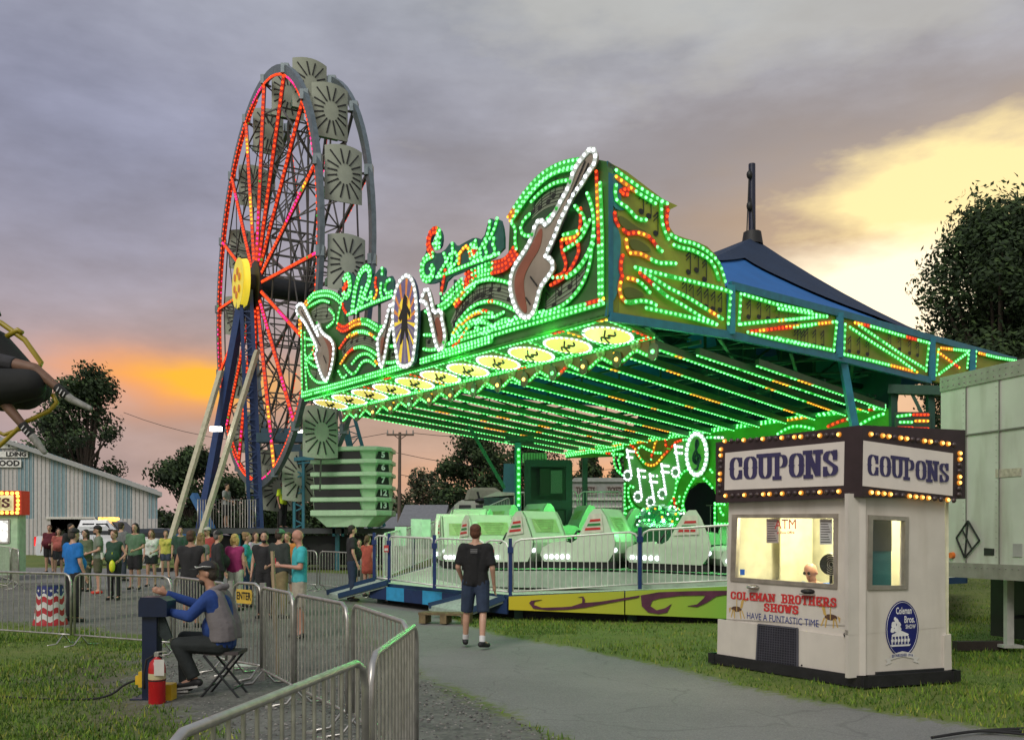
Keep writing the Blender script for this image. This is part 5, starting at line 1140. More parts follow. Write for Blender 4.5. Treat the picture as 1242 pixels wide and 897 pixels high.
    m = MB(); el = [BP.tr([(695+78*math.cos(R(a_)), 262+160*math.sin(R(a_)))], z6[0], z6[1], .12)[0] for a_ in range(0, 360, 10)]; m.prism(el, -BP.n*.08); ov = m.build('clef_medallion', mat('clef_field', (.22,.36,.10), .4, var=.3), BD)
    m = MB(); lights(m, el, BP.n, .16, .085, '3', True, False); m.build('light_string', LEDS, ov)
    m = MB(); cf = [(700,300),(715,290),(720,310),(700,325),(680,305),(690,265),(720,262),(728,300),(705,345),(670,320),(668,270),(695,225),(712,180),(700,145),(690,170),(692,220),(705,280),(712,340),(700,380),(685,378)]; m.path(smooth_line(BP.tr(cf, z6[0], z6[1], .14), 2), .035, 6); m.build('treble_clef', mat('clef_ink', (.01,.012,.04), .4), ov)
    # scenery behind the arch
    m = MB(); p = bl(848, 625)+V((1.8,1.2,0)); m.box(p+V((0,0,-.0)), (9, .1, 3.4), rz=math.atan2(DU.y, DU.x)); m.build('tunnel_wall', mat('tunnel_dark', (.01,.02,.03), .7), RT)
    m = MB(); q0 = p-V((.3,.2,0)); 
    for k in range(8): s_ = q0+DU*(-1.5+k*.4)+V((0,0,-.5)); m.beam(s_, s_+V((0,0,.9)), .03)
    m.beam(q0-DU*1.6+V((0,0,.4)), q0+DU*1.5+V((0,0,.4)), .04); m.build('railing', METAL, RT)
    dm = MB(); cdm = bl(833, 640, 1.1); dm.ell(cdm, (.9,.9,.75), 18, 9, z0=-.3); dd = dm.build('mirror_dome', mat('mirror_dome', (.35,.8,.5), .15, metal=.9, bump=.6, bscale=9), RT)
    m = MB(); rr = random.Random(2)
    for k in range(46):
        a_ = rr.uniform(180, 360); e_ = rr.uniform(5, 70); d_ = V((math.cos(R(e_))*math.cos(R(a_)), math.cos(R(e_))*math.sin(R(a_)), math.sin(R(e_)))); m.dome(cdm+V((d_.x*.9, d_.y*.9, d_.z*.75)), d_, .035, rr.choice((0,0,3,1)))
    m.build('bulb', LEDS, dd)['kind'] = 'stuff'
    m = MB(); m.beam(at(1078,472,22.6), at(1142,474,22.0), .30, .22); m.beam(at(1083,475,22.6), at(1084,560,22.6), .16); m.beam(at(1128,475,22.2), at(1129,560,22.2), .16); m.beam(at(1105,475,22.3), at(1140,545,22.0), .08); m.build('end_frame', DKG, RT)
    m = MB(); q_ = at(1107, 512, 22.0); m.box(q_, (.85,.05,.50)); ls = m.build('arrow_sign', mat('arrow_board', (.02,.05,.03), .5), RT)
    for k, (x, y, L_, pt_) in enumerate(((-.38,.14,.30,'0'),(0,.18,.36,'2'),(-.38,-.14,.36,'2'),(0,-.16,.36,'2'),(-.32,.0,.28,'0'),(.05,.03,.3,'1'))): m = MB(); lights(m, [q_+V((x,-.04,y)), q_+V((x+L_,-.04,y+(.04 if k == 0 else 0)))], V((0,-1,0)), .10, .04, pt_, sm=False); m.build('light_string', LEDS, ls)
    # ---- deck
    P0, P1, P2 = V((-.02,18.0,.49)), V((-3.3,21.6,.56)), V((4.44,17.2,.72)); P3 = V((8.5,17.0,.9)); PL = V((-2.3,31.8,.75)); PR = V((12,24,1.1)); PBk = V((4,36,1.0))
    ctr = V((4.2,24,.80)); ring = [P0, P2, P3, PR, PBk, PL, P1]; m = MB()
    for a_, b_ in zip(ring, ring[1:]+ring[:1]): m.add([ctr, a_, b_, ctr-V((0,0,.1)), a_-V((0,0,.10)), b_-V((0,0,.1))], [(0,1,2), (1,4,5,2), (3,5,4)])
    m.build('deck', mat('deck_white', (.60,.70,.58), .3, var=.12, scale=2, bump=.1, bscale=8), RT)
    m = MB()
    for a_, b_ in zip(ring, ring[1:]+ring[:1]): m.beam(a_+V((0,0,-.05)), b_+V((0,0,-.05)), .07, .12)
    m.build('deck_edge', mat('deck_blue', (.01,.04,.10), .5), RT)
    # yellow-green skirt with flame scrolls, in two panels
    fr = Plane((P0.x, P0.y-.12, 0), (P2-P0).xy.to_3d())
    def skirt(x0, x1, mt): m = MB(); y_ = lambda x: 723+(x-617)*(-.0465); yb = lambda x: 739+(x-617)*.041; m.prism([fr.hit(x0, y_(x0)), fr.hit(x1, y_(x1)), fr.hit(x1, yb(x1)), fr.hit(x0, yb(x0))], -fr.n*.04); return m.build('skirt_panel', mt, RT)
    def grad(name, c0, c1, x0, x1):
        m_ = mat(name, c0, .4); nt = m_.node_tree; g = nt.nodes.new('ShaderNodeTexCoord'); s_ = nt.nodes.new('ShaderNodeSeparateXYZ'); nt.links.new(g.outputs['Object'], s_.inputs[0]); r = nt.nodes.new('ShaderNodeMapRange'); nt.links.new(s_.outputs['X'], r.inputs['Value']); r.inputs['From Min'].default_value = x0; r.inputs['From Max'].default_value = x1
        mx = nt.nodes.new('ShaderNodeMixRGB'); nt.links.new(r.outputs['Result'], mx.inputs['Fac']); mx.inputs['Color1'].default_value = (*c0, 1); mx.inputs['Color2'].default_value = (*c1, 1); nt.links.new(mx.outputs['Color'], nt.nodes['Principled BSDF'].inputs['Base Color']); return m_
    gm = grad('skirt_paint', (.55,.46,.02), (.20,.42,.05), -3.2, .6)
    for (a_, b_) in ((617,757),(758.5,905)): sk = skirt(a_, b_, gm)
    scr = mat('scroll_maroon', (.09,.02,.05), .4, var=.3)
    zs = ((580, 590), 3.881)
    for pts in ([(240,545),(250,535),(290,533),(300,530),(265,540),(262,555),(300,568),(400,565),(440,562),(490,545),(490,520),(470,518),(495,515),(503,530),(500,545),(570,540),(700,520),(760,510),(756,520),(650,540),(500,568),(420,577),(330,580),(260,572)],
                [(765,510),(850,495),(1000,490),(1180,488),(1180,505),(1120,515),(1075,545),(1030,565),(985,560),(1030,552),(1060,525),(1070,510),(950,512),(850,525),(820,535),(810,560),(840,580),(880,570),(910,550),(890,590),(850,598),(800,590),(770,560)]):
        P = fr.tr(pts, zs[0], zs[1], .02); m = MB(); m.prism(P, -fr.n*.015); m.build('scroll', scr, RT)
    # blue chequered skirt on the queue side
    fl = Plane((P1.x, P1.y-.1, 0), (P0-P1).xy.to_3d())
    for k in range(7):
        m = MB(); f0, f1 = k/7, (k+1)/7; a_ = P1.lerp(P0, f0); b_ = P1.lerp(P0, f1); of = V((-.08,-.08,0)); m.prism([a_+of-V((0,0,.06)), b_+of-V((0,0,.06)), b_+of-V((0,0,.36)), a_+of-V((0,0,.36))], (.03,.03,0)); m.build('skirt_panel', mat('skirt_light', (.03,.30,.55), .5) if k % 2 else mat('skirt_navy', (.01,.03,.10), .5), RT)
    m = MB()
    for p in (P0, P1, P2, PL, P0.lerp(P1, .5), P0.lerp(P2, .5)): q = p+V((.15,.3,0)); m.beam((q.x, q.y, 0), q-V((0,0,.1)), .18)
    m.build('jack', DKG, RT)
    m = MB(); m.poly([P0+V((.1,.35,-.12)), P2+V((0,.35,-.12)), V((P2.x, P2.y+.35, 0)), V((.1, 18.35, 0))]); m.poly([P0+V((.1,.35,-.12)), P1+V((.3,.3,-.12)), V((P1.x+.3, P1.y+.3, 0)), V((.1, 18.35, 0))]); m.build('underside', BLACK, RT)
    # ---- undulating track and cars
    RC = V((4.2, 24, 0)); RAD = 5.6
    tz = lambda th: .86+.045*(24-5.6-(RC.y+RAD*math.sin(th))+0)*-1+.12*math.sin(3*th+1)
    m = MB(); n = 60
    for i in range(n):
        a0, a1 = 2*math.pi*i/n, 2*math.pi*(i+1)/n
        q = [RC+V((r*math.cos(a), r*math.sin(a), tz(a)+dz)) for a in (a0, a1) for r, dz in ((RAD-.7, -.04), (RAD+.7, -.04))]
        q2 = [p-V((0,0,.35)) for p in q]; m.add(q+q2, [(0,1,3,2), (1,5,7,3), (0,2,6,4)])
    m.build('track', mat('track_dark', (.34,.42,.34), .35), RT)
    CW = mat('car_white', (.54,.66,.50), .25, var=.05); RB = mat('car_rubber', (.01,.012,.012), .6); INR = mat('car_inner', (.25,.42,.28), .6)
    def make_car():
        g = bpy.data.objects.new('ride_car', None); COL.objects.link(g); g.parent = RT; g.location = (0,0,0); B0 = V(RT.location)
        side = [(-1.02,.08),(-1.14,.24),(-1.08,.42),(-.80,.54),(-.42,.58),(-.22,.52),(-.04,.62),(.14,.92),(.32,1.22),(.46,1.33),(.64,1.34),(.78,1.16),(.96,.78),(1.06,.55),(1.0,.28),(.84,.08)]
        def pr(pts, y0, y1, mt, nm, par=g): m = MB(); m.prism([B0+V((x, y0, z)) for x, z in pts], (0, y1-y0, 0)); return m.build(nm, mt, par)
        m = MB()
        for y0 in (-.62, .56): m.prism([B0+V((x, y0, z)) for x, z in side], (0, .06, 0))
                # lofted nose and floor
        m.add([B0+V((x*(1.0), y, z)) for x, z in side[9:]+side[:5] for y in (-.60, .60)], [(2*i, 2*i+1, 2*i+3, 2*i+2) for i in range(len(side[9:])+4)], 0)
        bd = m.build('body', CW, g)
        pr([(.08,.45),(.24,.80),(.44,1.28),(.54,1.30),(.42,.80),(.30,.45)], -.57, .57, INR, 'seat_back'); pr([(-.30,.30),(.25,.30),(.25,.46),(-.30,.48)], -.56, .56, INR, 'seat')
        m = MB(); m.prism([B0+V((x, -.64, z)) for x, z in ((.10,.74),(.36,1.20),(.68,1.22),(.74,.78))], (0,-.012,0)); lo = m.build('logo_panel', mat('logo_pale', (.6,.62,.5), .4), g)
        m = MB()
        for k in range(3): m.prism([B0+V((x, -.655, z)) for x, z in ((.20+k*.07,.82+k*.10),(.66,.84+k*.10),(.65,.895+k*.10),(.23+k*.07,.88+k*.10))], (0,-.005,0), mi=k % 2)
        m.build('stripe', [mat('logo_red', (.5,.03,.03), .4), mat('logo_green', (.02,.22,.05), .4)], lo)
        m = MB()
        m.add([B0+V(p) for p in ((.80,-.42,1.14),(.80,.42,1.14),(.965,.42,.80),(.965,-.42,.80))], [(0,1,2,3)])
        for k in range(7): m.beam(B0+V((.82+k*.022,-.34+.02*k,1.11-k*.045)), B0+V((.82+k*.022,.34-.03*k,1.11-k*.045)), .018)
        m.build('back_plaque', mat('shield', (.35,.50,.22), .4), g)
        m = MB(); m.box(B0+V((0,0,.0)), (2.1,1.16,.16)); m.build('base', RB, g)
        m = MB(); m.path([B0+V((-.35,-.5,.5)), B0+V((-.10,-.5,.80)), B0+V((-.10,.5,.80)), B0+V((-.35,.5,.5))], .03, 6); m.build('lap_bar', DARKM, g)
        for k in range(5): m = MB(); m.dome(B0+V((-.95+k*.16,-.63,.20)), (0,-1,0), .062, 3, 8); m.build('lamp', LEDS, g)
        m = MB(); m.dome(B0+V((1.02,-.55,.36)), (.8,-.6,0), .06, 3, 8); m.build('headlight', LEDS, g)
        return g
    NC = 21; proto = make_car()
    for i in range(NC):
        th = 2*math.pi*(i+.15)/NC; g = proto if i == 0 else copy_tree(proto, RT); p = RC+V((RAD*math.cos(th), RAD*math.sin(th), tz(th)+.08))
        g.location = p-V(RT.location); sl2 = (tz(th+.1)-tz(th-.1))/(RAD*.2); g.rotation_euler = (0, -math.atan(sl2), th+R(90)); g.scale = (.76,.92,.86)
    m = MB()
    for i in range(NC): th = 2*math.pi*(i+.15)/NC; m.beam(RC+V((0,0,1.35)), RC+V(((RAD-.6)*math.cos(th), (RAD-.6)*math.sin(th), tz(th)+.1)), .12)
    m.tube(RC+V((0,0,.8)), RC+V((0,0,1.9)), .8, .8, 16); m.build('sweep_arm', DKG, RT)
    # ---- green fill lights added to strengthen the bulbs' glow on rafters, front and deck
    def lamp(p, w, nm='ride_fill', r=.07, col=(.16,1,.24)):
        l = bpy.data.lights.new(nm, 'POINT'); l.energy = w; l.color = col; l.shadow_soft_size = r; o = bpy.data.objects.new(nm, l); COL.objects.link(o); o.location = V(p)-V(RT.location); o.parent = RT
    for i in range(1, 6):
        for f in (.15, .5, .85): a_ = inner(LF*i/6); b_ = D0+DU*(14*i/6); lamp(a_.lerp(b_, f)+V((0,0,-.7)), 8)
    for i in range(4): lamp(CC+U*(1.6+i*3.2)-NN*.25+V((0,0,-.25)), 22)
    for i in range(6): lamp(inner(LF*(i-.9)/6)+V((.3,.2,-.9)), 38)
    for th in range(0, 360, 40): lamp(V((4.2+3.0*math.cos(R(th)), 24+3.0*math.sin(R(th)), 2.7)), 52)
    # ---- posts, struts
    m = MB(); m.beam(at(1022, 438, 21.2), at(1044, 560, 21.2), .16); m.build('strut', BLUEP, RT)
    m = MB(); m.beam(at(568, 515, 29), at(612, 592, 29), .11); m.build('strut', mat('strut_green', (.02,.12,.08), .5), RT)
    m = MB(); q = at(628, 537, 28.5); m.beam(V((q.x, q.y, .6)), q, .2); ps = m.build('post', BLUEP, RT)
    m = MB(); lights(m, [at(629,545,28.3), at(629,612,28.3)], V((0,-1,0)), .2, .06, '0', sm=False); m.build('light_string', LEDS, ps)
    m = MB(); m.box(at(630, 533, 28.5), (.9, .9, .16)); m.build('post_head', DKG, RT)
    for (sx_, sy_, h_) in ((8.6, 25, 4.9), (2.4, 34.6, 4.9), (6.9, 27.2, 4.9)): m = MB(); m.beam((sx_+.4, sy_+.3, .8), (sx_+.4, sy_+.3, h_), .2); m.build('post', DKG, RT)
    # ---- fences on the deck
    def fpanel(a_, b_, h=1.08, n=None, gate=False, mt=mat('fence_bright', (.70,.70,.66), .4, metal=.3)):
        a_, b_ = V(a_), V(b_); d = (b_-a_); L_ = d.xy.length; n = n or max(3, round(L_/.125)); u_ = d/L_; up = V((0,0,1)); m = MB(); lo = .08; r_ = .02
        c = .16; pts = [a_+up*lo, a_+up*(h-c), a_+u_*c*.3+up*(h-c*.3), a_+u_*c+up*h, b_-u_*c+up*h, b_-u_*c*.3+up*(h-c*.3), b_+up*(h-c), b_+up*lo]; m.path(pts, r_*1.15, 7); m.path([a_+up*lo, b_+up*lo], r_, 6)
        for k in range(1, n): q = a_+u_*(L_*k/n); m.tube(q+up*lo, q+up*h, .0105, .0105, 5)
        return m.build('fence_panel', mt, RT)
    def fpost(p, h=1.15): m = MB(); m.beam(p, V(p)+V((0,0,h)), .07); m.box(V(p)+V((0,0,h*.8)), (.11,.11,.12)); m.build('fence_post', mat('post_navy', (.01,.03,.13), .4), RT)
    A_ = [at(454,704,21.6), at(472,706,21.2), at(527,714,19.3), at(588,719,18.4), at(617,722,18.0)]
    for a_, b_ in ((A_[0], A_[1]), (A_[1], A_[2]), (A_[2], A_[3]), (A_[3], A_[4])): fpanel(a_, b_)
    for p in (A_[0], A_[1], A_[2], at(619,723,17.95)): fpost(p)
    B_ = [at(622,722,17.95), at(774,713,17.6), at(778,713,17.55), at(905,707.5,17.0), at(1010,702,16.7)]
    fpanel(B_[0], B_[1], 1.1, 21); fpanel(B_[2], B_[3], 1.12, 17); fpost(at(776,714,17.5), 1.2)
    C_ = [at(465,704,22.3), at(501,688,25.5), at(543,671,29.5)]
    fpanel(C_[0], C_[1], 1.15); fpanel(C_[1], C_[2], 1.15); fpost(C_[1]); fpost(C_[2])
    E_ = [at(546,662,31), at(590,660,31.5), at(592,655,32), at(618,642,33.5)]
    fpanel(E_[0], E_[1], 1.25); fpost(E_[1], 1.3); fpanel(E_[2], E_[3], 1.2)
    Gx = [(624,637),(664,637),(666,635),(700,635),(703,636),(755,636)]
    for k in range(0, 6, 2): fpanel(at(*Gx[k], 33), at(*Gx[k+1], 33), 1.2)
    m = MB()
    for px in (655, 682): m.box(at(px, 618, 32.9), (.42, .03, .30))
    m.build('notice', mat('notice_green', (.5,.75,.55), .5), RT)
    for px, py, Y_ in ((468.5,665,21.1),(596,671,18.15)):
        m = MB(); m.box(at(px, py, Y_), (.11,.02,.16)); sg = m.build('notice', mat('notice_red', (.5,.05,.05), .5), RT); m = MB(); m.box(at(px, py+1, Y_-.015), (.08,.01,.06)); m.build('notice_text', WHITE, sg)
    for px, py, Y_ in ((505,640,25),(516,640,26),(486,650,24)): m = MB(); m.box(at(px, py, Y_-.1), (.3,.03,.5)); m.build('notice', MATS['notice_green'], RT)
    # ---- ramps and steps
    for (cs, nm) in (([(397,718),(411,722),(470,706),(456,702)], 'ramp'), ([(520,734),(565,742),(612,724),(575,720)], 'ramp')):
        dep = [(22.5,22.0,21.0,21.4), (18.6,18.1,18.0,18.5)][0 if cs[0][0] < 500 else 1]
        P = [at(x, y, d) for (x, y), d in zip(cs, dep)]; m = MB(); m.prism(P, (0,0,-.10)); o_ = m.build(nm, mat('ramp_tread', (.30,.38,.32), .4, var=.2, scale=20), RT)
        m = MB(); m.beam(P[0], P[3], .06, .12); m.beam(P[1], P[2], .06, .12); m.build('ramp_edge', mat('deck_blue', (.01,.04,.10), .5), o_)
    return RT
RIDE = ride()
# ================================================================ coupon booths
MAROON = mat('sign_black', (.030,.018,.022), .45, var=.2)
def booth():
    NC_ = V((3.86, 10.0, 0)); LC = V((2.67, 11.9, 0)); RCo = V((5.05, 10.42, 0))
    uL = (LC-NC_).normalized(); uR = (RCo-NC_).normalized()
    PL = Plane(NC_, uL); PR = Plane(NC_, uR); wL = (LC-NC_).length; wR = (RCo-NC_).length
    t = thing('coupon_booth', (3.9, 11.2, 0), 'white wooden coupon booth with chasing amber bulbs standing beside the lane', 'ticket booth')
    BW = mat('booth_white', (.60,.56,.50), .42, var=.07, scale=3, dirt=.32, bump=.08, bscale=6)
    def wallpoly(pl, pts, nm, mt, off=0, th=.05, par=t): m = MB(); m.prism([pl.hit(x, y, off) for x, y in pts], -pl.n*th); return m.build(nm, mt, par)
    # wall pieces round the window openings (photo outlines on the two wall planes)
    Lo = [(872,800),(878,740),(886,600),(1031,600),(1031,822)]
    def ring(pl, out, hole, nm, off=0, th=.06):   # quad out & quad hole, same corner order
        m = MB()
        for i in range(4):
            j = (i+1) % 4; m.prism([pl.hit(*out[i], off), pl.hit(*out[j], off), pl.hit(*hole[j], off), pl.hit(*hole[i], off)], -pl.n*th)
        return m.build(nm, BW, t)
    ring(PL, [(1030,598),(884,602),(881,752),(1030,760)], [(1013,628),(895,626.5),(892,700),(1013,708.5)], 'front_wall')
    wallpoly(PL, [(1030,758),(881,750),(877.5,798),(1030,819)], 'front_wall', BW)
    wallpoly(PL, [(1031,817),(1031,772),(873,750),(872,797)], 'skirt_board', BW, .035, .035)
    ring(PR, [(1029,598),(1146,604),(1147,760),(1029,770)], [(1057,629),(1097,631),(1096,710),(1056,710)], 'side_wall')
    wallpoly(PR, [(1029,764),(1147.5,754),(1148.5,812),(1029,822)], 'side_wall', BW, -.0025)
    wallpoly(PR, [(1143,812),(1143,770),(1151,768),(1152,811)], 'skirt_board', BW, .03, .03)
    m = MB(); m.beam(NC_+V((0,.02,.15)), NC_+V((0,.02,2.1)), .07); m.build('corner_trim', BW, t)
    # back walls, floor, ceiling
    LC0, RC0 = LC.copy(), RCo.copy(); LC = LC-uL*.30+V((.0,.06,0)); RCo = RCo-uR*.05+V((0,.07,0)); bk = LC+(RCo-NC_); H = 2.08; m = MB()
    m.prism([LC+V((0,0,.15)), bk+V((0,0,.15)), bk+V((0,0,H)), LC+V((0,0,H))], (-uR*0+V((0,.04,0)))); m.prism([RCo+V((0,0,.15)), bk+V((0,0,.15)), bk+V((0,0,H)), RCo+V((0,0,H))], (.04,0,0)); m.build('rear_wall', mat('booth_inner', (.70,.68,.50), .6, dirt=.1), t)
    m = MB(); m.prism([NC_+V((0,.03,.30)), LC+V((0,.03,.30)), bk+V((0,0,.30)), RCo+V((0,0,.30))], (0,0,-.05)); m.build('floor', mat('booth_floor', (.1,.09,.08), .7), t)
    m = MB(); m.prism([NC_+V((0,.03,H)), LC+V((0,.03,H)), bk+V((0,0,H)), RCo+V((0,0,H))], (0,0,.05)); m.build('ceiling', MATS['booth_inner'], t)
    cen = (NC_+bk)/2; m = MB(); m.box(cen+V((0,0,H-.06)), (1.0, .12, .05), rz=math.atan2(uL.y, uL.x)); m.build('ceiling_lamp', led('booth_tube', (1,.97,.62), 9), t)
    for q in (NC_, LC, RCo, bk): m = MB(); 
    # base beams
    m = MB()
    bk0 = LC0+(RC0-NC_)
    for a, b in ((NC_, LC0), (NC_, RC0), (LC0, bk0), (RC0, bk0)): e = (b-a).normalized(); m.beam(a-e*.07+V((0,0,.085)), b+e*.03+V((0,0,.085)), .14, .13)
    m.build('base_beam', mat('charred_beam', (.012,.012,.014), .6, var=.4, bump=.4, bscale=15), t)
    for q in (LC.lerp(NC_, .18), NC_.lerp(RCo, .2), bk): m = MB(); m.box(q+V((.1,.15,.02)), (.25,.22,.05)); m.build('block', BARK, t)
    # windows
    AL = mat('window_alu', (.40,.37,.32), .4, metal=.6, var=.2, dirt=.3); WG = bpy.data.materials.new('booth_glass'); WG.use_nodes = True; nt = WG.node_tree
    gl = nt.nodes.new('ShaderNodeBsdfGlossy'); gl.inputs['Roughness'].default_value = .04; tr = nt.nodes.new('ShaderNodeBsdfTransparent'); mx = nt.nodes.new('ShaderNodeMixShader'); fn = nt.nodes.new('ShaderNodeFresnel'); fn.inputs['IOR'].default_value = 1.5
    mx.inputs[0].default_value = .07; nt.links.new(tr.outputs[0], mx.inputs[1]); nt.links.new(gl.outputs[0], mx.inputs[2]); nt.links.new(mx.outputs[0], nt.nodes['Material Output'].inputs['Surface']); MATS['booth_glass'] = WG
    def window(pl, o, i, nm):
        m = MB()
        for k in range(4):
            j = (k+1) % 4; m.prism([pl.hit(*o[k], .02), pl.hit(*o[j], .02), pl.hit(*i[j], .02), pl.hit(*i[k], .02)], -pl.n*.05)
        for k in range(4):
            for q in range(7): p = pl.hit(*o[k], .021).lerp(pl.hit(*o[(k+1) % 4], .021), (q+.5)/7); c = pl.hit((i[0][0]+i[2][0])/2, (i[0][1]+i[2][1])/2, .021); m.dome(p.lerp(c, .02), pl.n, .006, n=5)
        fo = m.build('window_frame', AL, t); m = MB(); m.poly([pl.hit(*p, -.01) for p in i]); m.build('window_pane', WG, fo); return fo
    window(PL, [(1017,622.5),(889,623.5),(887,704),(1016,713.5)], [(1012,628.5),(896,627.5),(893,699.5),(1012,708)], 'w')
    window(PR, [(1052.5,624),(1101,626.5),(1100,714),(1051.5,715)], [(1057.5,629.5),(1096.5,631.5),(1095.5,709.5),(1056.5,709.5)], 'w')
    # interior: partition, papers, small fan
    pp = PL.hit(960, 660, -.95); m = MB(); m.box(LC+uR*.9-uL*.10+V((0,0,1.2)), (.5,.03,1.8), rz=math.atan2(uR.y, uR.x)); m.build('partition', MATS['booth_inner'], t)
    m = MB(); PB_ = Plane(NC_-PL.n*.85, uL); m.prism([PB_.hit(x, y) for x, y in ((893,618),(928,618),(928,712),(893,712))], -PL.n*.01); m.build('rear_window', mat('green_view', (.06,.16,.10), .12, var=.6, scale=8), t)  # opaque panel; the green view and reflection are painted into it
    m = MB(); m.beam(PB_.hit(929,618,.02), PB_.hit(929,712,.02), .03); m.build('rear_window_frame', METAL, t)
    def paper(px0, px1, py0, py1, nm='paper', col=(.6,.6,.58), off=-.03):
        m = MB(); m.prism([PL.hit(px0, py0, off), PL.hit(px1, py0, off), PL.hit(px1, py1, off), PL.hit(px0, py1, off)], -PL.n*.004); o = m.build(nm, mat('paper_%d' % int(col[0]*100), col, .7), t)
        m = MB(); n = 9
        for k in range(n):
            y = py0+(py1-py0)*(k+1)/(n+1); x1 = px1-1.5-(k*7 % 4); m.beam(PL.hit(px0+1.5, y, off+.003), PL.hit(x1, y, off+.003), .008, .002, up=PL.n)
        m.build('printed_lines', INK, o)
    paper(927.5,942,629,658, 'notice', (.42,.36,.34)); paper(992,1007,629,660, 'notice', (.55,.56,.55))
    m = MB(); m.prism([PL.hit(895.5,690,-.03), PL.hit(901,690,-.03), PL.hit(901,697,-.03), PL.hit(895.5,697,-.03)], -PL.n*.004); m.build('blue_sticker', mat('sticker_blue', (.02,.15,.6), .4), t)
    frL = lambda cx, cy: (lambda u, v: PL.hit(cx, cy, -.025)-uL*u+V((0,0,v)))
    m = MB(); text_mesh(m, 'ATM', .165, frL(951, 636), bold=0); m.build('lettering', mat('letter_red', (.55,.03,.03), .5), t)
    m = MB(); text_mesh(m, 'at Show Office', .045, frL(951, 645.5), bold=.001); m.build('lettering', MATS['letter_red'], t)
    f = Plane(NC_-PL.n*.3, uL).hit(1008, 684); m = MB(); m.tube(f, f+V((.03,.07,0)), .13, .11, 20); m.tube(f+V((0,0,-.4)), f, .02); m.box(f+V((0,.04,-.42)), (.22,.2,.04)); fo = m.build('desk_fan', BLACK, t)
    m = MB()
    for k in range(5): r_ = .03+k*.024; m.path([f-V((.01,.03,0))+uL*(r_*math.cos(a*math.pi/9))+V((0,0,r_*math.sin(a*math.pi/9))) for a in range(18)], .004, 4, closed=True)
    m.build('grille', METAL, fo)
    m = MB(); PS_ = Plane(NC_-PR.n*.2, uR); m.prism([PS_.hit(1056,668), PS_.hit(1081,668), PS_.hit(1081,712), PS_.hit(1056,712)], -PR.n*.01); m.build('teal_cloth', mat('cloth_teal', (.02,.12,.13), .8), t)
    m = MB(); m.prism([PS_.hit(1056,628,.02), PS_.hit(1080,628,.02), PS_.hit(1080,668,.02), PS_.hit(1056,668,.02)], -PR.n*.01); m.build('dark_board', mat('board_dark', (.04,.05,.05), .5), t)
    # coin trays
    for cx, cy, c in ((915.5,711.5,'t'), (982,716.5,'d')):
        m = MB(); p = PL.hit(cx, cy, .03); m.ell(p, (.085,.085,.03), 14, 6); m.build('coin_tray', METAL if c == 't' else BLACK, t)
        if c == 'd': m = MB(); m.box(p+V((0,0,-.035)), (.17,.1,.015), rz=math.atan2(uL.y, uL.x)); m.build('tray_shelf', METAL, t)
    # painted lettering on the front wall
    def fL(x, y, o=0): return base_+(-uL)*x+V((0,0,y))+PL.n*o
    def line(px0, py0, px1, py1, txt, h, mt, th=.26):
        nonlocal base_
        a, b = PL.hit(px0, py0, .004), PL.hit(px1, py1, .004); L_ = (b-a).length; e = (b-a)/L_; m = MB(); slab(m, txt, 0, L_, 0, h, lambda x, y, o=0: a+e*x+V((0,0,y))+PL.n*o, th); m.build('lettering', mt, t)
    base_ = None
    RED = MATS['letter_red']
    line(886,726.5,941,730.5,'COLEMAN',.115,RED,.3); line(948,731.5,1016.5,737,'BROTHERS',.125,RED,.3); line(926,741.5,970,745.5,'SHOWS',.12,RED,.3)
    bl_ = mat('letter_blue', (.012,.03,.20), .5); a = PL.hit(901,745.5,.004); b = PL.hit(999,757,.004); e = (b-a).normalized(); m = MB(); text_mesh(m, 'HAVE A FUNTASTIC TIME', .118, lambda u, v: a.lerp(b, .5)+e*u+V((0,0,v+.0)), bold=0, sx=(b-a).length/1.50); m.build('lettering', bl_, t)
    # two painted fairground ponies
    for cx, cy, s in ((893.5,738,-1), (1008,748,1)):
        c = PL.hit(cx, cy, .004); m = MB(); q = lambda x, y, o=0: c-uL*(x*s*-1)+V((0,0,y))+PL.n*o
        gd, br = 0, 1
        m.poly([q(.09*math.cos(R(a_)), .035*math.sin(R(a_))) for a_ in range(0, 360, 30)], br); m.poly([q(.06,.01,.0003), q(.10,.02,.0003), q(.13,.12,.0003), q(.16,.10,.0003), q(.17,.12,.0003), q(.12,.155,.0003), q(.08,.10,.0003)], gd)
        for x, y, x2 in ((-.07,-.01,-.10),(-.05,-.02,-.04),(.05,-.02,.07),(.08,-.01,.13)): m.poly([q(x,y,.0006), q(x+.02,y,.0006), q(x2+.015,y-.10,.0006), q(x2,y-.10,.0006)], gd)
        m.poly([q(-.09,.02,.0009), q(-.13,.0,.0009), q(-.12,-.06,.0009), q(-.10,-.01,.0009)], gd); m.poly([q(.0,-.03,.0012), q(.012,-.03,.0012), q(.012,.16,.0012), q(.0,.16,.0012)], gd)
        m.build('painted_pony', [mat('pony_gold', (.55,.36,.10), .5), mat('pony_brown', (.10,.05,.03), .5)], t)
    # vent
    m = MB(); vq = [(923.5,756.5),(970.5,761.5),(970.5,810.5),(921,804)]; m.prism([PL.hit(x, y, .045) for x, y in vq], -PL.n*.02); vo = m.build('vent_panel', mat('vent_dark', (.02,.02,.03), .5), t)
    m = MB(); A_, B_, C_, D_ = [PL.hit(x, y, .05) for x, y in vq]
    for k in range(1, 16): m.beam(A_.lerp(B_, k/16), D_.lerp(C_, k/16), .006); m.beam(A_.lerp(D_, k/16), B_.lerp(C_, k/16), .006)
    for a, b in ((A_,B_),(B_,C_),(C_,D_),(D_,A_)): m.beam(a, b, .025, .02)
    m.build('vent_mesh', mat('vent_grid', (.07,.07,.09), .5), vo)
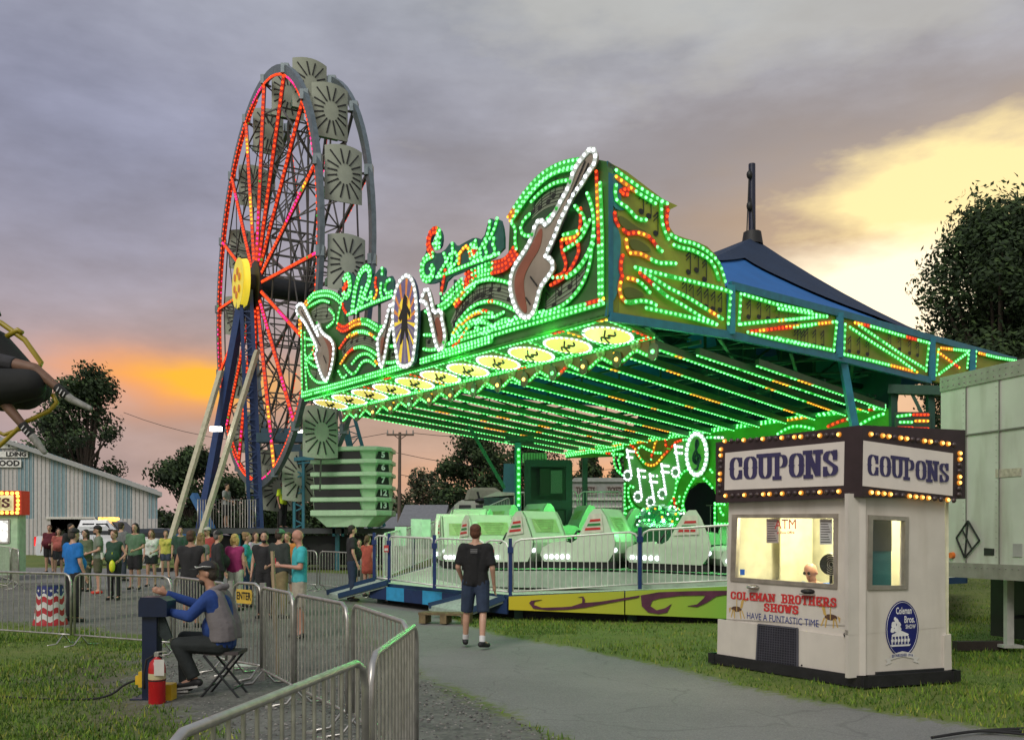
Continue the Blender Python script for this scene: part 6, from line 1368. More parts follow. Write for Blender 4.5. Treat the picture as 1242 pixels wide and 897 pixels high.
    for x, y in ((887,795),(914,800),(975,806)): m = MB(); m.dome(PL.hit(x, y, .036), PL.n, .012); m.build('bolt', BLACK, t)
    m = MB(); m.ell(PL.hit(1029,769,.04), (.03,.03,.03), 10, 6); m.build('cable_port', BLACK, t)
    m = MB(); m.box((NC_+V((0,0,0))).lerp(RCo, .55)+PR.n*.05+V((0,0,.165)), (1.0,.03,.03), rz=math.atan2(uR.y, uR.x)); m.build('drip_rail', DARKM, t)
    # oval emblem on the side wall
    c = PR.hit(1094, 762, .004); m = MB(); q = lambda x, y, o=0: c+uR*x+V((0,0,y))+PR.n*o
    m.poly([q(.232*math.cos(R(a_)), .315*math.sin(R(a_))) for a_ in range(0, 360, 10)], 0)
    el = [q(.215*math.cos(R(a_)), .298*math.sin(R(a_)), .001) for a_ in range(0, 360, 10)]; m.path(el, .0028, 4, 1, True)
    for (x, y, r_) in ((-.12,.05,.035),(-.08,.09,.03),(-.05,.05,.032),(-.135,-.01,.03),(-.08,.0,.036),(-.10,.115,.02),(-.04,.0,.028)): m.poly([q(x+r_*math.cos(R(a_))*(1+.18*math.sin(a_)), y+r_*math.sin(R(a_)), .0015+x*.002) for a_ in range(0, 360, 24)], 1)
    m.poly([q(-.15,-.065,.002), q(-.03,-.015,.002), q(.09,-.06,.002), q(.08,-.08,.002), q(-.14,-.085,.002)], 1)
    for k in range(6): x = -.15+k*.045; m.poly([q(x,-.08,.0022), q(x+.014,-.08,.0022), q(x+.014,-.17,.0022), q(x,-.17,.0022)], 1); m.poly([q(x-.01,-.12,.0025), q(x+.03,-.11,.0025), q(x+.028,-.145,.0025), q(x-.005,-.145,.0025)], 1)
    m.poly([q(-.17,-.175,.0022), q(.12,-.175,.0022), q(.10,-.195,.0022), q(-.15,-.195,.0022)], 1)
    m.build('emblem', [mat('emblem_navy', (.010,.014,.13), .4), mat('emblem_white', (.7,.7,.7), .5)], t)
    m = MB(); text_mesh(m, 'Coleman', .085, lambda u, v: q(.02+u*.72, .20+v*1.25, .003), bold=.002); text_mesh(m, 'Bros.', .09, lambda u, v: q(.10+u*.8, .10+v*1.2, .003), bold=.002); text_mesh(m, 'SHOW', .055, lambda u, v: q(.115+u*.85, .02+v*1.2, .003), bold=.001); m.build('emblem_lettering', MATS['emblem_white'], t)
    m = MB(); m.poly([q(-.17,-.285,.002), q(0,-.25,.002), q(.17,-.285,.002), q(.17,-.345,.002), q(0,-.31,.002), q(-.17,-.345,.002)]); m.poly([q(-.17,-.32,.0015), q(-.24,-.33,.0015), q(-.21,-.36,.0015), q(-.24,-.40,.0015), q(-.15,-.375,.0015)]); m.poly([q(.17,-.32,.0015), q(.24,-.33,.0015), q(.21,-.36,.0015), q(.24,-.40,.0015), q(.15,-.375,.0015)]); rb = m.build('ribbon', mat('ribbon_white', (.62,.6,.56), .5), t)
    m = MB(); text_mesh(m, 'ESTABLISHED 1916', .04, lambda u, v: q(u*.9, -.295+v-.35*u*u*2*.4, .0035), bold=.001); m.build('ribbon_lettering', bl_, rb)
    # ---- sign box on the roof
    sgo = .09; SL = Plane(NC_+PL.n*sgo+PR.n*sgo*.9, uL); SR = Plane(NC_+PL.n*sgo+PR.n*sgo*.9, uR)
    c0 = SL.o.copy(); cl = SL.hit(868,570); cr_ = SR.hit(1171,575); 
    zt, zbm = SL.hit(1030,517).z, SL.hit(1030,603).z
    cl.z = cr_.z = c0.z = 0; cbk = cl+(cr_-c0)
    m = MB(); m.prism([p+V((0,0,zbm)) for p in (c0, cr_, cbk, cl)], (0,0,zt-zbm)); m.build('sign_box', MAROON, t)
    for pl, xs, txt, cs, u in ((SL, (879.5,1025.5), 'COUPONS', [(1024.5,535),(880,549),(879,594),(1023.5,588.5)], -uL), (SR, (1046,1157), 'COUPONS', [(1047,534),(1155.5,549.5),(1155,601),(1046,589)], uR)):
        zc = [pl.hit(*p, .006) for p in cs]; m = MB(); z_t = max(p.z for p in zc)-.01; 
        m.prism(zc, -pl.n*.012); pn = m.build('sign_panel', mat('panel_cream', (.60,.55,.50), .5, var=.04, emit=(1,.9,.8), est=.05), t)
        if pl is SL: a, b, c_, d_ = pl.hit(885,586.5,.009), pl.hit(1019.5,581.5,.009), pl.hit(885,550.5,.009), pl.hit(1019.5,540.5,.009)
        else: a, b, c_, d_ = pl.hit(1051,580,.009), pl.hit(1150,589,.009), pl.hit(1051,546,.009), pl.hit(1150,559,.009)
        m = MB(); slab(m, txt, 0, 1, 0, 1, lambda x, y, o=0: a.lerp(b, x).lerp(c_.lerp(d_, x), y)+pl.n*o, .34); m.build('sign_lettering', mat('letter_navy', (.035,.03,.10), .5), pn)
        # bulbs around
        rr = random.Random(6 if pl is SL else 7); edges = []
        if pl is SL: E = [((1022,526.5),(876,535),19), ((875.5,541),(873,600),8), ((877,601),(1022,595.5),19)]; E2 = [((1022,522),(876,530.5),8)]
        else: E = [((1052,526),(1160,539.5),15), ((1163.5,546),(1162.5,603),8), ((1052,596.5),(1160,607),14)]; E2 = []
        on = MB(); cup = MB()
        for p0, p1, n in E:
            for k in range(n):
                f = (k+.5)/n; p = pl.hit(p0[0]+(p1[0]-p0[0])*f, p0[1]+(p1[1]-p0[1])*f, .004); lit = (k % 4 in (0, 1)) if n < 10 else (k % 3 == 0 or rr.random() < .25)
                b_ = MB(); b_.dome(p, pl.n, .030, 1, 10); b_.dome(p+pl.n*.012, pl.n, .022 if lit else .014, 0 if lit else 2, 8); b_.build('bulb', [led('bulb_amber', (1,.50,.10), 4.2), mat('bulb_cup', (.35,.16,.03), .3, emit=(1,.32,.02), est=.55) if lit else mat('bulb_cup_dark', (.06,.04,.04), .3), mat('bulb_off', (.3,.25,.2), .3)], t)
    l = bpy.data.lights.new('booth_lamp', 'POINT'); l.energy = 42; l.color = (1,.93,.62); l.shadow_soft_size = .12; o = bpy.data.objects.new('booth_lamp', l); COL.objects.link(o); o.location = cen+V((0,0,H-.3))-V(t.location); o.parent = t
booth()
def small_booth():
    Y = 28.5; x1 = (22-PX0)/F*Y; x0 = x1-2.3; z = gz(x0, Y); t = thing('coupon_booth', ((x0+x1)/2, Y+.8, z), 'distant coupon booth with a red sign framed in yellow bulbs at the left edge', 'ticket booth')
    zz = lambda py: HC+(HY-py)/F*Y
    m = MB(); wl, wr, wb, wt = x0+.5, (12-PX0)/F*Y, zz(658), zz(630)
    for a, b, c, d in ((x0, x1, z+.15, wb), (x0, x1, wt, zz(622)), (x0, wl, wb, wt), (wr, x1, wb, wt)): m.box(((a+b)/2, Y, (c+d)/2), (b-a, .06, d-c))
    m.box((x0, Y+.2, (z+.15+zz(622))/2), (.06, .4, zz(622)-z-.15)); m.box((x1, Y+.2, (z+.15+zz(622))/2), (.06, .4, zz(622)-z-.15)); m.box(((x0+x1)/2, Y+.4, (z+.15+zz(622))/2), (x1-x0, .06, zz(622)-z-.15)); m.build('wall', mat('booth_mint', (.42,.60,.40), .5), t)
    m = MB(); m.poly([(wl, Y+.03, wb), (wr, Y+.03, wb), (wr, Y+.03, wt), (wl, Y+.03, wt)]); m.build('window_pane', led('bright_window', (1,.98,.9), 1.3), t)
    m = MB()
    for a, b in (((wl,wb),(wr,wb)),((wr,wb),(wr,wt)),((wr,wt),(wl,wt)),((wl,wt),(wl,wb))): m.beam((a[0], Y-.03, a[1]), (b[0], Y-.03, b[1]), .06)
    m.build('window_frame', METAL, t)
    sx1 = (29-PX0)/F*Y; m = MB(); m.box(((x0-.2+sx1)/2, Y+.1, (zz(595)+zz(624))/2), (sx1-x0+.2, .5, zz(595)-zz(624))); m.build('sign_box', mat('sign_red', (.30,.02,.02), .5, emit=(1,.1,.02), est=.15), t)
    a, b = x0-.05, (20-PX0)/F*Y; m = MB(); m.box(((a+b)/2, Y-.17, (zz(600.5)+zz(619))/2), (b-a, .02, zz(600.5)-zz(619))); pn = m.build('sign_panel', mat('panel_lit', (.7,.65,.4), .5, emit=(1,.85,.4), est=.35), t)
    m = MB(); slab(m, 'COUPONS', a+.08, b-.05, zz(616.5), zz(603)-zz(616.5), lambda x, y, o=0: V((x, Y-.185-o*4, y)), .3); m.build('sign_lettering', mat('letter_maroon', (.10,.02,.02), .5), pn)
    for k in range(16):
        for py in (598, 621.5): m = MB(); m.dome((sx1-.12-k*.16, Y-.16, zz(py)), (0,-1,0), .06, 0); m.build('bulb', [led('bulb_amber2', (1,.55,.08), 3.5)], t)
    for k in range(4): m = MB(); m.dome((sx1-.1, Y-.16, zz(602+k*5)), (0,-1,0), .06, 0); m.build('bulb', [MATS['bulb_amber2']], t)
small_booth()
# ================================================================ semi trailer on the right
def trailer():
    c = V((6.62, 14.0, 0)); d = V((.28,-.96,0)).normalized(); w = V((.96,.28,0)).normalized(); L = 9.5; W = 2.5; z0, z1 = 1.28, 4.10
    t = thing('semi_trailer', c+d*L/2+w*W/2, 'weathered white box trailer parked at the right edge behind the coupon booth', 'trailer')
    TW = mat('trailer_white', (.50,.53,.46), .45, var=.08, scale=2.4, dirt=.55); m = MB(); m.prism([c+V((0,0,z0)), c+d*L+V((0,0,z0)), c+d*L+w*W+V((0,0,z0)), c+w*W+V((0,0,z0))], (0,0,z1-z0)); m.build('box', TW, t)
    m = MB(); n = -w; off = n*.01
    m.prism([c+n*.02+V((0,0,z1-.20)), c+d*L+n*.02+V((0,0,z1-.20)), c+d*L+n*.02+V((0,0,z1+.02)), c+n*.02+V((0,0,z1+.02))], w*.015); m.prism([c+n*.02+V((0,0,z0-.0)), c+d*L+n*.02+V((0,0,z0)), c+d*L+n*.02+V((0,0,z0-.22)), c+n*.02+V((0,0,z0-.22))], w*.05); m.build('rail', mat('trailer_rail', (.30,.29,.26), .5, metal=.3, dirt=.3), t)
    m = MB()
    for k in range(1, 8): p = c+d*(.62*k-.1)+n*.006; m.beam(p+V((0,0,z0)), p+V((0,0,z1-.2)), .02, .012)
    m.beam(c+n*.008+V((0,0,3.18)), c+d*L+n*.008+V((0,0,3.18)), .03, .02); m.build('panel_seam', mat('seam', (.16,.16,.14), .6), t)
    m = MB()
    for k in range(60):
        for z in (z1-.14, z1-.05, z0-.06): m.dome(c+d*(.06+k*.11)+n*.022+V((0,0,z)), n, .011, n=5)
        if k % 2 == 0:
            for q in range(1, 5): m.dome(c+d*(.62*q-.16)+n*.003+V((0,0,z0+.1+k*.045)), n, .007, n=4)
    o = m.build('rivet', mat('rivet_grey', (.22,.22,.20), .5), t); o['kind'] = 'stuff'
    PLn = Plane(c, d); dm = [(1176,631),(1190,655),(1172,676),(1162,652)]
    m = MB(); P = [PLn.hit(x, y, .03) for x, y in dm]
    for i in range(4): m.beam(P[i], P[(i+1) % 4], .025, .015)
    m.beam(P[0], P[2], .02, .012); m.beam(P[0].lerp(P[3], .5), P[2].lerp(P[1], .5), .02, .012); m.build('placard_holder', DARKM, t)
    m = MB(); m.prism([PLn.hit(x, y, .01) for x, y in ((1208,569),(1239,567),(1239,577),(1208,579))], -PLn.n*.005); m.build('worn_patch', mat('patch_pale', (.42,.38,.30), .6, var=.3, scale=20), t)
    m = MB(); m.prism([PLn.hit(x, y, .01) for x, y in ((1194,664),(1206,665),(1206,673),(1194,673))], -PLn.n*.01); m.build('decal', BLACK, t); m = MB(); m.prism([PLn.hit(x, y, .01) for x, y in ((1229,659),(1240,659),(1240,675),(1229,675))], -PLn.n*.01); m.build('decal', mat('decal_grey', (.35,.34,.33), .6), t)
    m = MB(); m.tube(PLn.hit(1156,673,.0), PLn.hit(1156,673,.05), .05, .045, 12); m.build('marker_lamp', mat('marker_orange', (.6,.14,.02), .4), t)
    for k in range(2):
        q = c+d*(.9+k*.0)+w*(.4+k*1.6); m = MB(); m.beam(q+V((0,0,.1)), q+V((0,0,z0-.2)), .10); m.box(q+V((0,0,.08)), (.28,.28,.04)); m.build('landing_leg', mat('leg_white', (.45,.45,.42), .5), t)
    m = MB(); m.beam(c+d*.9+w*.4+V((0,0,.5)), c+d*.9+w*2.0+V((0,0,.5)), .05); m.build('cross_brace', DARKM, t)
    for dd in (.15, 3.6):
        for s_ in (0, W-.5): q = c+d*(dd+.6)+w*(s_+.15+.0); m = MB(); m.tube(q+V((0,0,.48)), q+w*.3+V((0,0,.48)), .46, .46, 22); m.build('wheel', RUBBER, t) if dd > 1 else None
    for k in range(6): q = c+d*(.4+k*.5)+w*.7; m = MB(); m.beam(q+V((0,0,z0-.12)), q+w*1.5+V((0,0,z0-.12)), .08, .16); m.build('cross_member', BLACK, t)
    m = MB(); m.box(c+d*4.2+w*1.5+V((0,0,.62)), (1.5,8.0,.95), rz=math.atan2(w.y, w.x)); m.build('under_shade', BLACK, t)  # black block added to stand for the shade under the trailer
trailer()
def logs():
    for px, py, Y, L_, lab in ((1188, 784, 13.6, 1.0, 'short charred timber lying in the grass under the trailer'),):
        p = at(px, py, Y); x, y = gp(px, 788); m = MB(); m.box((x, y, .07), (.75,.14,.13), rz=.05); tag(m.build('timber', mat('timber_dark', (.03,.022,.018), .8, bump=.4, bscale=20)), lab, 'timber')
logs()
# ================================================================ people
def remesh(mb, voxel, it=3, fac=.6):
    me = bpy.data.meshes.new('tmp'); me.from_pydata([tuple(v) for v in mb.v], [], mb.f)
    o = bpy.data.objects.new('tmp', me); COL.objects.link(o)
    r = o.modifiers.new('r', 'REMESH'); r.mode = 'VOXEL'; r.voxel_size = voxel
    s = o.modifiers.new('s', 'SMOOTH'); s.factor = fac; s.iterations = it
    dg = bpy.context.evaluated_depsgraph_get(); out = bpy.data.meshes.new_from_object(o.evaluated_get(dg))
    bpy.data.objects.remove(o); bpy.data.meshes.remove(me)
    out.polygons.foreach_set('use_smooth', [True]*len(out.polygons)); return out
SKIN = {'light': mat('skin_light', (.50,.29,.20), .5, var=.08), 'tan': mat('skin_tan', (.38,.20,.13), .5, var=.08), 'red': mat('skin_ruddy', (.48,.24,.17), .5, var=.08)}
def cloth(name, c, var=.22): return mat('cloth_'+name, c, .85, var=var, scale=7, bump=.35, bscale=22)
POSE = {   # elbow, wrist for the left arm (+X); mirrored for the right arm.  forward is -Y
 'down': ((.235,.02,1.13),(.25,-.06,.87)), 'front': ((.24,.0,1.14),(.10,-.24,1.05)), 'phone': ((.235,-.02,1.15),(.08,-.30,1.18)), 'hips': ((.33,.06,1.16),(.20,-.02,1.0)),
 'cross': ((.23,-.05,1.15),(-.06,-.20,1.17)), 'bag': ((.25,.03,1.13),(.26,.02,.88)), 'up': ((.26,-.16,1.28),(.18,-.32,1.42)), 'pocket': ((.27,.06,1.14),(.20,-.05,.93)), 'reach': ((.26,-.2,1.28),(.30,-.46,1.22)),
}
def person(label, loc, heading, H=1.75, skin='light', build=1.0, female=False, top=('t_shirt', (.1,.1,.1), .45), bottom=('trousers', (.02,.02,.025), 1.0), shoes=(.03,.03,.03), hair=((.05,.03,.02), 'short'), hat=None, arms=('down','down'), legs='stand', voxel=.02, look=0, group=None, joints=None, socks=None, nodhead=0, bare_top=False):
    s = H/1.75; t = thing('person', loc, label, 'person', group, 0); rz = R(heading); B0 = V(t.location); M = Matrix.Rotation(rz, 3, 'Z')
    k = .88 if female else 1.0; w = build
    J = {}
    for sd, nm in ((1, 'L'), (-1, 'R')):
        J['sh'+nm] = V((sd*.180*k*(.85+.15*w), .01, 1.43)); J['hip'+nm] = V((sd*.088, 0, .92)); 
        e, wr = POSE[arms[0] if sd == 1 else arms[1]]; J['el'+nm] = V((sd*(e[0]+.03*(w-1)*3)*k, e[1], e[2])); J['wr'+nm] = V((sd*wr[0]*k+(sd*.05*(w-1)), wr[1]-.10*(w-1), wr[2]))
        if legs == 'stride': f = sd*.5; J['kn'+nm] = V((sd*.10, -.10*sd-.04, .50)); J['an'+nm] = V((sd*.105, -.20*sd+.02, .09 if sd == 1 else .11))
        elif legs == 'shift': J['kn'+nm] = V((sd*.11, -.03 if sd == 1 else .0, .50)); J['an'+nm] = V((sd*.13, .03 if sd == -1 else -.04, .085))
        else: J['kn'+nm] = V((sd*.10, -.01, .50)); J['an'+nm] = V((sd*.11, .02, .085))
        J['toe'+nm] = J['an'+nm]+V((sd*.03, -.15, -.05))
    J['pel'] = V((0,0,.97)); J['waist'] = V((0,.0,1.10)); J['chest'] = V((0,.005,1.32)); J['neck'] = V((0,.01,1.47)); J['head'] = V((0,-.02,1.635))
    if joints: 
        for q, v in joints.items(): J[q] = V(v)
    Mh = Matrix.Rotation(R(look), 3, 'Z') @ Matrix.Rotation(R(nodhead), 3, 'X')
    def W(v): return B0+M@(V(v)*s)
    def Wh(v): return W(J['head']+Mh@V(v))
    def C(m, a, ra, b, rb, **kw): m.cap(W(a), ra*s, W(b), rb*s, 10, **kw)
    sk = SKIN[skin]
    # ---- continuous body
    m = MB(); aw = .75+.25*w
    C(m, J['neck']+V((0,.01,-.06)), .058*k, J['head']+V((0,.01,-.06)), .054*k)
    m.ell(Wh((0,.005,.03)), (.076*s,.094*s,.098*s), 14, 10, M=M@Mh); m.ell(Wh((0,-.022,-.045)), (.056*s,.066*s,.066*s), 12, 8, M=M@Mh)
    m.ell(Wh((0,-.100,-.012)), (.014*s,.020*s,.024*s), 8, 6, M=M@Mh)
    for sd in (-1, 1): m.ell(Wh((sd*.078,.012,-.005)), (.012*s,.02*s,.03*s), 8, 6, M=M@Mh)
    for nm, sd in (('L', 1), ('R', -1)):
        C(m, J['sh'+nm], .052*k*aw, J['el'+nm], .040*k*aw); C(m, J['el'+nm], .041*k*aw, J['wr'+nm], .026*k)
        d = (J['wr'+nm]-J['el'+nm]).normalized(); h = J['wr'+nm]+d*.065; side = d.cross(V((0,-1,0) if abs(d.y) < .8 else (0,0,1))).normalized(); fw = side.cross(d).normalized()
        C(m, J['wr'+nm], .027*k, h, .030*k)
        C(m, J['wr'+nm]+d*.02+fw*.015, .020*k, h+fw*.018, .020*k); C(m, J['wr'+nm]+d*.02-fw*.015, .020*k, h-fw*.018, .020*k)
        for q, (o_, L_) in enumerate(((-.030,.055),(-.010,.072),(.010,.076),(.029,.066))):
            b0 = h+fw*(-o_)+d*.015; b1 = b0+d*L_*.55-side*sd*.004; b2 = b1+(d*.75-side*sd*.55).normalized()*L_*.45; C(m, b0, .0105, b1, .0098); C(m, b1, .0098, b2, .008)
        th = J['wr'+nm]+d*.025+fw*.028; t1 = th+(d*.6+fw*.75).normalized()*.036; C(m, th, .014, t1, .012); C(m, t1, .012, t1+(d*.95+fw*.25).normalized()*.03, .0095)
        lw = .8+.2*w
        C(m, J['hip'+nm], .082*lw, J['kn'+nm], .053*lw); mid = J['kn'+nm].lerp(J['an'+nm], .32)+V((0,.018,0)); C(m, J['kn'+nm], .052*lw, mid, .053*lw); C(m, mid, .053*lw, J['an'+nm], .036)
        C(m, J['an'+nm], .036, J['toe'+nm], .032)
        C(m, J['sh'+nm]*.96+J['chest']*.04+V((0,0,-.02)), .068*k, J['waist']+V((sd*.07,0,0)), .080*aw)
        C(m, J['sh'+nm]+V((0,0,.005)), .050*k, J['neck']+V((0,0,-.01)), .052*k)
        C(m, J['waist']+V((sd*.06,0,0)), .080*aw, J['hip'+nm], .088*aw)
    C(m, J['chest'], .10*k*aw, J['pel'], .10*aw)
    if w > 1.1: m.ell(W(J['waist']+V((0,-.05*w,-.01))), (.16*w*s,.14*w*s,.17*s), 12, 8, M=M)
    me = remesh(m, voxel*s); me.name = 'body'
    for v in me.vertices: v.co -= B0
    me.materials.append(sk); ob = bpy.data.objects.new('body', me); COL.objects.link(ob); ob.parent = t
    def soft(mb, nm, mt, vx=voxel, it=3, par=t):
        q = remesh(mb, vx*s, it); q.name = nm
        for v in q.vertices: v.co -= B0
        q.materials.append(mt); o = bpy.data.objects.new(nm, q); COL.objects.link(o); o.parent = par; return o
    # ---- top
    if top:
        nm_, col, sl_ = top[:3]; m = MB(); e = .020; hem = -.02 if len(top) < 4 else top[3]
        for nm, sd in (('L', 1), ('R', -1)):
            C(m, J['sh'+nm]*.95+J['chest']*.05+V((0,0,-.02)), .074*k+e, J['waist']+V((sd*.075,0,0)), .086*aw+e); C(m, J['sh'+nm]+V((0,0,.005)), .054*k+e*.4, J['neck']+V((0,.005,-.035)), .060*k)
            C(m, J['waist']+V((sd*.065,0,0)), .088*aw+e, J['hip'+nm]+V((0,0,.0+hem)), .096*aw+e, e1=False)
            if sl_ > .9: C(m, J['sh'+nm], .060*k*aw+e*.7, J['el'+nm], .050*k*aw+e*.5); C(m, J['el'+nm], .050*k*aw+e*.5, J['wr'+nm], .034*k+e*.35, e1=False)
            elif sl_ > .05: q = J['sh'+nm].lerp(J['el'+nm], min(1, sl_*1.5)); C(m, J['sh'+nm], .060*k*aw+e*.6, q, .056*k*aw+e*.8, e1=False)
            if female: m.ell(W(J['chest']+V((sd*.07,-.085,-.03))), (.07*s,.06*s,.065*s), 10, 8, M=M)
        C(m, J['chest'], .115*k*aw+e*.6, J['pel'], .12*aw)
        if w > 1.1: m.ell(W(J['waist']+V((0,-.055*w,-.01))), (.175*w*s,.155*w*s,.185*s), 12, 8, M=M)
        tp = soft(m, nm_, cloth('%02d_%02d_%02d' % tuple(int(x*99) for x in col), col))
    if bottom:
        nm_, col, L_ = bottom; m = MB(); e = .014 if L_ < .95 else .016; lw = .8+.2*w
        for nm, sd in (('L', 1), ('R', -1)):
            C(m, J['waist']+V((sd*.06,0,-.06)), .088*aw+e, J['hip'+nm], .096*aw+e)
            kf = min(1, L_/.5); kp = J['hip'+nm].lerp(J['kn'+nm], kf); C(m, J['hip'+nm], .090*lw+e*1.6, kp, (.090-.030*kf)*lw+(e*2.2 if L_ < .9 else e), e1=L_ > .5)
            if L_ > .5: ap = J['kn'+nm].lerp(J['an'+nm], (L_-.5)/.5*.97); C(m, J['kn'+nm], .060*lw+e, ap, .048*lw+e*1.4, e1=False)
        soft(m, nm_, cloth('%02d_%02d_%02d' % tuple(int(x*99) for x in col), col))
    # ---- shoes, socks
    for nm, sd in (('L', 1), ('R', -1)):
        m = MB(); a, tt = J['an'+nm], J['toe'+nm]; up = V((0,0,1)); f = (tt-a); f.z = 0; f.normalize()
        C(m, a+V((0,.0,-.035))-f*.045, .042, a+f*.02+V((0,0,-.035)), .045); C(m, a+f*.02+V((0,0,-.04)), .044, tt+V((0,0,-.0)), .036); C(m, a+V((0,0,-.03)), .046, a+V((0,0,.005)), .046, e1=False)
        so_ = soft(m, 'shoe', mat('shoe_%d_%d' % (int(shoes[0]*99), int(shoes[2]*99)), shoes, .6), max(.010, voxel*.7), 2)
        if socks: m = MB(); C(m, a, .043, a.lerp(J['kn'+nm], .2), .047, e1=False); soft(m, 'sock', mat('sock', socks, .8), max(.010, voxel*.7), 1)
    # ---- hair, hat, face
    if hair:
        hc, st = hair[:2]; m = MB(); hm = mat('hair_%d_%d' % (int(hc[0]*99), int(hc[1]*99)), hc, .7, var=.4, scale=30, bump=.6, bscale=60)
        if st != 'bald':
            m.ell(Wh((0,.026,.058)), (.086*s,.096*s,.084*s), 14, 9, M=M@Mh); m.ell(Wh((0,.050,.00)), (.082*s,.066*s,.080*s), 12, 8, M=M@Mh)
            if st == 'long':
                for sd in (-1, 0, 1): m.cap(Wh((sd*.060,.035,.0)), .052*s, Wh((sd*.075,.045,-.22)), .036*s); 
            if st == 'bob':
                for sd in (-1, 0, 1): m.cap(Wh((sd*.064,.030,.0)), .052*s, Wh((sd*.066,.035,-.10)), .040*s)
            if st == 'pony': m.cap(Wh((0,.10,.05)), .034*s, Wh((0,.15,-.04)), .034*s); m.cap(Wh((0,.15,-.04)), .034*s, Wh((0,.14,-.17)), .016*s)
            if st == 'bun': m.ell(Wh((0,.09,.10)), (.045*s,)*3, 10, 8)
            soft(m, 'hair', hm, min(voxel, .014), 2)
            if st == 'beard': pass
    if hair and len(hair) > 2 or (hair and hair[1] == 'beardy'):
        m = MB(); m.ell(Wh((0,-.046,-.075)), (.054*s,.048*s,.042*s), 10, 8, M=M@Mh); soft(m, 'beard', hm, .012, 1)
    fm = MB()
    for sd in (-1, 1):
        fm.ell(Wh((sd*.030,-.084,.010)), (.011*s,.006*s,.006*s), 8, 5, M=M@Mh, mi=0); fm.ell(Wh((sd*.030,-.089,.010)), (.005*s,.004*s,.005*s), 6, 4, M=M@Mh, mi=1)
        fm.beam(Wh((sd*.016,-.092,.027)), Wh((sd*.046,-.082,.027)), .006*s, mi=1)
    fm.beam(Wh((-.022,-.089,-.052)), Wh((.022,-.089,-.052)), .007*s, mi=2); fm.build('face', [mat('eye_white', (.6,.6,.58), .3), mat('eye_dark', (.03,.02,.015), .4), mat('lips', (.32,.10,.08), .5)], ob)
    if hat:
        hc = hat[1]; m = MB(); hm = mat('hat_%d_%d_%d' % tuple(int(x*99) for x in hc), hc, .8, bump=.2)
        m.ell(Wh((0,.010,.055)), (.095*s,.108*s,.088*s), 16, 8, M=M@Mh, z0=-.05)
        back = 1 if hat[0] == 'cap' else -1
        if hat[0] in ('cap', 'cap_back'):
            br = [Wh((x*.085, back*(-.095-.085*math.sqrt(max(0, 1-x*x))), .052+(.0 if abs(x) > .9 else .006))) for x in (-1,-.8,-.5,-.2,.2,.5,.8,1)]; m.prism(br, M@Mh@V((0,0,.008)))
        m.build('cap', hm, t)
    t['label'] = label
    return t, J, W, Wh
def px_person(px, Y, heading, label, z=None, **k):
    x = (px-PX0)/F*Y; return person(label, (x, Y, gz(x, Y) if z is None else z), heading, voxel=k.pop('voxel', .022), **k)
BK = (.02,.02,.022)
CR = dict(group=None)
def prop(build, name, label, cat, mats):
    m = MB(); build(m); return tag(m.build(name, mats), label, cat)
px_person(60, 32, 10, 'heavy set person in a dark red tank top and black shorts near the truck', H=1.68, build=1.5, top=('tank_top', (.10,.01,.02), 0), bottom=('shorts', BK, .4), hair=((.08,.03,.02), 'bun'), arms=('front','down'), female=True)
px_person(71, 31, 30, 'person in a salmon pink top and dark shorts beside the one in the tank top', H=1.56, build=1.2, top=('t_shirt', (.45,.12,.10), .4), bottom=('shorts', (.04,.04,.05), .4), hair=((.05,.03,.02), 'bob'), female=True)
px_person(86, 26.5, 70, 'dark haired man in a black jacket looking right behind the man in blue', H=1.78, build=1.15, top=('jacket', BK, 1), bottom=('trousers', BK, 1), hair=((.02,.015,.01), 'short'))
blue, Jb, Wb, _ = px_person(89, 17.6, 148, 'man in a bright blue T-shirt and black cap leaning by the flag wrapped barrel', H=1.80, build=1.15, top=('t_shirt', (.01,.16,.50), .5), bottom=('trousers', BK, 1), hair=((.06,.05,.04), 'short'), hat=('cap', BK), arms=('front','down'), voxel=.018)
px_person(104, 24.5, -20, 'woman with long dark hair in a camouflage jacket', H=1.66, build=1.2, female=True, top=('camouflage_jacket', (.10,.13,.07), 1, -.15), bottom=('trousers', (.05,.06,.04), 1), hair=((.02,.012,.01), 'long'), arms=('front','down'))
px_person(119, 23.8, -60, 'man in a grey green T-shirt, black cap and red sneakers', H=1.78, build=1.1, top=('t_shirt', (.16,.20,.15), .5), bottom=('shorts', (.09,.09,.05), .45), shoes=(.6,.04,.02), hair=((.03,.02,.01), 'short', 'beard'), hat=('cap', BK), arms=('front','down'))
w7, J7, W7, _ = px_person(138.5, 22.2, -15, 'woman in a dark green sleeveless vest and black trousers holding a pale cup', H=1.70, build=1.2, female=True, top=('vest', (.02,.06,.035), 0, -.05), bottom=('trousers', BK, 1), hair=((.10,.05,.02), 'bun'), arms=('hips','front'))
px_person(147, 28, 160, 'man in a plain grey shirt seen from behind near the truck cab', H=1.80, build=1.1, top=('t_shirt', (.15,.16,.16), .5), bottom=('trousers', (.04,.05,.07), 1), hair=((.04,.03,.02), 'short'))
px_person(164, 25, -5, 'long haired man in a green T-shirt and black shorts', H=1.82, top=('t_shirt', (.10,.19,.11), .5), bottom=('shorts', BK, .45), hair=((.015,.01,.01), 'long'), arms=('front','down'), legs='shift')
px_person(183.5, 26, 5, 'young woman in a white tank top and dark shorts holding a drink', H=1.62, female=True, top=('tank_top', (.62,.66,.60), 0, .05), bottom=('shorts', (.015,.02,.02), .25), hair=((.12,.06,.03), 'long'), arms=('front','down'), build=1.05)
px_person(219, 27, 20, 'boy in a dark green shirt beside the truck headlamp and outrigger', H=1.68, top=('t_shirt', (.03,.07,.05), .5), bottom=('shorts', BK, .5), hair=((.02,.015,.01), 'short'), arms=('front','down'))
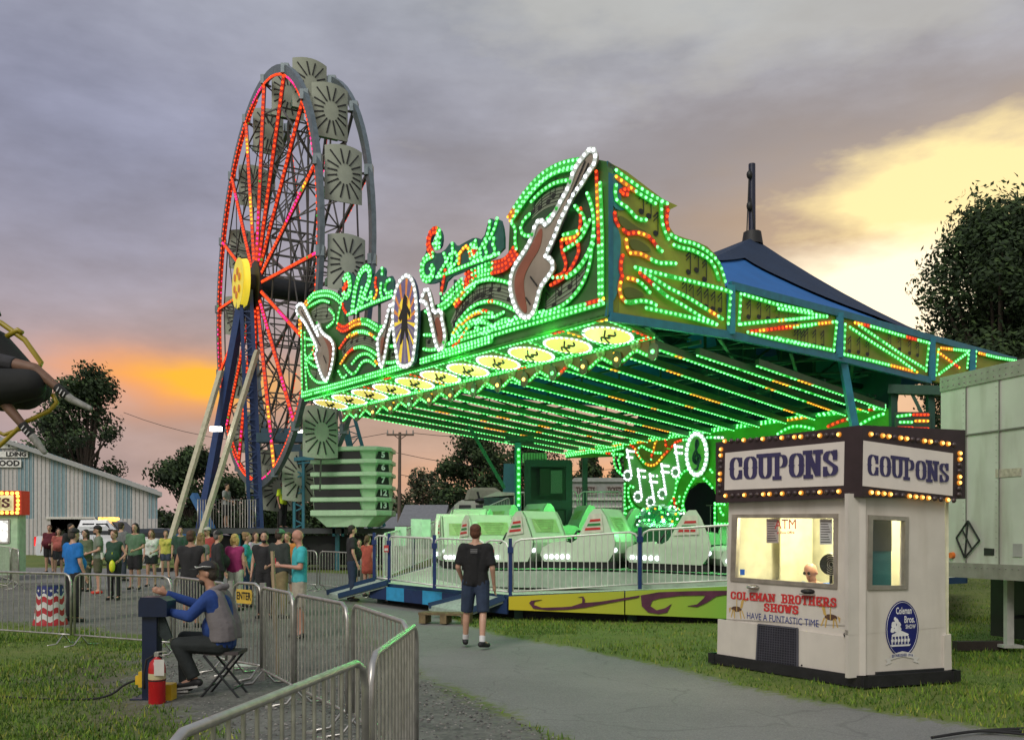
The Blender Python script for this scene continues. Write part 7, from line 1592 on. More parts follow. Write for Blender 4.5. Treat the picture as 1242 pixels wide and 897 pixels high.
px_person(232, 16.6, 175, 'broad man in a black sleeveless shirt seen from behind at the fence', H=1.76, build=1.2, top=('sleeveless_shirt', BK, 0), bottom=('shorts', (.04,.04,.05), .5), hair=((.08,.04,.02), 'short'), arms=('bag','bag'), skin='tan')
px_person(244, 21, 165, 'woman with fair hair half hidden behind the broad man in black', H=1.66, female=True, top=('t_shirt', (.16,.18,.16), .4), bottom=('trousers', BK, 1), hair=((.25,.16,.07), 'long'))
px_person(264, 19.5, 120, 'person in a loose black coat and cap facing away', H=1.74, build=1.3, top=('coat', BK, 1, -.2), bottom=('trousers', (.03,.035,.03), 1), hair=((.15,.14,.13), 'short'), hat=('cap', BK))
px_person(285, 19.8, 170, 'blond woman in a magenta vest and white trousers seen from behind', H=1.66, build=1.25, female=True, top=('vest', (.34,.03,.14), .0, -.04), bottom=('trousers', (.55,.58,.48), .95), hair=((.50,.36,.12), 'bob'), arms=('reach','bag'))
px_person(299, 20.6, 100, 'woman in a teal shirt and blue jeans with hair tied up', H=1.68, build=1.15, female=True, top=('shirt', (.03,.30,.32), .5), bottom=('jeans', (.02,.05,.12), 1), hair=((.25,.16,.08), 'bun'), arms=('front','down'))
px_person(321, 18.3, 5, 'bearded young man in a black T-shirt with a pale print', H=1.74, build=1.05, top=('t_shirt', BK, .15), bottom=('trousers', BK, 1), hair=((.015,.01,.01), 'short', 'beard'), arms=('front','down'))
px_person(339, 18.2, 150, 'person in a green cap with a dark backpack and khaki trousers', H=1.78, build=1.1, top=('hooded_top', (.03,.04,.035), 1), bottom=('trousers', (.25,.20,.10), 1), hair=((.05,.03,.02), 'short'), hat=('cap', (.08,.22,.12)))
teal, Jt, Wt, _ = px_person(363, 14.9, -68, 'balding man in a bright turquoise polo shirt looking down at a red phone', H=1.77, build=1.08, top=('polo_shirt', (.05,.42,.46), .5), bottom=('shorts', (.42,.38,.30), .5), hair=((.12,.09,.06), 'bald'), arms=('phone','phone'), skin='red', nodhead=18, voxel=.016, hat=None)
px_person(201, 29, 25, 'girl in a yellow top standing in front of the left outrigger strut', H=1.52, female=True, top=('t_shirt', (.55,.50,.10), .4), bottom=('shorts', (.05,.06,.10), .3), hair=((.2,.12,.05), 'pony'))
px_person(252, 24.5, -30, 'man in a faded red T-shirt between the black coat and the fair haired woman', H=1.72, top=('t_shirt', (.35,.06,.05), .5), bottom=('jeans', (.03,.05,.10), 1), hair=((.05,.03,.02), 'short'), hat=('cap', (.45,.42,.38)))
px_person(310, 23.2, 40, 'woman in a pale lilac blouse beyond the black T-shirt man', H=1.63, female=True, top=('blouse', (.42,.34,.45), .6), bottom=('trousers', (.04,.04,.06), 1), hair=((.06,.03,.02), 'bob'))
px_person(349, 21.5, -20, 'teenager in an orange shirt just left of the turquoise polo', H=1.66, top=('t_shirt', (.55,.20,.04), .5), bottom=('shorts', (.10,.10,.09), .5), hair=((.12,.07,.03), 'short'))
px_person(391, 23.4, 60, 'person in a light grey hooded top behind the barricades near the tubs', H=1.60, female=True, top=('hooded_top', (.36,.37,.36), 1), bottom=('leggings', BK, 1), hair=((.03,.02,.01), 'long')) if False else None
px_person(427, 22, 110, 'bearded man in a black polo shirt and jeans by the ramp', H=1.82, build=1.15, top=('polo_shirt', BK, .5), bottom=('jeans', (.02,.035,.07), 1), hair=((.02,.015,.01), 'short', 'beard'), arms=('down','down'))
px_person(446, 23, 150, 'girl in a coral dress with a ponytail by the ramp', H=1.55, female=True, top=('dress', (.42,.09,.06), 0, -.2), bottom=('skirt', (.42,.09,.06), .3), hair=((.10,.06,.03), 'pony'))
px_person(436, 24.5, 10, 'child with dark hair behind the bearded man in the polo shirt', H=1.4, top=('t_shirt', (.03,.04,.08), .5), bottom=('shorts', BK, .5), hair=((.03,.02,.01), 'short'))
px_person(343, 35.0, 60, 'ride worker in a lime yellow safety shirt and black trousers on the wheel platform', z=1.94, H=1.78, build=1.1, top=('safety_shirt', (.55,.75,.03), .5), bottom=('trousers', BK, 1), hair=((.06,.05,.04), 'short'), arms=('front','down'), skin='tan')
px_person(358, 35.2, 120, 'ride worker in black standing beside the one in yellow on the wheel platform', z=1.94, H=1.74, build=1.2, top=('t_shirt', BK, .5), bottom=('trousers', BK, 1), hair=((.03,.02,.01), 'short'))
px_person(275, 34.8, 80, 'person in a grey shirt standing on the wheel platform behind the railing', z=1.94, H=1.7, top=('t_shirt', (.25,.26,.26), .5), bottom=('shorts', BK, .5), hair=((.03,.02,.01), 'short'), arms=('front','front'))
px_person(1164, 13.3, 60, 'person in brown shorts and a blue top standing behind the coupon booth', H=1.70, top=('t_shirt', (.03,.18,.28), .5), bottom=('shorts', (.05,.03,.02), .5), hair=((.03,.02,.01), 'short'), skin='tan') if False else None
# walking man
LASTT, _j, LASTW, _w = px_person(577, 13.75, 172, 'man in a black T-shirt and navy shorts walking away up the asphalt lane', H=1.84, build=1.03, top=('t_shirt', (.008,.008,.009), .58, -.05), bottom=('shorts', (.018,.035,.065), .50), shoes=(.012,.012,.014), socks=(.6,.6,.6), hair=((.10,.035,.015), 'short'), arms=('pocket','down'), voxel=.013, look=-4,
  joints=dict(hipL=(.095,0,.93), hipR=(-.095,0,.93), knL=(.14,-.05,.50), anL=(.17,-.10,.095), knR=(-.12,.06,.50), anR=(-.13,.20,.10), toeL=(.21,-.26,.04), toeR=(-.19,.05,.035), elL=(.255,.03,1.15), wrL=(.22,-.12,.96), elR=(-.255,.06,1.13), wrR=(-.26,-.05,.88)))
m = MB(); w_ = LASTW
for k in range(3): m.beam(w_((-.05+.0*k, .152, 1.405-.022*k)), w_((.05, .152, 1.405-.022*k)), .008, .004, up=(0,1,0))
m.build('shirt_print', mat('print_grey', (.25,.25,.25), .7), LASTT)
# seated ride operator (faces left)
OX, OY = -3.05, 9.55
sj = dict(pel=(0,.02,.58), waist=(0,.03,.74), chest=(0,-.03,.96), neck=(0,-.10,1.12), head=(0,-.155,1.285), shL=(.19,-.07,1.06), shR=(-.19,-.07,1.06), hipL=(.09,0,.55), hipR=(-.09,0,.55),
  knL=(.13,-.42,.56), anL=(.12,-.25,.20), toeL=(.13,-.40,.13), knR=(-.12,-.44,.60), anR=(-.12,-.43,.11), toeR=(-.13,-.59,.05), elL=(.24,-.26,.86), wrL=(.14,-.52,.90), elR=(-.24,-.30,.93), wrR=(-.08,-.62,1.075))
# facing left means heading -90: local right (-X) becomes the far side
opr, Jo, Wo, Who = person('seated ride operator in a blue and grey hoodie and black cap at the control post', (OX, OY, .0), -90, H=1.75, build=1.15, top=('hoodie_sleeves', (.014,.05,.22), 1, -.02), bottom=('trousers', (.012,.014,.016), 1.0), shoes=(.012,.012,.012), hair=((.04,.03,.02), 'short', 'beard'), hat=('cap', BK), arms=('front','front'), voxel=.011, joints=sj, look=6, nodhead=4, skin='tan')
def hoodie():
    m = MB(); C = lambda a, ra, b, rb, **k: m.cap(Wo(a), ra, Wo(b), rb, 12, **k)
    for sd in (1, -1): C((sd*.115,-.055,1.02), .122, (sd*.10,.025,.76), .140); C((sd*.10,.03,.76), .138, (sd*.085,.035,.60), .145, e1=False); C((sd*.09,-.08,1.07), .070, (0,-.09,1.09), .068)
    C((0,-.06,1.0), .125, (0,.02,.66), .135); me = remesh(m, .011, 3); me.name = 'hoodie_vest'
    for v in me.vertices: v.co -= V(opr.location)
    me.materials.append(cloth('grey_marl', (.17,.155,.16), .12)); o = bpy.data.objects.new('hoodie_vest', me); COL.objects.link(o); o.parent = opr
    m = MB(); m.path([Wo(p) for p in ((.07,-.14,1.08),(.115,-.07,1.12),(.09,.0,1.15),(0,.045,1.16),(-.09,.0,1.15),(-.115,-.07,1.12),(-.07,-.14,1.08))], .036, 8); me = remesh(m, .011, 2)
    for v in me.vertices: v.co -= V(opr.location)
    me.name = 'hood'; me.materials.append(MATS['cloth_grey_marl']); o = bpy.data.objects.new('hood', me); COL.objects.link(o); o.parent = opr
    m = MB(); m.path([Who(p) for p in ((.088,.06,.075),(.098,-.02,.085),(.090,-.09,.075),(.0,-.125,.088),(-.09,-.09,.075))], .006, 5); m.build('sunglasses', mat('glasses_white', (.5,.5,.48), .3), opr)
    for sd in (1, -1): m = MB(); a = V(Jo['an'+('L' if sd == 1 else 'R')]); b = V(Jo['toe'+('L' if sd == 1 else 'R')]); m.beam(Wo(a+V((0,.04,-.072))), Wo(b+V((0,-.03,-.028))), .085, .02); m.build('sole', mat('sole_white', (.5,.5,.48), .6), opr)
hoodie()
def stool():
    t = thing('folding_stool', (OX+.02, OY+.02, 0), 'black folding stool under the seated ride operator', 'stool'); m = MB(); m.box((OX+.03, OY+.02, .468), (.36,.34,.035)); m.build('seat', mat('stool_seat', (.06,.05,.05), .8), t)
    for y in (-.14, .17):
        for a, b in ((-.19,.22),(.22,-.19)): m = MB(); m.tube((OX+a, OY+y+(.02 if a < 0 else 0), .0), (OX+b*.8, OY+y+(.02 if a < 0 else 0), .45), .013, .013, 6); m.build('leg', DARKM, t)
    for x in (-.14, .16): m = MB(); m.tube((OX+x, OY-.15, .1), (OX+x, OY+.2, .1), .010, .010, 6); m.build('crossbar', DARKM, t)
stool()
def control():
    x, y = (188-PX0)/F*9.4, 9.4; t = thing('control_post', (x, y, 0), 'navy blue metal control post under the operator\'s hands', 'control post'); NV = mat('post_paint', (.006,.013,.04), .35, var=.2, dirt=.2)
    m = MB(); m.box((x-.03, y, .50), (.15,.15,1.0)); m.build('column', NV, t); m = MB(); m.prism([(x-.12,y-.13,.86),(x+.17,y-.13,.86),(x+.17,y-.13,1.02),(x+.10,y-.13,1.06),(x-.10,y-.13,1.06),(x-.12,y-.13,1.02)], (0,.26,0)); m.build('console', NV, t)
    m = MB(); m.box((x-.03, y, .012), (.34,.3,.024)); m.build('base_plate', NV, t)
    m = MB(); m.prism([(x+.05,y-.04,.86),(x+.11,y-.04,.86),(x+.19,y-.04,.64),(x+.12,y-.04,.60),(x+.06,y-.04,.66)], (0,.03,0)); m.build('hanging_cloth', cloth('dark_rag', (.02,.03,.03)), t)
    m = MB(); m.box((x-.115, y-.02, .21), (.06,.10,.16)); m.box((x-.16, y-.02, .20), (.05,.06,.09)); m.build('yellow_plug', mat('plug_yellow', (.62,.40,.02), .4), t)
    m = MB(); m.box((x+.15, y-.10, .09), (.17,.15,.17)); o = m.build('foot_pedal_box', MATS['plug_yellow']); tag(o, 'small yellow box on the ground beside the fire extinguisher', 'box')
    m = MB(); pts = [(x-.18,y-.02,.20),(x-.32,y-.0,.15),(x-.42,y-.05,.05),(x-.6,y-.12,.012),(x-1.1,y-.1,.012),(x-1.9,y+.15,.012)]; m.path(smooth_line(pts, 2), .012, 6); tag(m.build('power_cable', RUBBER), 'black power cable running from the yellow plug across the grass', 'cable')
    ex, ey = (190.5-PX0)/F*9.1, 9.1; e = thing('fire_extinguisher', (ex, ey, 0), 'red fire extinguisher with a white tag standing beside the control post', 'fire extinguisher'); RD = mat('ext_red', (.42,.012,.015), .25)
    prof = [(.075,0),(.082,.02),(.082,.36),(.07,.42),(.04,.455),(.022,.47),(.022,.49)]; m = MB(); n = 18
    m.add([(ex+r*math.cos(2*math.pi*k/n), ey+r*math.sin(2*math.pi*k/n), z) for r, z in prof for k in range(n)], [(i*n+k, i*n+(k+1) % n, (i+1)*n+(k+1) % n, (i+1)*n+k) for i in range(len(prof)-1) for k in range(n)], 0, True); m.build('cylinder', RD, e)
    m = MB(); m.tube((ex,ey,.255), (ex,ey,.315), .0835, .0835, 18, cap=False); m.build('label_band', mat('ext_cream', (.5,.45,.25), .5), e); m = MB(); m.tube((ex,ey,.24), (ex,ey,.25), .086, .086, 18); m.build('strap', BLACK, e)
    m = MB(); m.box((ex,ey,.50), (.045,.045,.04)); m.beam((ex-.02,ey,.52), (ex+.10,ey,.535), .02, .012); m.beam((ex-.02,ey,.50), (ex+.08,ey,.48), .018, .01); m.build('valve', METAL, e)
    m = MB(); m.path([(ex-.03,ey,.49),(ex-.10,ey-.02,.45),(ex-.12,ey-.03,.30),(ex-.11,ey-.04,.16)], .012, 6); m.build('hose', RUBBER, e)
    m = MB(); m.box((ex+.055,ey-.088,.38), (.10,.004,.16)); m.build('tag', WHITE, e)
control()
# attendant inside the booth
att, Ja, Wa, _ = person('bald booth attendant in a blue shirt looking down behind the window', (3.80, 11.3, .06), -52, H=1.72, build=1.15, top=('t_shirt', (.02,.11,.48), .5), bottom=('trousers', BK, 1), hair=((.2,.15,.1), 'bald'), arms=('front','front'), nodhead=28, skin='red', voxel=.013, joints=dict(pel=(0,0,.50), waist=(0,0,.66), chest=(0,-.03,.90), neck=(0,-.07,1.05), head=(0,-.13,1.19), shL=(.19,-.02,1.0), shR=(-.19,-.02,1.0), hipL=(.09,0,.48), hipR=(-.09,0,.48), knL=(.1,-.38,.48), knR=(-.1,-.38,.48), anL=(.1,-.36,.09), anR=(-.1,-.36,.09), toeL=(.1,-.5,.04), toeR=(-.1,-.5,.04), elL=(.24,-.12,.74), wrL=(.10,-.34,.72), elR=(-.24,-.12,.74), wrR=(-.10,-.34,.72)))
m = MB(); m.box((3.86, 11.33, .33+.18), (.4,.4,.04)); 
for dx in (-.16,.16):
    for dy in (-.16,.16): m.beam((3.86+dx, 11.33+dy, .30), (3.86+dx, 11.33+dy, .5), .03)
tag(m.build('stool', BLACK), 'low black stool behind the attendant in the booth', 'stool')
m = MB()
for sx in (-1, 1): m.tube(Wa((sx*.03,-.225,1.185)), Wa((sx*.03,-.228,1.185)), .02, .02, 10)
m.build('glasses', BLACK, att)
# carried things
p = Wt((0,-.36,1.20)); m = MB(); m.box(p+V((-.02,-.02,.03)), (.02,.09,.15), rz=R(20)); tag(m.build('phone', mat('phone_red', (.55,.03,.05), .4)), 'red phone held by the man in the turquoise polo shirt', 'phone')
p = W7((-.13,-.27,1.10)); m = MB(); m.tube(p-V((0,0,.06)), p+V((0,0,.10)), .035, .045, 12); tag(m.build('drink_cup', mat('cup_pale', (.6,.65,.55), .5)), 'tall pale cup held by the woman in the green vest', 'cup')
p = W7((.10,-.20,.86)); m = MB(); m.ell(p, (.07,.07,.15), 12, 8); m.tube(p+V((0,0,.14)), p+V((0,0,.34)), .008); tag(m.build('inflatable_toy', mat('toy_yellow', (.75,.75,.03), .4)), 'yellow inflatable toy hanging from the woman in the green vest', 'toy')
# ================================================================ steel crowd barricades and small things
GALV = mat('barricade_steel', (.46,.45,.42), .36, metal=.75, var=.2, scale=14, dirt=.3)
def barricade(a, b, label, h=1.1, group='steel crowd barricades', n=None, mt=None, feet=True, bow=0, r=.019, name='steel_barricade'):
    a, b = V(a), V(b); mt = mt or GALV; d = b-a; L = d.xy.length; u = V((d.x, d.y, 0)).normalized(); mid = (a+b)/2; t = thing(name, mid, label, 'barricade', group); up = V((0,0,1))
    n = n or max(4, round(L/.115)); lo = .17; c = .13; nv = V((-u.y, u.x, 0))
    P = lambda f, z: a.lerp(b, f)+up*z+nv*(bow*4*f*(1-f))
    cf = c/L; pts = [P(0,lo), P(0,h-c), P(cf*.3,h-c*.3), P(cf,h)]+[P(cf+(1-2*cf)*k/6, h) for k in range(1,6)]+[P(1-cf,h), P(1-cf*.3,h-c*.3), P(1,h-c), P(1,lo)]
    m = MB(); m.path(pts, r, 8); m.path([P(k/6, lo) for k in range(7)], r*.8, 6)
    for k in range(1, n): m.tube(P(k/n, lo), P(k/n, h-.01), .0085, .0085, 6)
    m.build('frame', mt, t)
    if feet:
        for f in (.07, .93): m = MB(); q = P(f, 0); m.path([q+nv*.28+up*.02, q+nv*.12+up*.03, P(f, lo), q-nv*.12+up*.03, q-nv*.28+up*.02], .014, 6); m.box(q+nv*.28+up*.012, (.09,.05,.02)); m.box(q-nv*.28+up*.012, (.09,.05,.02)); m.build('foot', mt, t)
    return t
def tp(px, py, h=1.1):   # ground point below a rail top seen at (px,py)
    Y = (HC-h)*F/(py-HY); return V(((px-PX0)/F*Y, Y, 0))
G = tp
barricade(V((-1.02,2.62,0)), V((-.705,4.36,0)), 'nearest steel barricade with its rail lit green, bottom centre', n=17, bow=.0)
barricade(V((-.69,4.44,0)), V((-.64,6.05,0)), 'steel barricade seen nearly end on beside the gravel strip', n=14)
barricade(V((-.70,6.12,0)), V((-1.36,7.75,0)), 'steel barricade sloping back behind the end on one', n=15)
barricade(V((-1.42,7.82,0)), V((-2.18,9.12,0)), 'steel barricade left of the sloping one, right of the gate pair', n=14)
barricade(V((-2.22,9.2,0)), V((-2.86,10.35,0)), 'short steel barricade between the gate and the lane', n=13)
barricade(V((-1.75,2.62,0)), V((-1.3,3.3,0)), 'steel barricade of which only the curved top corner rises above the bottom edge', n=7, h=.93)
gt = barricade(V((-3.38,11.0,0)), V((-2.93,10.6,0)), 'narrow steel gate with a yellow ENTER plate', h=1.12, n=7, name='entry_gate')
q = V((-3.155, 10.78, .97)); gu = V((.45,-.4,0)).normalized(); gn = V((-.4,-.45,0)).normalized(); m = MB(); m.prism([q+gu*x+V((0,0,z))+gn*.03 for x, z in ((-.155,-.085),(.155,-.085),(.165,-.05),(.165,.05),(.155,.08),(-.155,.08),(-.165,.05),(-.165,-.05))], gn*.008); pl_ = m.build('sign_plate', mat('enter_yellow', (.62,.42,.06), .5), gt)
m = MB(); text_mesh(m, 'ENTER', .125, lambda u, v: q+gu*u+V((0,0,v))+gn*.041, bold=.003, sx=.82); m.build('lettering', BLACK, pl_)
for a in (V((-3.42,11.04,0)), V((-2.9,10.56,0))): m = MB(); m.beam(a, a+V((0,0,1.14)), .06); m.build('gate_post', GALV, gt)
barricade(V((-4.78,12.85,0)), V((-3.5,11.1,0)), 'steel barricade behind the seated operator', n=17)
barricade(V((-6.68,13.85,0)), V((-4.85,12.9,0)), 'steel barricade between the flag wrapped barrel and the control post', n=18)
barricade(V((-8.9,14.9,0)), V((-6.75,13.88,0)), 'steel barricade at the left edge in front of the flag wrapped barrel', n=18)
for a, b, l in (((-15.9,28,.0),(-14.6,26.4,.0),'far steel barricade at the left edge before the small coupon booth'), ((-14.5,26.3,0),(-13.6,25.0,0),'far steel barricade just right of the small coupon booth')):
    a, b = V(a), V(b); a.z = gz(a.x, a.y); b.z = gz(b.x, b.y); barricade(a, b, l, n=12)
for a, b, l in (((-5.3,25.0,0),(-3.95,23.7,0),'steel barricade behind the turquoise shirt'), ((-3.9,23.6,0),(-3.45,23.0,0),'short steel barricade beside the ramp'), ((-6.8,26.2,0),(-5.4,25.1,0),'steel barricade in front of the wheel trailer')):
    a, b = V(a), V(b); a.z = gz(a.x, a.y)*.8; b.z = gz(b.x, b.y)*.8; barricade(a, b, l, n=14)
# leaning stake between the gate and the people
m = MB(); p = at(333, 712, 10.9); m.beam(V((p.x+.04, 10.9, 0)), at(330.5, 668, 10.9), .07, .03); tag(m.build('wooden_stake', mat('stake_wood', (.35,.26,.16), .8)), 'pale upright wooden stake beside the barricades', 'stake')
m = MB(); x, y = gp(297, 808); pr = [(x-.30,y-.03),(x-.1,y+.06),(x+.12,y+.05),(x+.30,y-.02),(x+.1,y-.10),(x-.15,y-.10)]; m.prism([V((a, b, .01)) for a, b in pr], (0,0,.02)); tag(m.build('rag', mat('rag_pale', (.5,.55,.48), .8, bump=.5)), 'pale rag lying under the ENTER gate', 'rag')
# flag wrapped barrel
def barrel():
    x, y = gp(60, 757); x, y = (61-PX0)/F*17.0, 17.0; t = thing('flag_barrel', (x, y, gz(x,y)), 'barrel wrapped in a wavy stars and stripes flag behind the left fence', 'barrel'); z0 = gz(x, y); n = 40; H = .74; rows = 14
    m = MB(); vs = []; 
    def rad(z): return .28-.06*(z/H)+(0.02 if z < .1 else 0)
    for j in range(rows+1):
        z = H*j/rows
        for k in range(n): a = 2*math.pi*k/n; w = .035*math.sin(a*7)*(1 if 0 < j < rows else .4); vs.append(V((x+rad(z)*math.cos(a), y+rad(z)*math.sin(a), z0+z+w)))
    for j in range(rows):
        for k in range(n): m.f.append((j*n+k, j*n+(k+1) % n, (j+1)*n+(k+1) % n, (j+1)*n+k)); m.m.append(2 if j >= 11 else (j//2+0) % 2 if j < 11 else 0); m.sm.append(True)
    m.v = [tuple(v) for v in vs]; m.build('flag_wrap', [mat('flag_red', (.40,.02,.03), .6, bump=.3, bscale=10), mat('flag_white', (.6,.6,.58), .6), mat('flag_blue', (.02,.03,.16), .6)], t)
    m = MB(); m.tube((x,y,z0+H-.05), (x,y,z0+H+.02), .20, .20, 24); m.build('lid', mat('lid_dark', (.05,.06,.08), .6), t)
    m = MB()
    for k in range(12):
        a = 2*math.pi*k/12; c = V((x+(rad(.66)+.008)*math.cos(a), y+(rad(.66)+.008)*math.sin(a), z0+.66)); rt = V((-math.sin(a), math.cos(a), 0)); pts = []
        for q in range(10): r_ = .034 if q % 2 == 0 else .015; an = R(90+36*q); pts.append(c+rt*(r_*math.cos(an))+V((0,0,r_*math.sin(an))))
        m.poly(pts)
    m.build('star', mat('star_white', (.7,.7,.68), .6), t)['kind'] = 'stuff'
barrel()
# timber step before the ramp
def pallet():
    x, y = gp(529, 757); t = thing('wooden_step', (x, y+.2, 0), 'rough timber step lying at the foot of the small ramp', 'step'); WD = mat('rough_timber', (.16,.12,.06), .85, var=.35, scale=9, bump=.4); z = 0
    e = V((.97,-.24,0)); q = V((.24,.97,0)); o = V((x-.35, y+.25, 0))
    for k in range(3): m = MB(); a = o+q*(.12*k); m.beam(a+V((0,0,.19)), a+e*1.0+V((0,0,.19)), .10, .045); m.build('plank', WD, t)
    for k in range(3): m = MB(); a = o+e*(.08+k*.42); m.beam(a-q*.05+V((0,0,.085)), a+q*.3+V((0,0,.085)), .13, .16); m.build('block', WD, t)
    for px, py, l in ((462,724,'stack of blocking timbers under the deck corner at the left'), (690,744,'blocking timbers under the yellow skirt')):
        X, Y_ = gp(px, py); Y_ += .5; m = MB()
        for k in range(3): m.box((X, Y_, .06+k*.105), (.55,.16,.10), rz=.1*k)
        tag(m.build('blocking', WD), l, 'timber')
pallet()
# cables at the bottom right
for k in range(3):
    m = MB(); a = gp(1130+k*12, 896-k*2); b = gp(1260, 884+k*5); pts = [V((a[0], a[1], .015)), V(((a[0]+b[0])/2, (a[1]+b[1])/2+.10+.05*k, .015+.0*k)), V((b[0], b[1], .015))]; m.path(smooth_line(pts, 3), .012, 6)
    tag(m.build('power_cable', RUBBER), ['lowest black cable crossing the bottom right corner of the lane', 'middle black cable crossing the bottom right corner of the lane', 'upper black cable crossing the bottom right corner of the lane'][k], 'cable', 'cables at the bottom right corner')
# operator cabin, tank and ticket trailer behind the ride
def cabin():
    Y = 30.5; t = thing('operator_cabin', at(665, 640, Y), 'dark blue open operator cabin with an air conditioner on its roof behind the ride cars', 'cabin'); NV = mat('cabin_navy', (.006,.015,.03), .5, var=.3)
    P = lambda x, y, d=0: at(x, y, Y+d); m = MB()
    for x in (640, 690): m.beam(P(x,652), P(x,561), .22); m.beam(P(x,652,1.6), P(x,561,1.6), .22)
    m.beam(P(638,562), P(692,562), .24); m.beam(P(638,562,1.6), P(692,562,1.6), .24); m.beam(P(640,562), P(640,562,1.6), .2); m.beam(P(690,562), P(690,562,1.6), .2); m.beam(P(638,612), P(692,612), .3); m.build('frame', NV, t)
    m = MB(); m.prism([P(642,612,1.4), P(688,612,1.4), P(688,566,1.4), P(642,566,1.4)], (0,.1,0)); m.prism([P(642,650,.1), P(690,650,.1), P(690,613,.1), P(642,613,.1)], (0,1.3,0)); m.build('panel', mat('cabin_dark', (.015,.022,.026), .5), t)
    m = MB(); m.prism([P(655,600,-.05), P(667,600,-.05), P(667,568,-.05), P(655,568,-.05)], (0,.05,0)); m.build('door', BLACK, t)
    m = MB(); m.prism([P(668,598,-.05), P(682,598,-.05), P(682,570,-.05), P(668,570,-.05)], (0,.05,0)); m.build('mesh_panel', mat('mesh_grey', (.10,.11,.11), .6, var=.5, scale=40), t)
    m = MB(); m.prism([P(633,561,0), P(664,561,0), P(663,549,0), P(634,549,0)], (0,1.2,0)); ac = m.build('air_conditioner', mat('ac_pale', (.30,.42,.26), .5), t); m = MB()
    for k in range(1, 9): m.beam(P(633+k*3.4,560.5,-.02), P(633+k*3.4,549.5,-.02), .03)
    m.build('grille', mat('ac_dark', (.08,.12,.07), .5), ac)
    Yt = 33.5; t = thing('painted_container', at(605, 648, Yt), 'dark painted container with a pale panel behind the left of the deck', 'container'); Q = lambda x, y, d=0: at(x, y, Yt+d)
    m = MB(); m.prism([Q(587,660), Q(622,660), Q(622,603), Q(587,603)], (0,2,0)); m.build('body', mat('container_dark', (.02,.04,.05), .5, var=.5), t); m = MB(); m.prism([Q(585,603), Q(624,600), Q(624,597), Q(602,596)], (0,2,0)); m.build('roof', mat('container_roof', (.4,.4,.36), .5), t)
    m = MB(); m.prism([Q(594,645,-.05), Q(611,645,-.05), Q(611,618,-.05), Q(594,618,-.05)], (0,.03,0)); m.build('painted_panel', mat('panel_tan', (.28,.24,.12), .6, var=.4), t)
    m = MB(); m.prism([Q(610,598,.5), Q(626,598,.5), Q(626,562,.5), Q(611,562,.5)], (0,1,0)); tag(m.build('fuel_tank', mat('tank_blue', (.02,.10,.14), .5)), 'teal upright tank left of the lit green post', 'tank')
cabin()
def ticket_trailer():
    Y = 42; t = thing('ticket_trailer', at(725, 640, Y), 'grey ticket trailer with dark TICKETS boards behind the musical backdrop', 'trailer'); P = lambda x, y, d=0: at(x, y, Y+d)
    m = MB(); m.prism([P(694,655), P(757,655), P(757,584), P(694,584)], (0,2.6,0)); m.build('body', mat('ticket_grey', (.30,.31,.30), .6, dirt=.2), t); m = MB(); m.prism([P(693,584,-.1), P(758,584,-.1), P(755,579,-.1), P(697,579,-.1)], (0,2.8,0)); m.build('roof', mat('ticket_roof', (.35,.36,.35), .5), t)
    m = MB()
    for y in (605, 614, 622): m.beam(P(693,y,-.05), P(757,y,-.05), .10)
    m.build('moulding', WHITE, t)
    for x0, x1, s in ((696,724,.42), (735,756,.36)):
        m = MB(); m.prism([P(x0,600,-.06), P(x1,600,-.06), P(x1,588.5,-.06), P(x0,588.5,-.06)], (0,.05,0)); b = m.build('sign_board', mat('ticket_board', (.30,.28,.26), .6), t); m = MB(); slab(m, 'TICKETS', 0, 1, 0, 1, lambda x, y, o=0: P(x0+1, 599, -.07).lerp(P(x1-1, 599, -.07), x)+V((0,-o*10,y*.36)), .3) if False else text_mesh(m, 'TICKETS', .38, lambda u, v: P((x0+x1)/2, 594.3, -.075)+V((u,0,v)), sx=(x1-x0)/28*.62, bold=.01); m.build('lettering', mat('ticket_maroon', (.06,.02,.02), .5), b)
ticket_trailer()
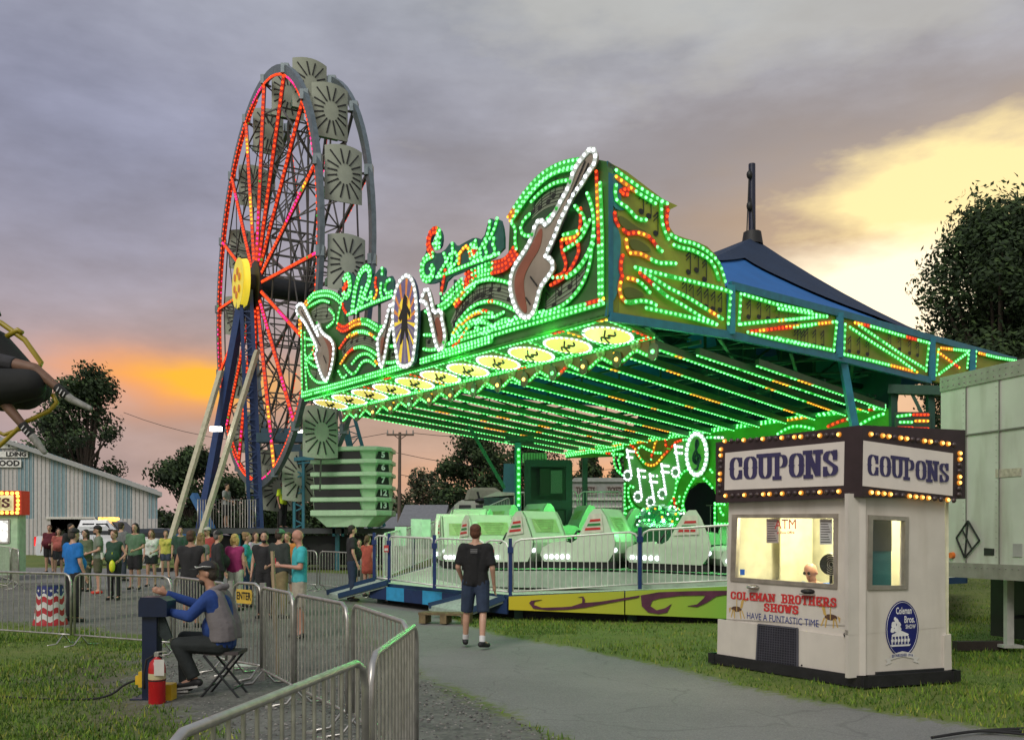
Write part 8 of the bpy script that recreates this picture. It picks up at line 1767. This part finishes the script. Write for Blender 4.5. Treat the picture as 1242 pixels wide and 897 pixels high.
# flying swing seat with a rider, upper left
def swing():
    Y = 12.0; t = thing('swing_seat', at(10, 470, Y), 'tilted black swing seat in a yellow tubular frame flying in at the upper left', 'ride seat'); P = lambda x, y, d=0: at(x, y, Y+d); YM = mat('frame_yellow', (.32,.24,.015), .35, var=.15); BS = mat('seat_black', (.010,.011,.011), .85)
    for d in (-.28, .28):
        m = MB(); m.path([P(-40,372,d), P(2,392,d), P(30,412,d), P(50,440,d), P(47,446,d), P(0,482,d), P(-30,500,d)], .035, 8); m.build('side_rail', YM, t)
    m = MB(); m.path([P(64,478,-.3), P(69,488,-.3), P(60,498,-.3), P(30,512,-.3), P(0,540,-.3), P(-25,556,-.3)], .03, 8); m.path([P(64,478,.3), P(69,488,.3), P(60,498,.3), P(30,512,.3), P(0,540,.3)], .03, 8); m.path([P(69,488,-.3), P(69,488,.3)], .03, 8); m.path([P(-10,520,-.3), P(5,527,-.3), P(25,520,-.3)], .025, 6); m.build('foot_rail', YM, t)
    m = MB(); m.path([P(8,408,-.3), P(22,400,-.3), P(27,404,-.3)], .035, 8); m.build('latch', YM, t); m = MB(); m.path([P(0,383,0), P(-20,330,0)], .02, 6); m.build('hanging_rod', DARKM, t)
    m = MB(); m.cap(P(-20,430), .40, P(28,470), .30, 14); me = remesh(m, .03, 3); me.name = 'seat_shell'
    for v in me.vertices: v.co = v.co-V(t.location)
    me.materials.append(BS); o = bpy.data.objects.new('seat_shell', me); COL.objects.link(o); o.parent = t
    m = MB(); m.cap(P(0,470,-.42), .25, P(36,466,-.42), .20, 14); m.cap(P(5,478,.12), .24, P(44,472,.12), .20, 14); me = remesh(m, .03, 3); me.name = 'seat_base'
    for v in me.vertices: v.co = v.co-V(t.location)
    me.materials.append(BS); o = bpy.data.objects.new('seat_base', me); COL.objects.link(o); o.parent = t
    # rider, mostly beyond the frame edge
    h0 = P(-70, 440); r = thing('person', h0, 'swing rider in dark clothes with bare shins and pale grey sneakers, legs swung out', 'person'); m = MB()
    hipA, hipB = P(-60,425,-.2), P(-60,440,.0); knA, knB = P(42,447,-.40), P(0,482,-.42); anA, anB = P(84,482,-.40), P(40,530,-.42)
    for h_, k_, a_ in ((hipA, knA, anA), (hipB, knB, anB)): m.cap(h_, .11, k_, .075); mid = k_.lerp(a_, .35); m.cap(k_, .072, mid, .066); m.cap(mid, .066, a_, .042)
    ch = P(-110, 400); m.cap(hipA.lerp(hipB, .5), .16, ch, .17); hd = P(-135, 365); m.cap(ch, .07, hd, .06); m.ell(hd+V((-.03,0,.08)), (.095,.10,.12)); m.cap(ch+V((0,-.15,.05)), .06, P(-80,440,-.3), .045); m.cap(P(-80,440,-.3), .045, P(-30,425,-.25), .035); m.cap(ch+V((0,.15,.05)), .06, P(-80,440,.3), .045); m.cap(P(-80,440,.3), .045, P(-30,425,.25), .035)
    for s_ in (-.25, .25):
        for q in range(4): b = P(-28, 424, s_)+V((0, (q-1.5)*.02, 0)); m.cap(b, .011, b+V((.07,0,-.02)), .009)
        b = P(-30, 428, s_); m.cap(b, .013, b+V((.04,0,-.05)), .010)
    for a_, tt in ((anA, P(108,494,-.40)), (anB, P(54,547,-.42))): m.cap(a_, .042, tt, .03)
    me = remesh(m, .016, 3); me.name = 'body'
    for v in me.vertices: v.co -= h0
    me.materials.append(mat('skin_shaded', (.16,.085,.055), .6)); o = bpy.data.objects.new('body', me); COL.objects.link(o); o.parent = r
    def part(mb, nm, mt, vx=.014):
        me = remesh(mb, vx, 2); me.name = nm
        for v in me.vertices: v.co -= h0
        me.materials.append(mt); o = bpy.data.objects.new(nm, me); COL.objects.link(o); o.parent = r; return o
    for a_, k_, tt in ((anA, knA, P(109,495,-.40)), (anB, knB, P(54,548,-.42))):
        d = (a_-k_).normalized(); m = MB(); m.cap(a_-d*.22, .062, a_+d*.02, .052, e0=False, e1=False); so_ = part(m, 'sock', mat('sock_black', (.015,.015,.015), .8))
        sd = V((d.z, 0, -d.x)); m = MB()
        for q in (.06, .11, .16): c = a_-d*q-V((0,.062,0)); m.beam(c-sd*.03, c+sd*.03+d*.01, .014, .004, up=(0,1,0))
        m.build('stripe', mat('sock_stripe', (.5,.5,.5), .7), so_)
        m = MB(); f = (tt-a_).normalized(); m.cap(a_-f*.05+d*.03, .048, a_+f*.05+d*.03, .05); m.cap(a_+f*.05+d*.03, .05, tt, .036); m.cap(a_-d*.02, .055, a_+d*.04, .052); part(m, 'shoe', mat('shoe_grey', (.24,.24,.22), .6, var=.3, scale=20))
    m = MB(); m.cap(hipA, .125, hipA.lerp(knA, .78), .098, e1=False); m.cap(hipB, .125, hipB.lerp(knB, .78), .098, e1=False); part(m, 'shorts', cloth('rider_shorts', (.03,.03,.035)))
    m = MB(); m.cap(hipA.lerp(hipB, .5), .175, ch, .19); part(m, 'shirt', cloth('rider_shirt', (.05,.05,.06)))
    m = MB(); m.ell(hd+V((-.045,0,.10)), (.10,.105,.11)); part(m, 'hair', mat('hair_rider', (.04,.03,.02), .8))
swing()
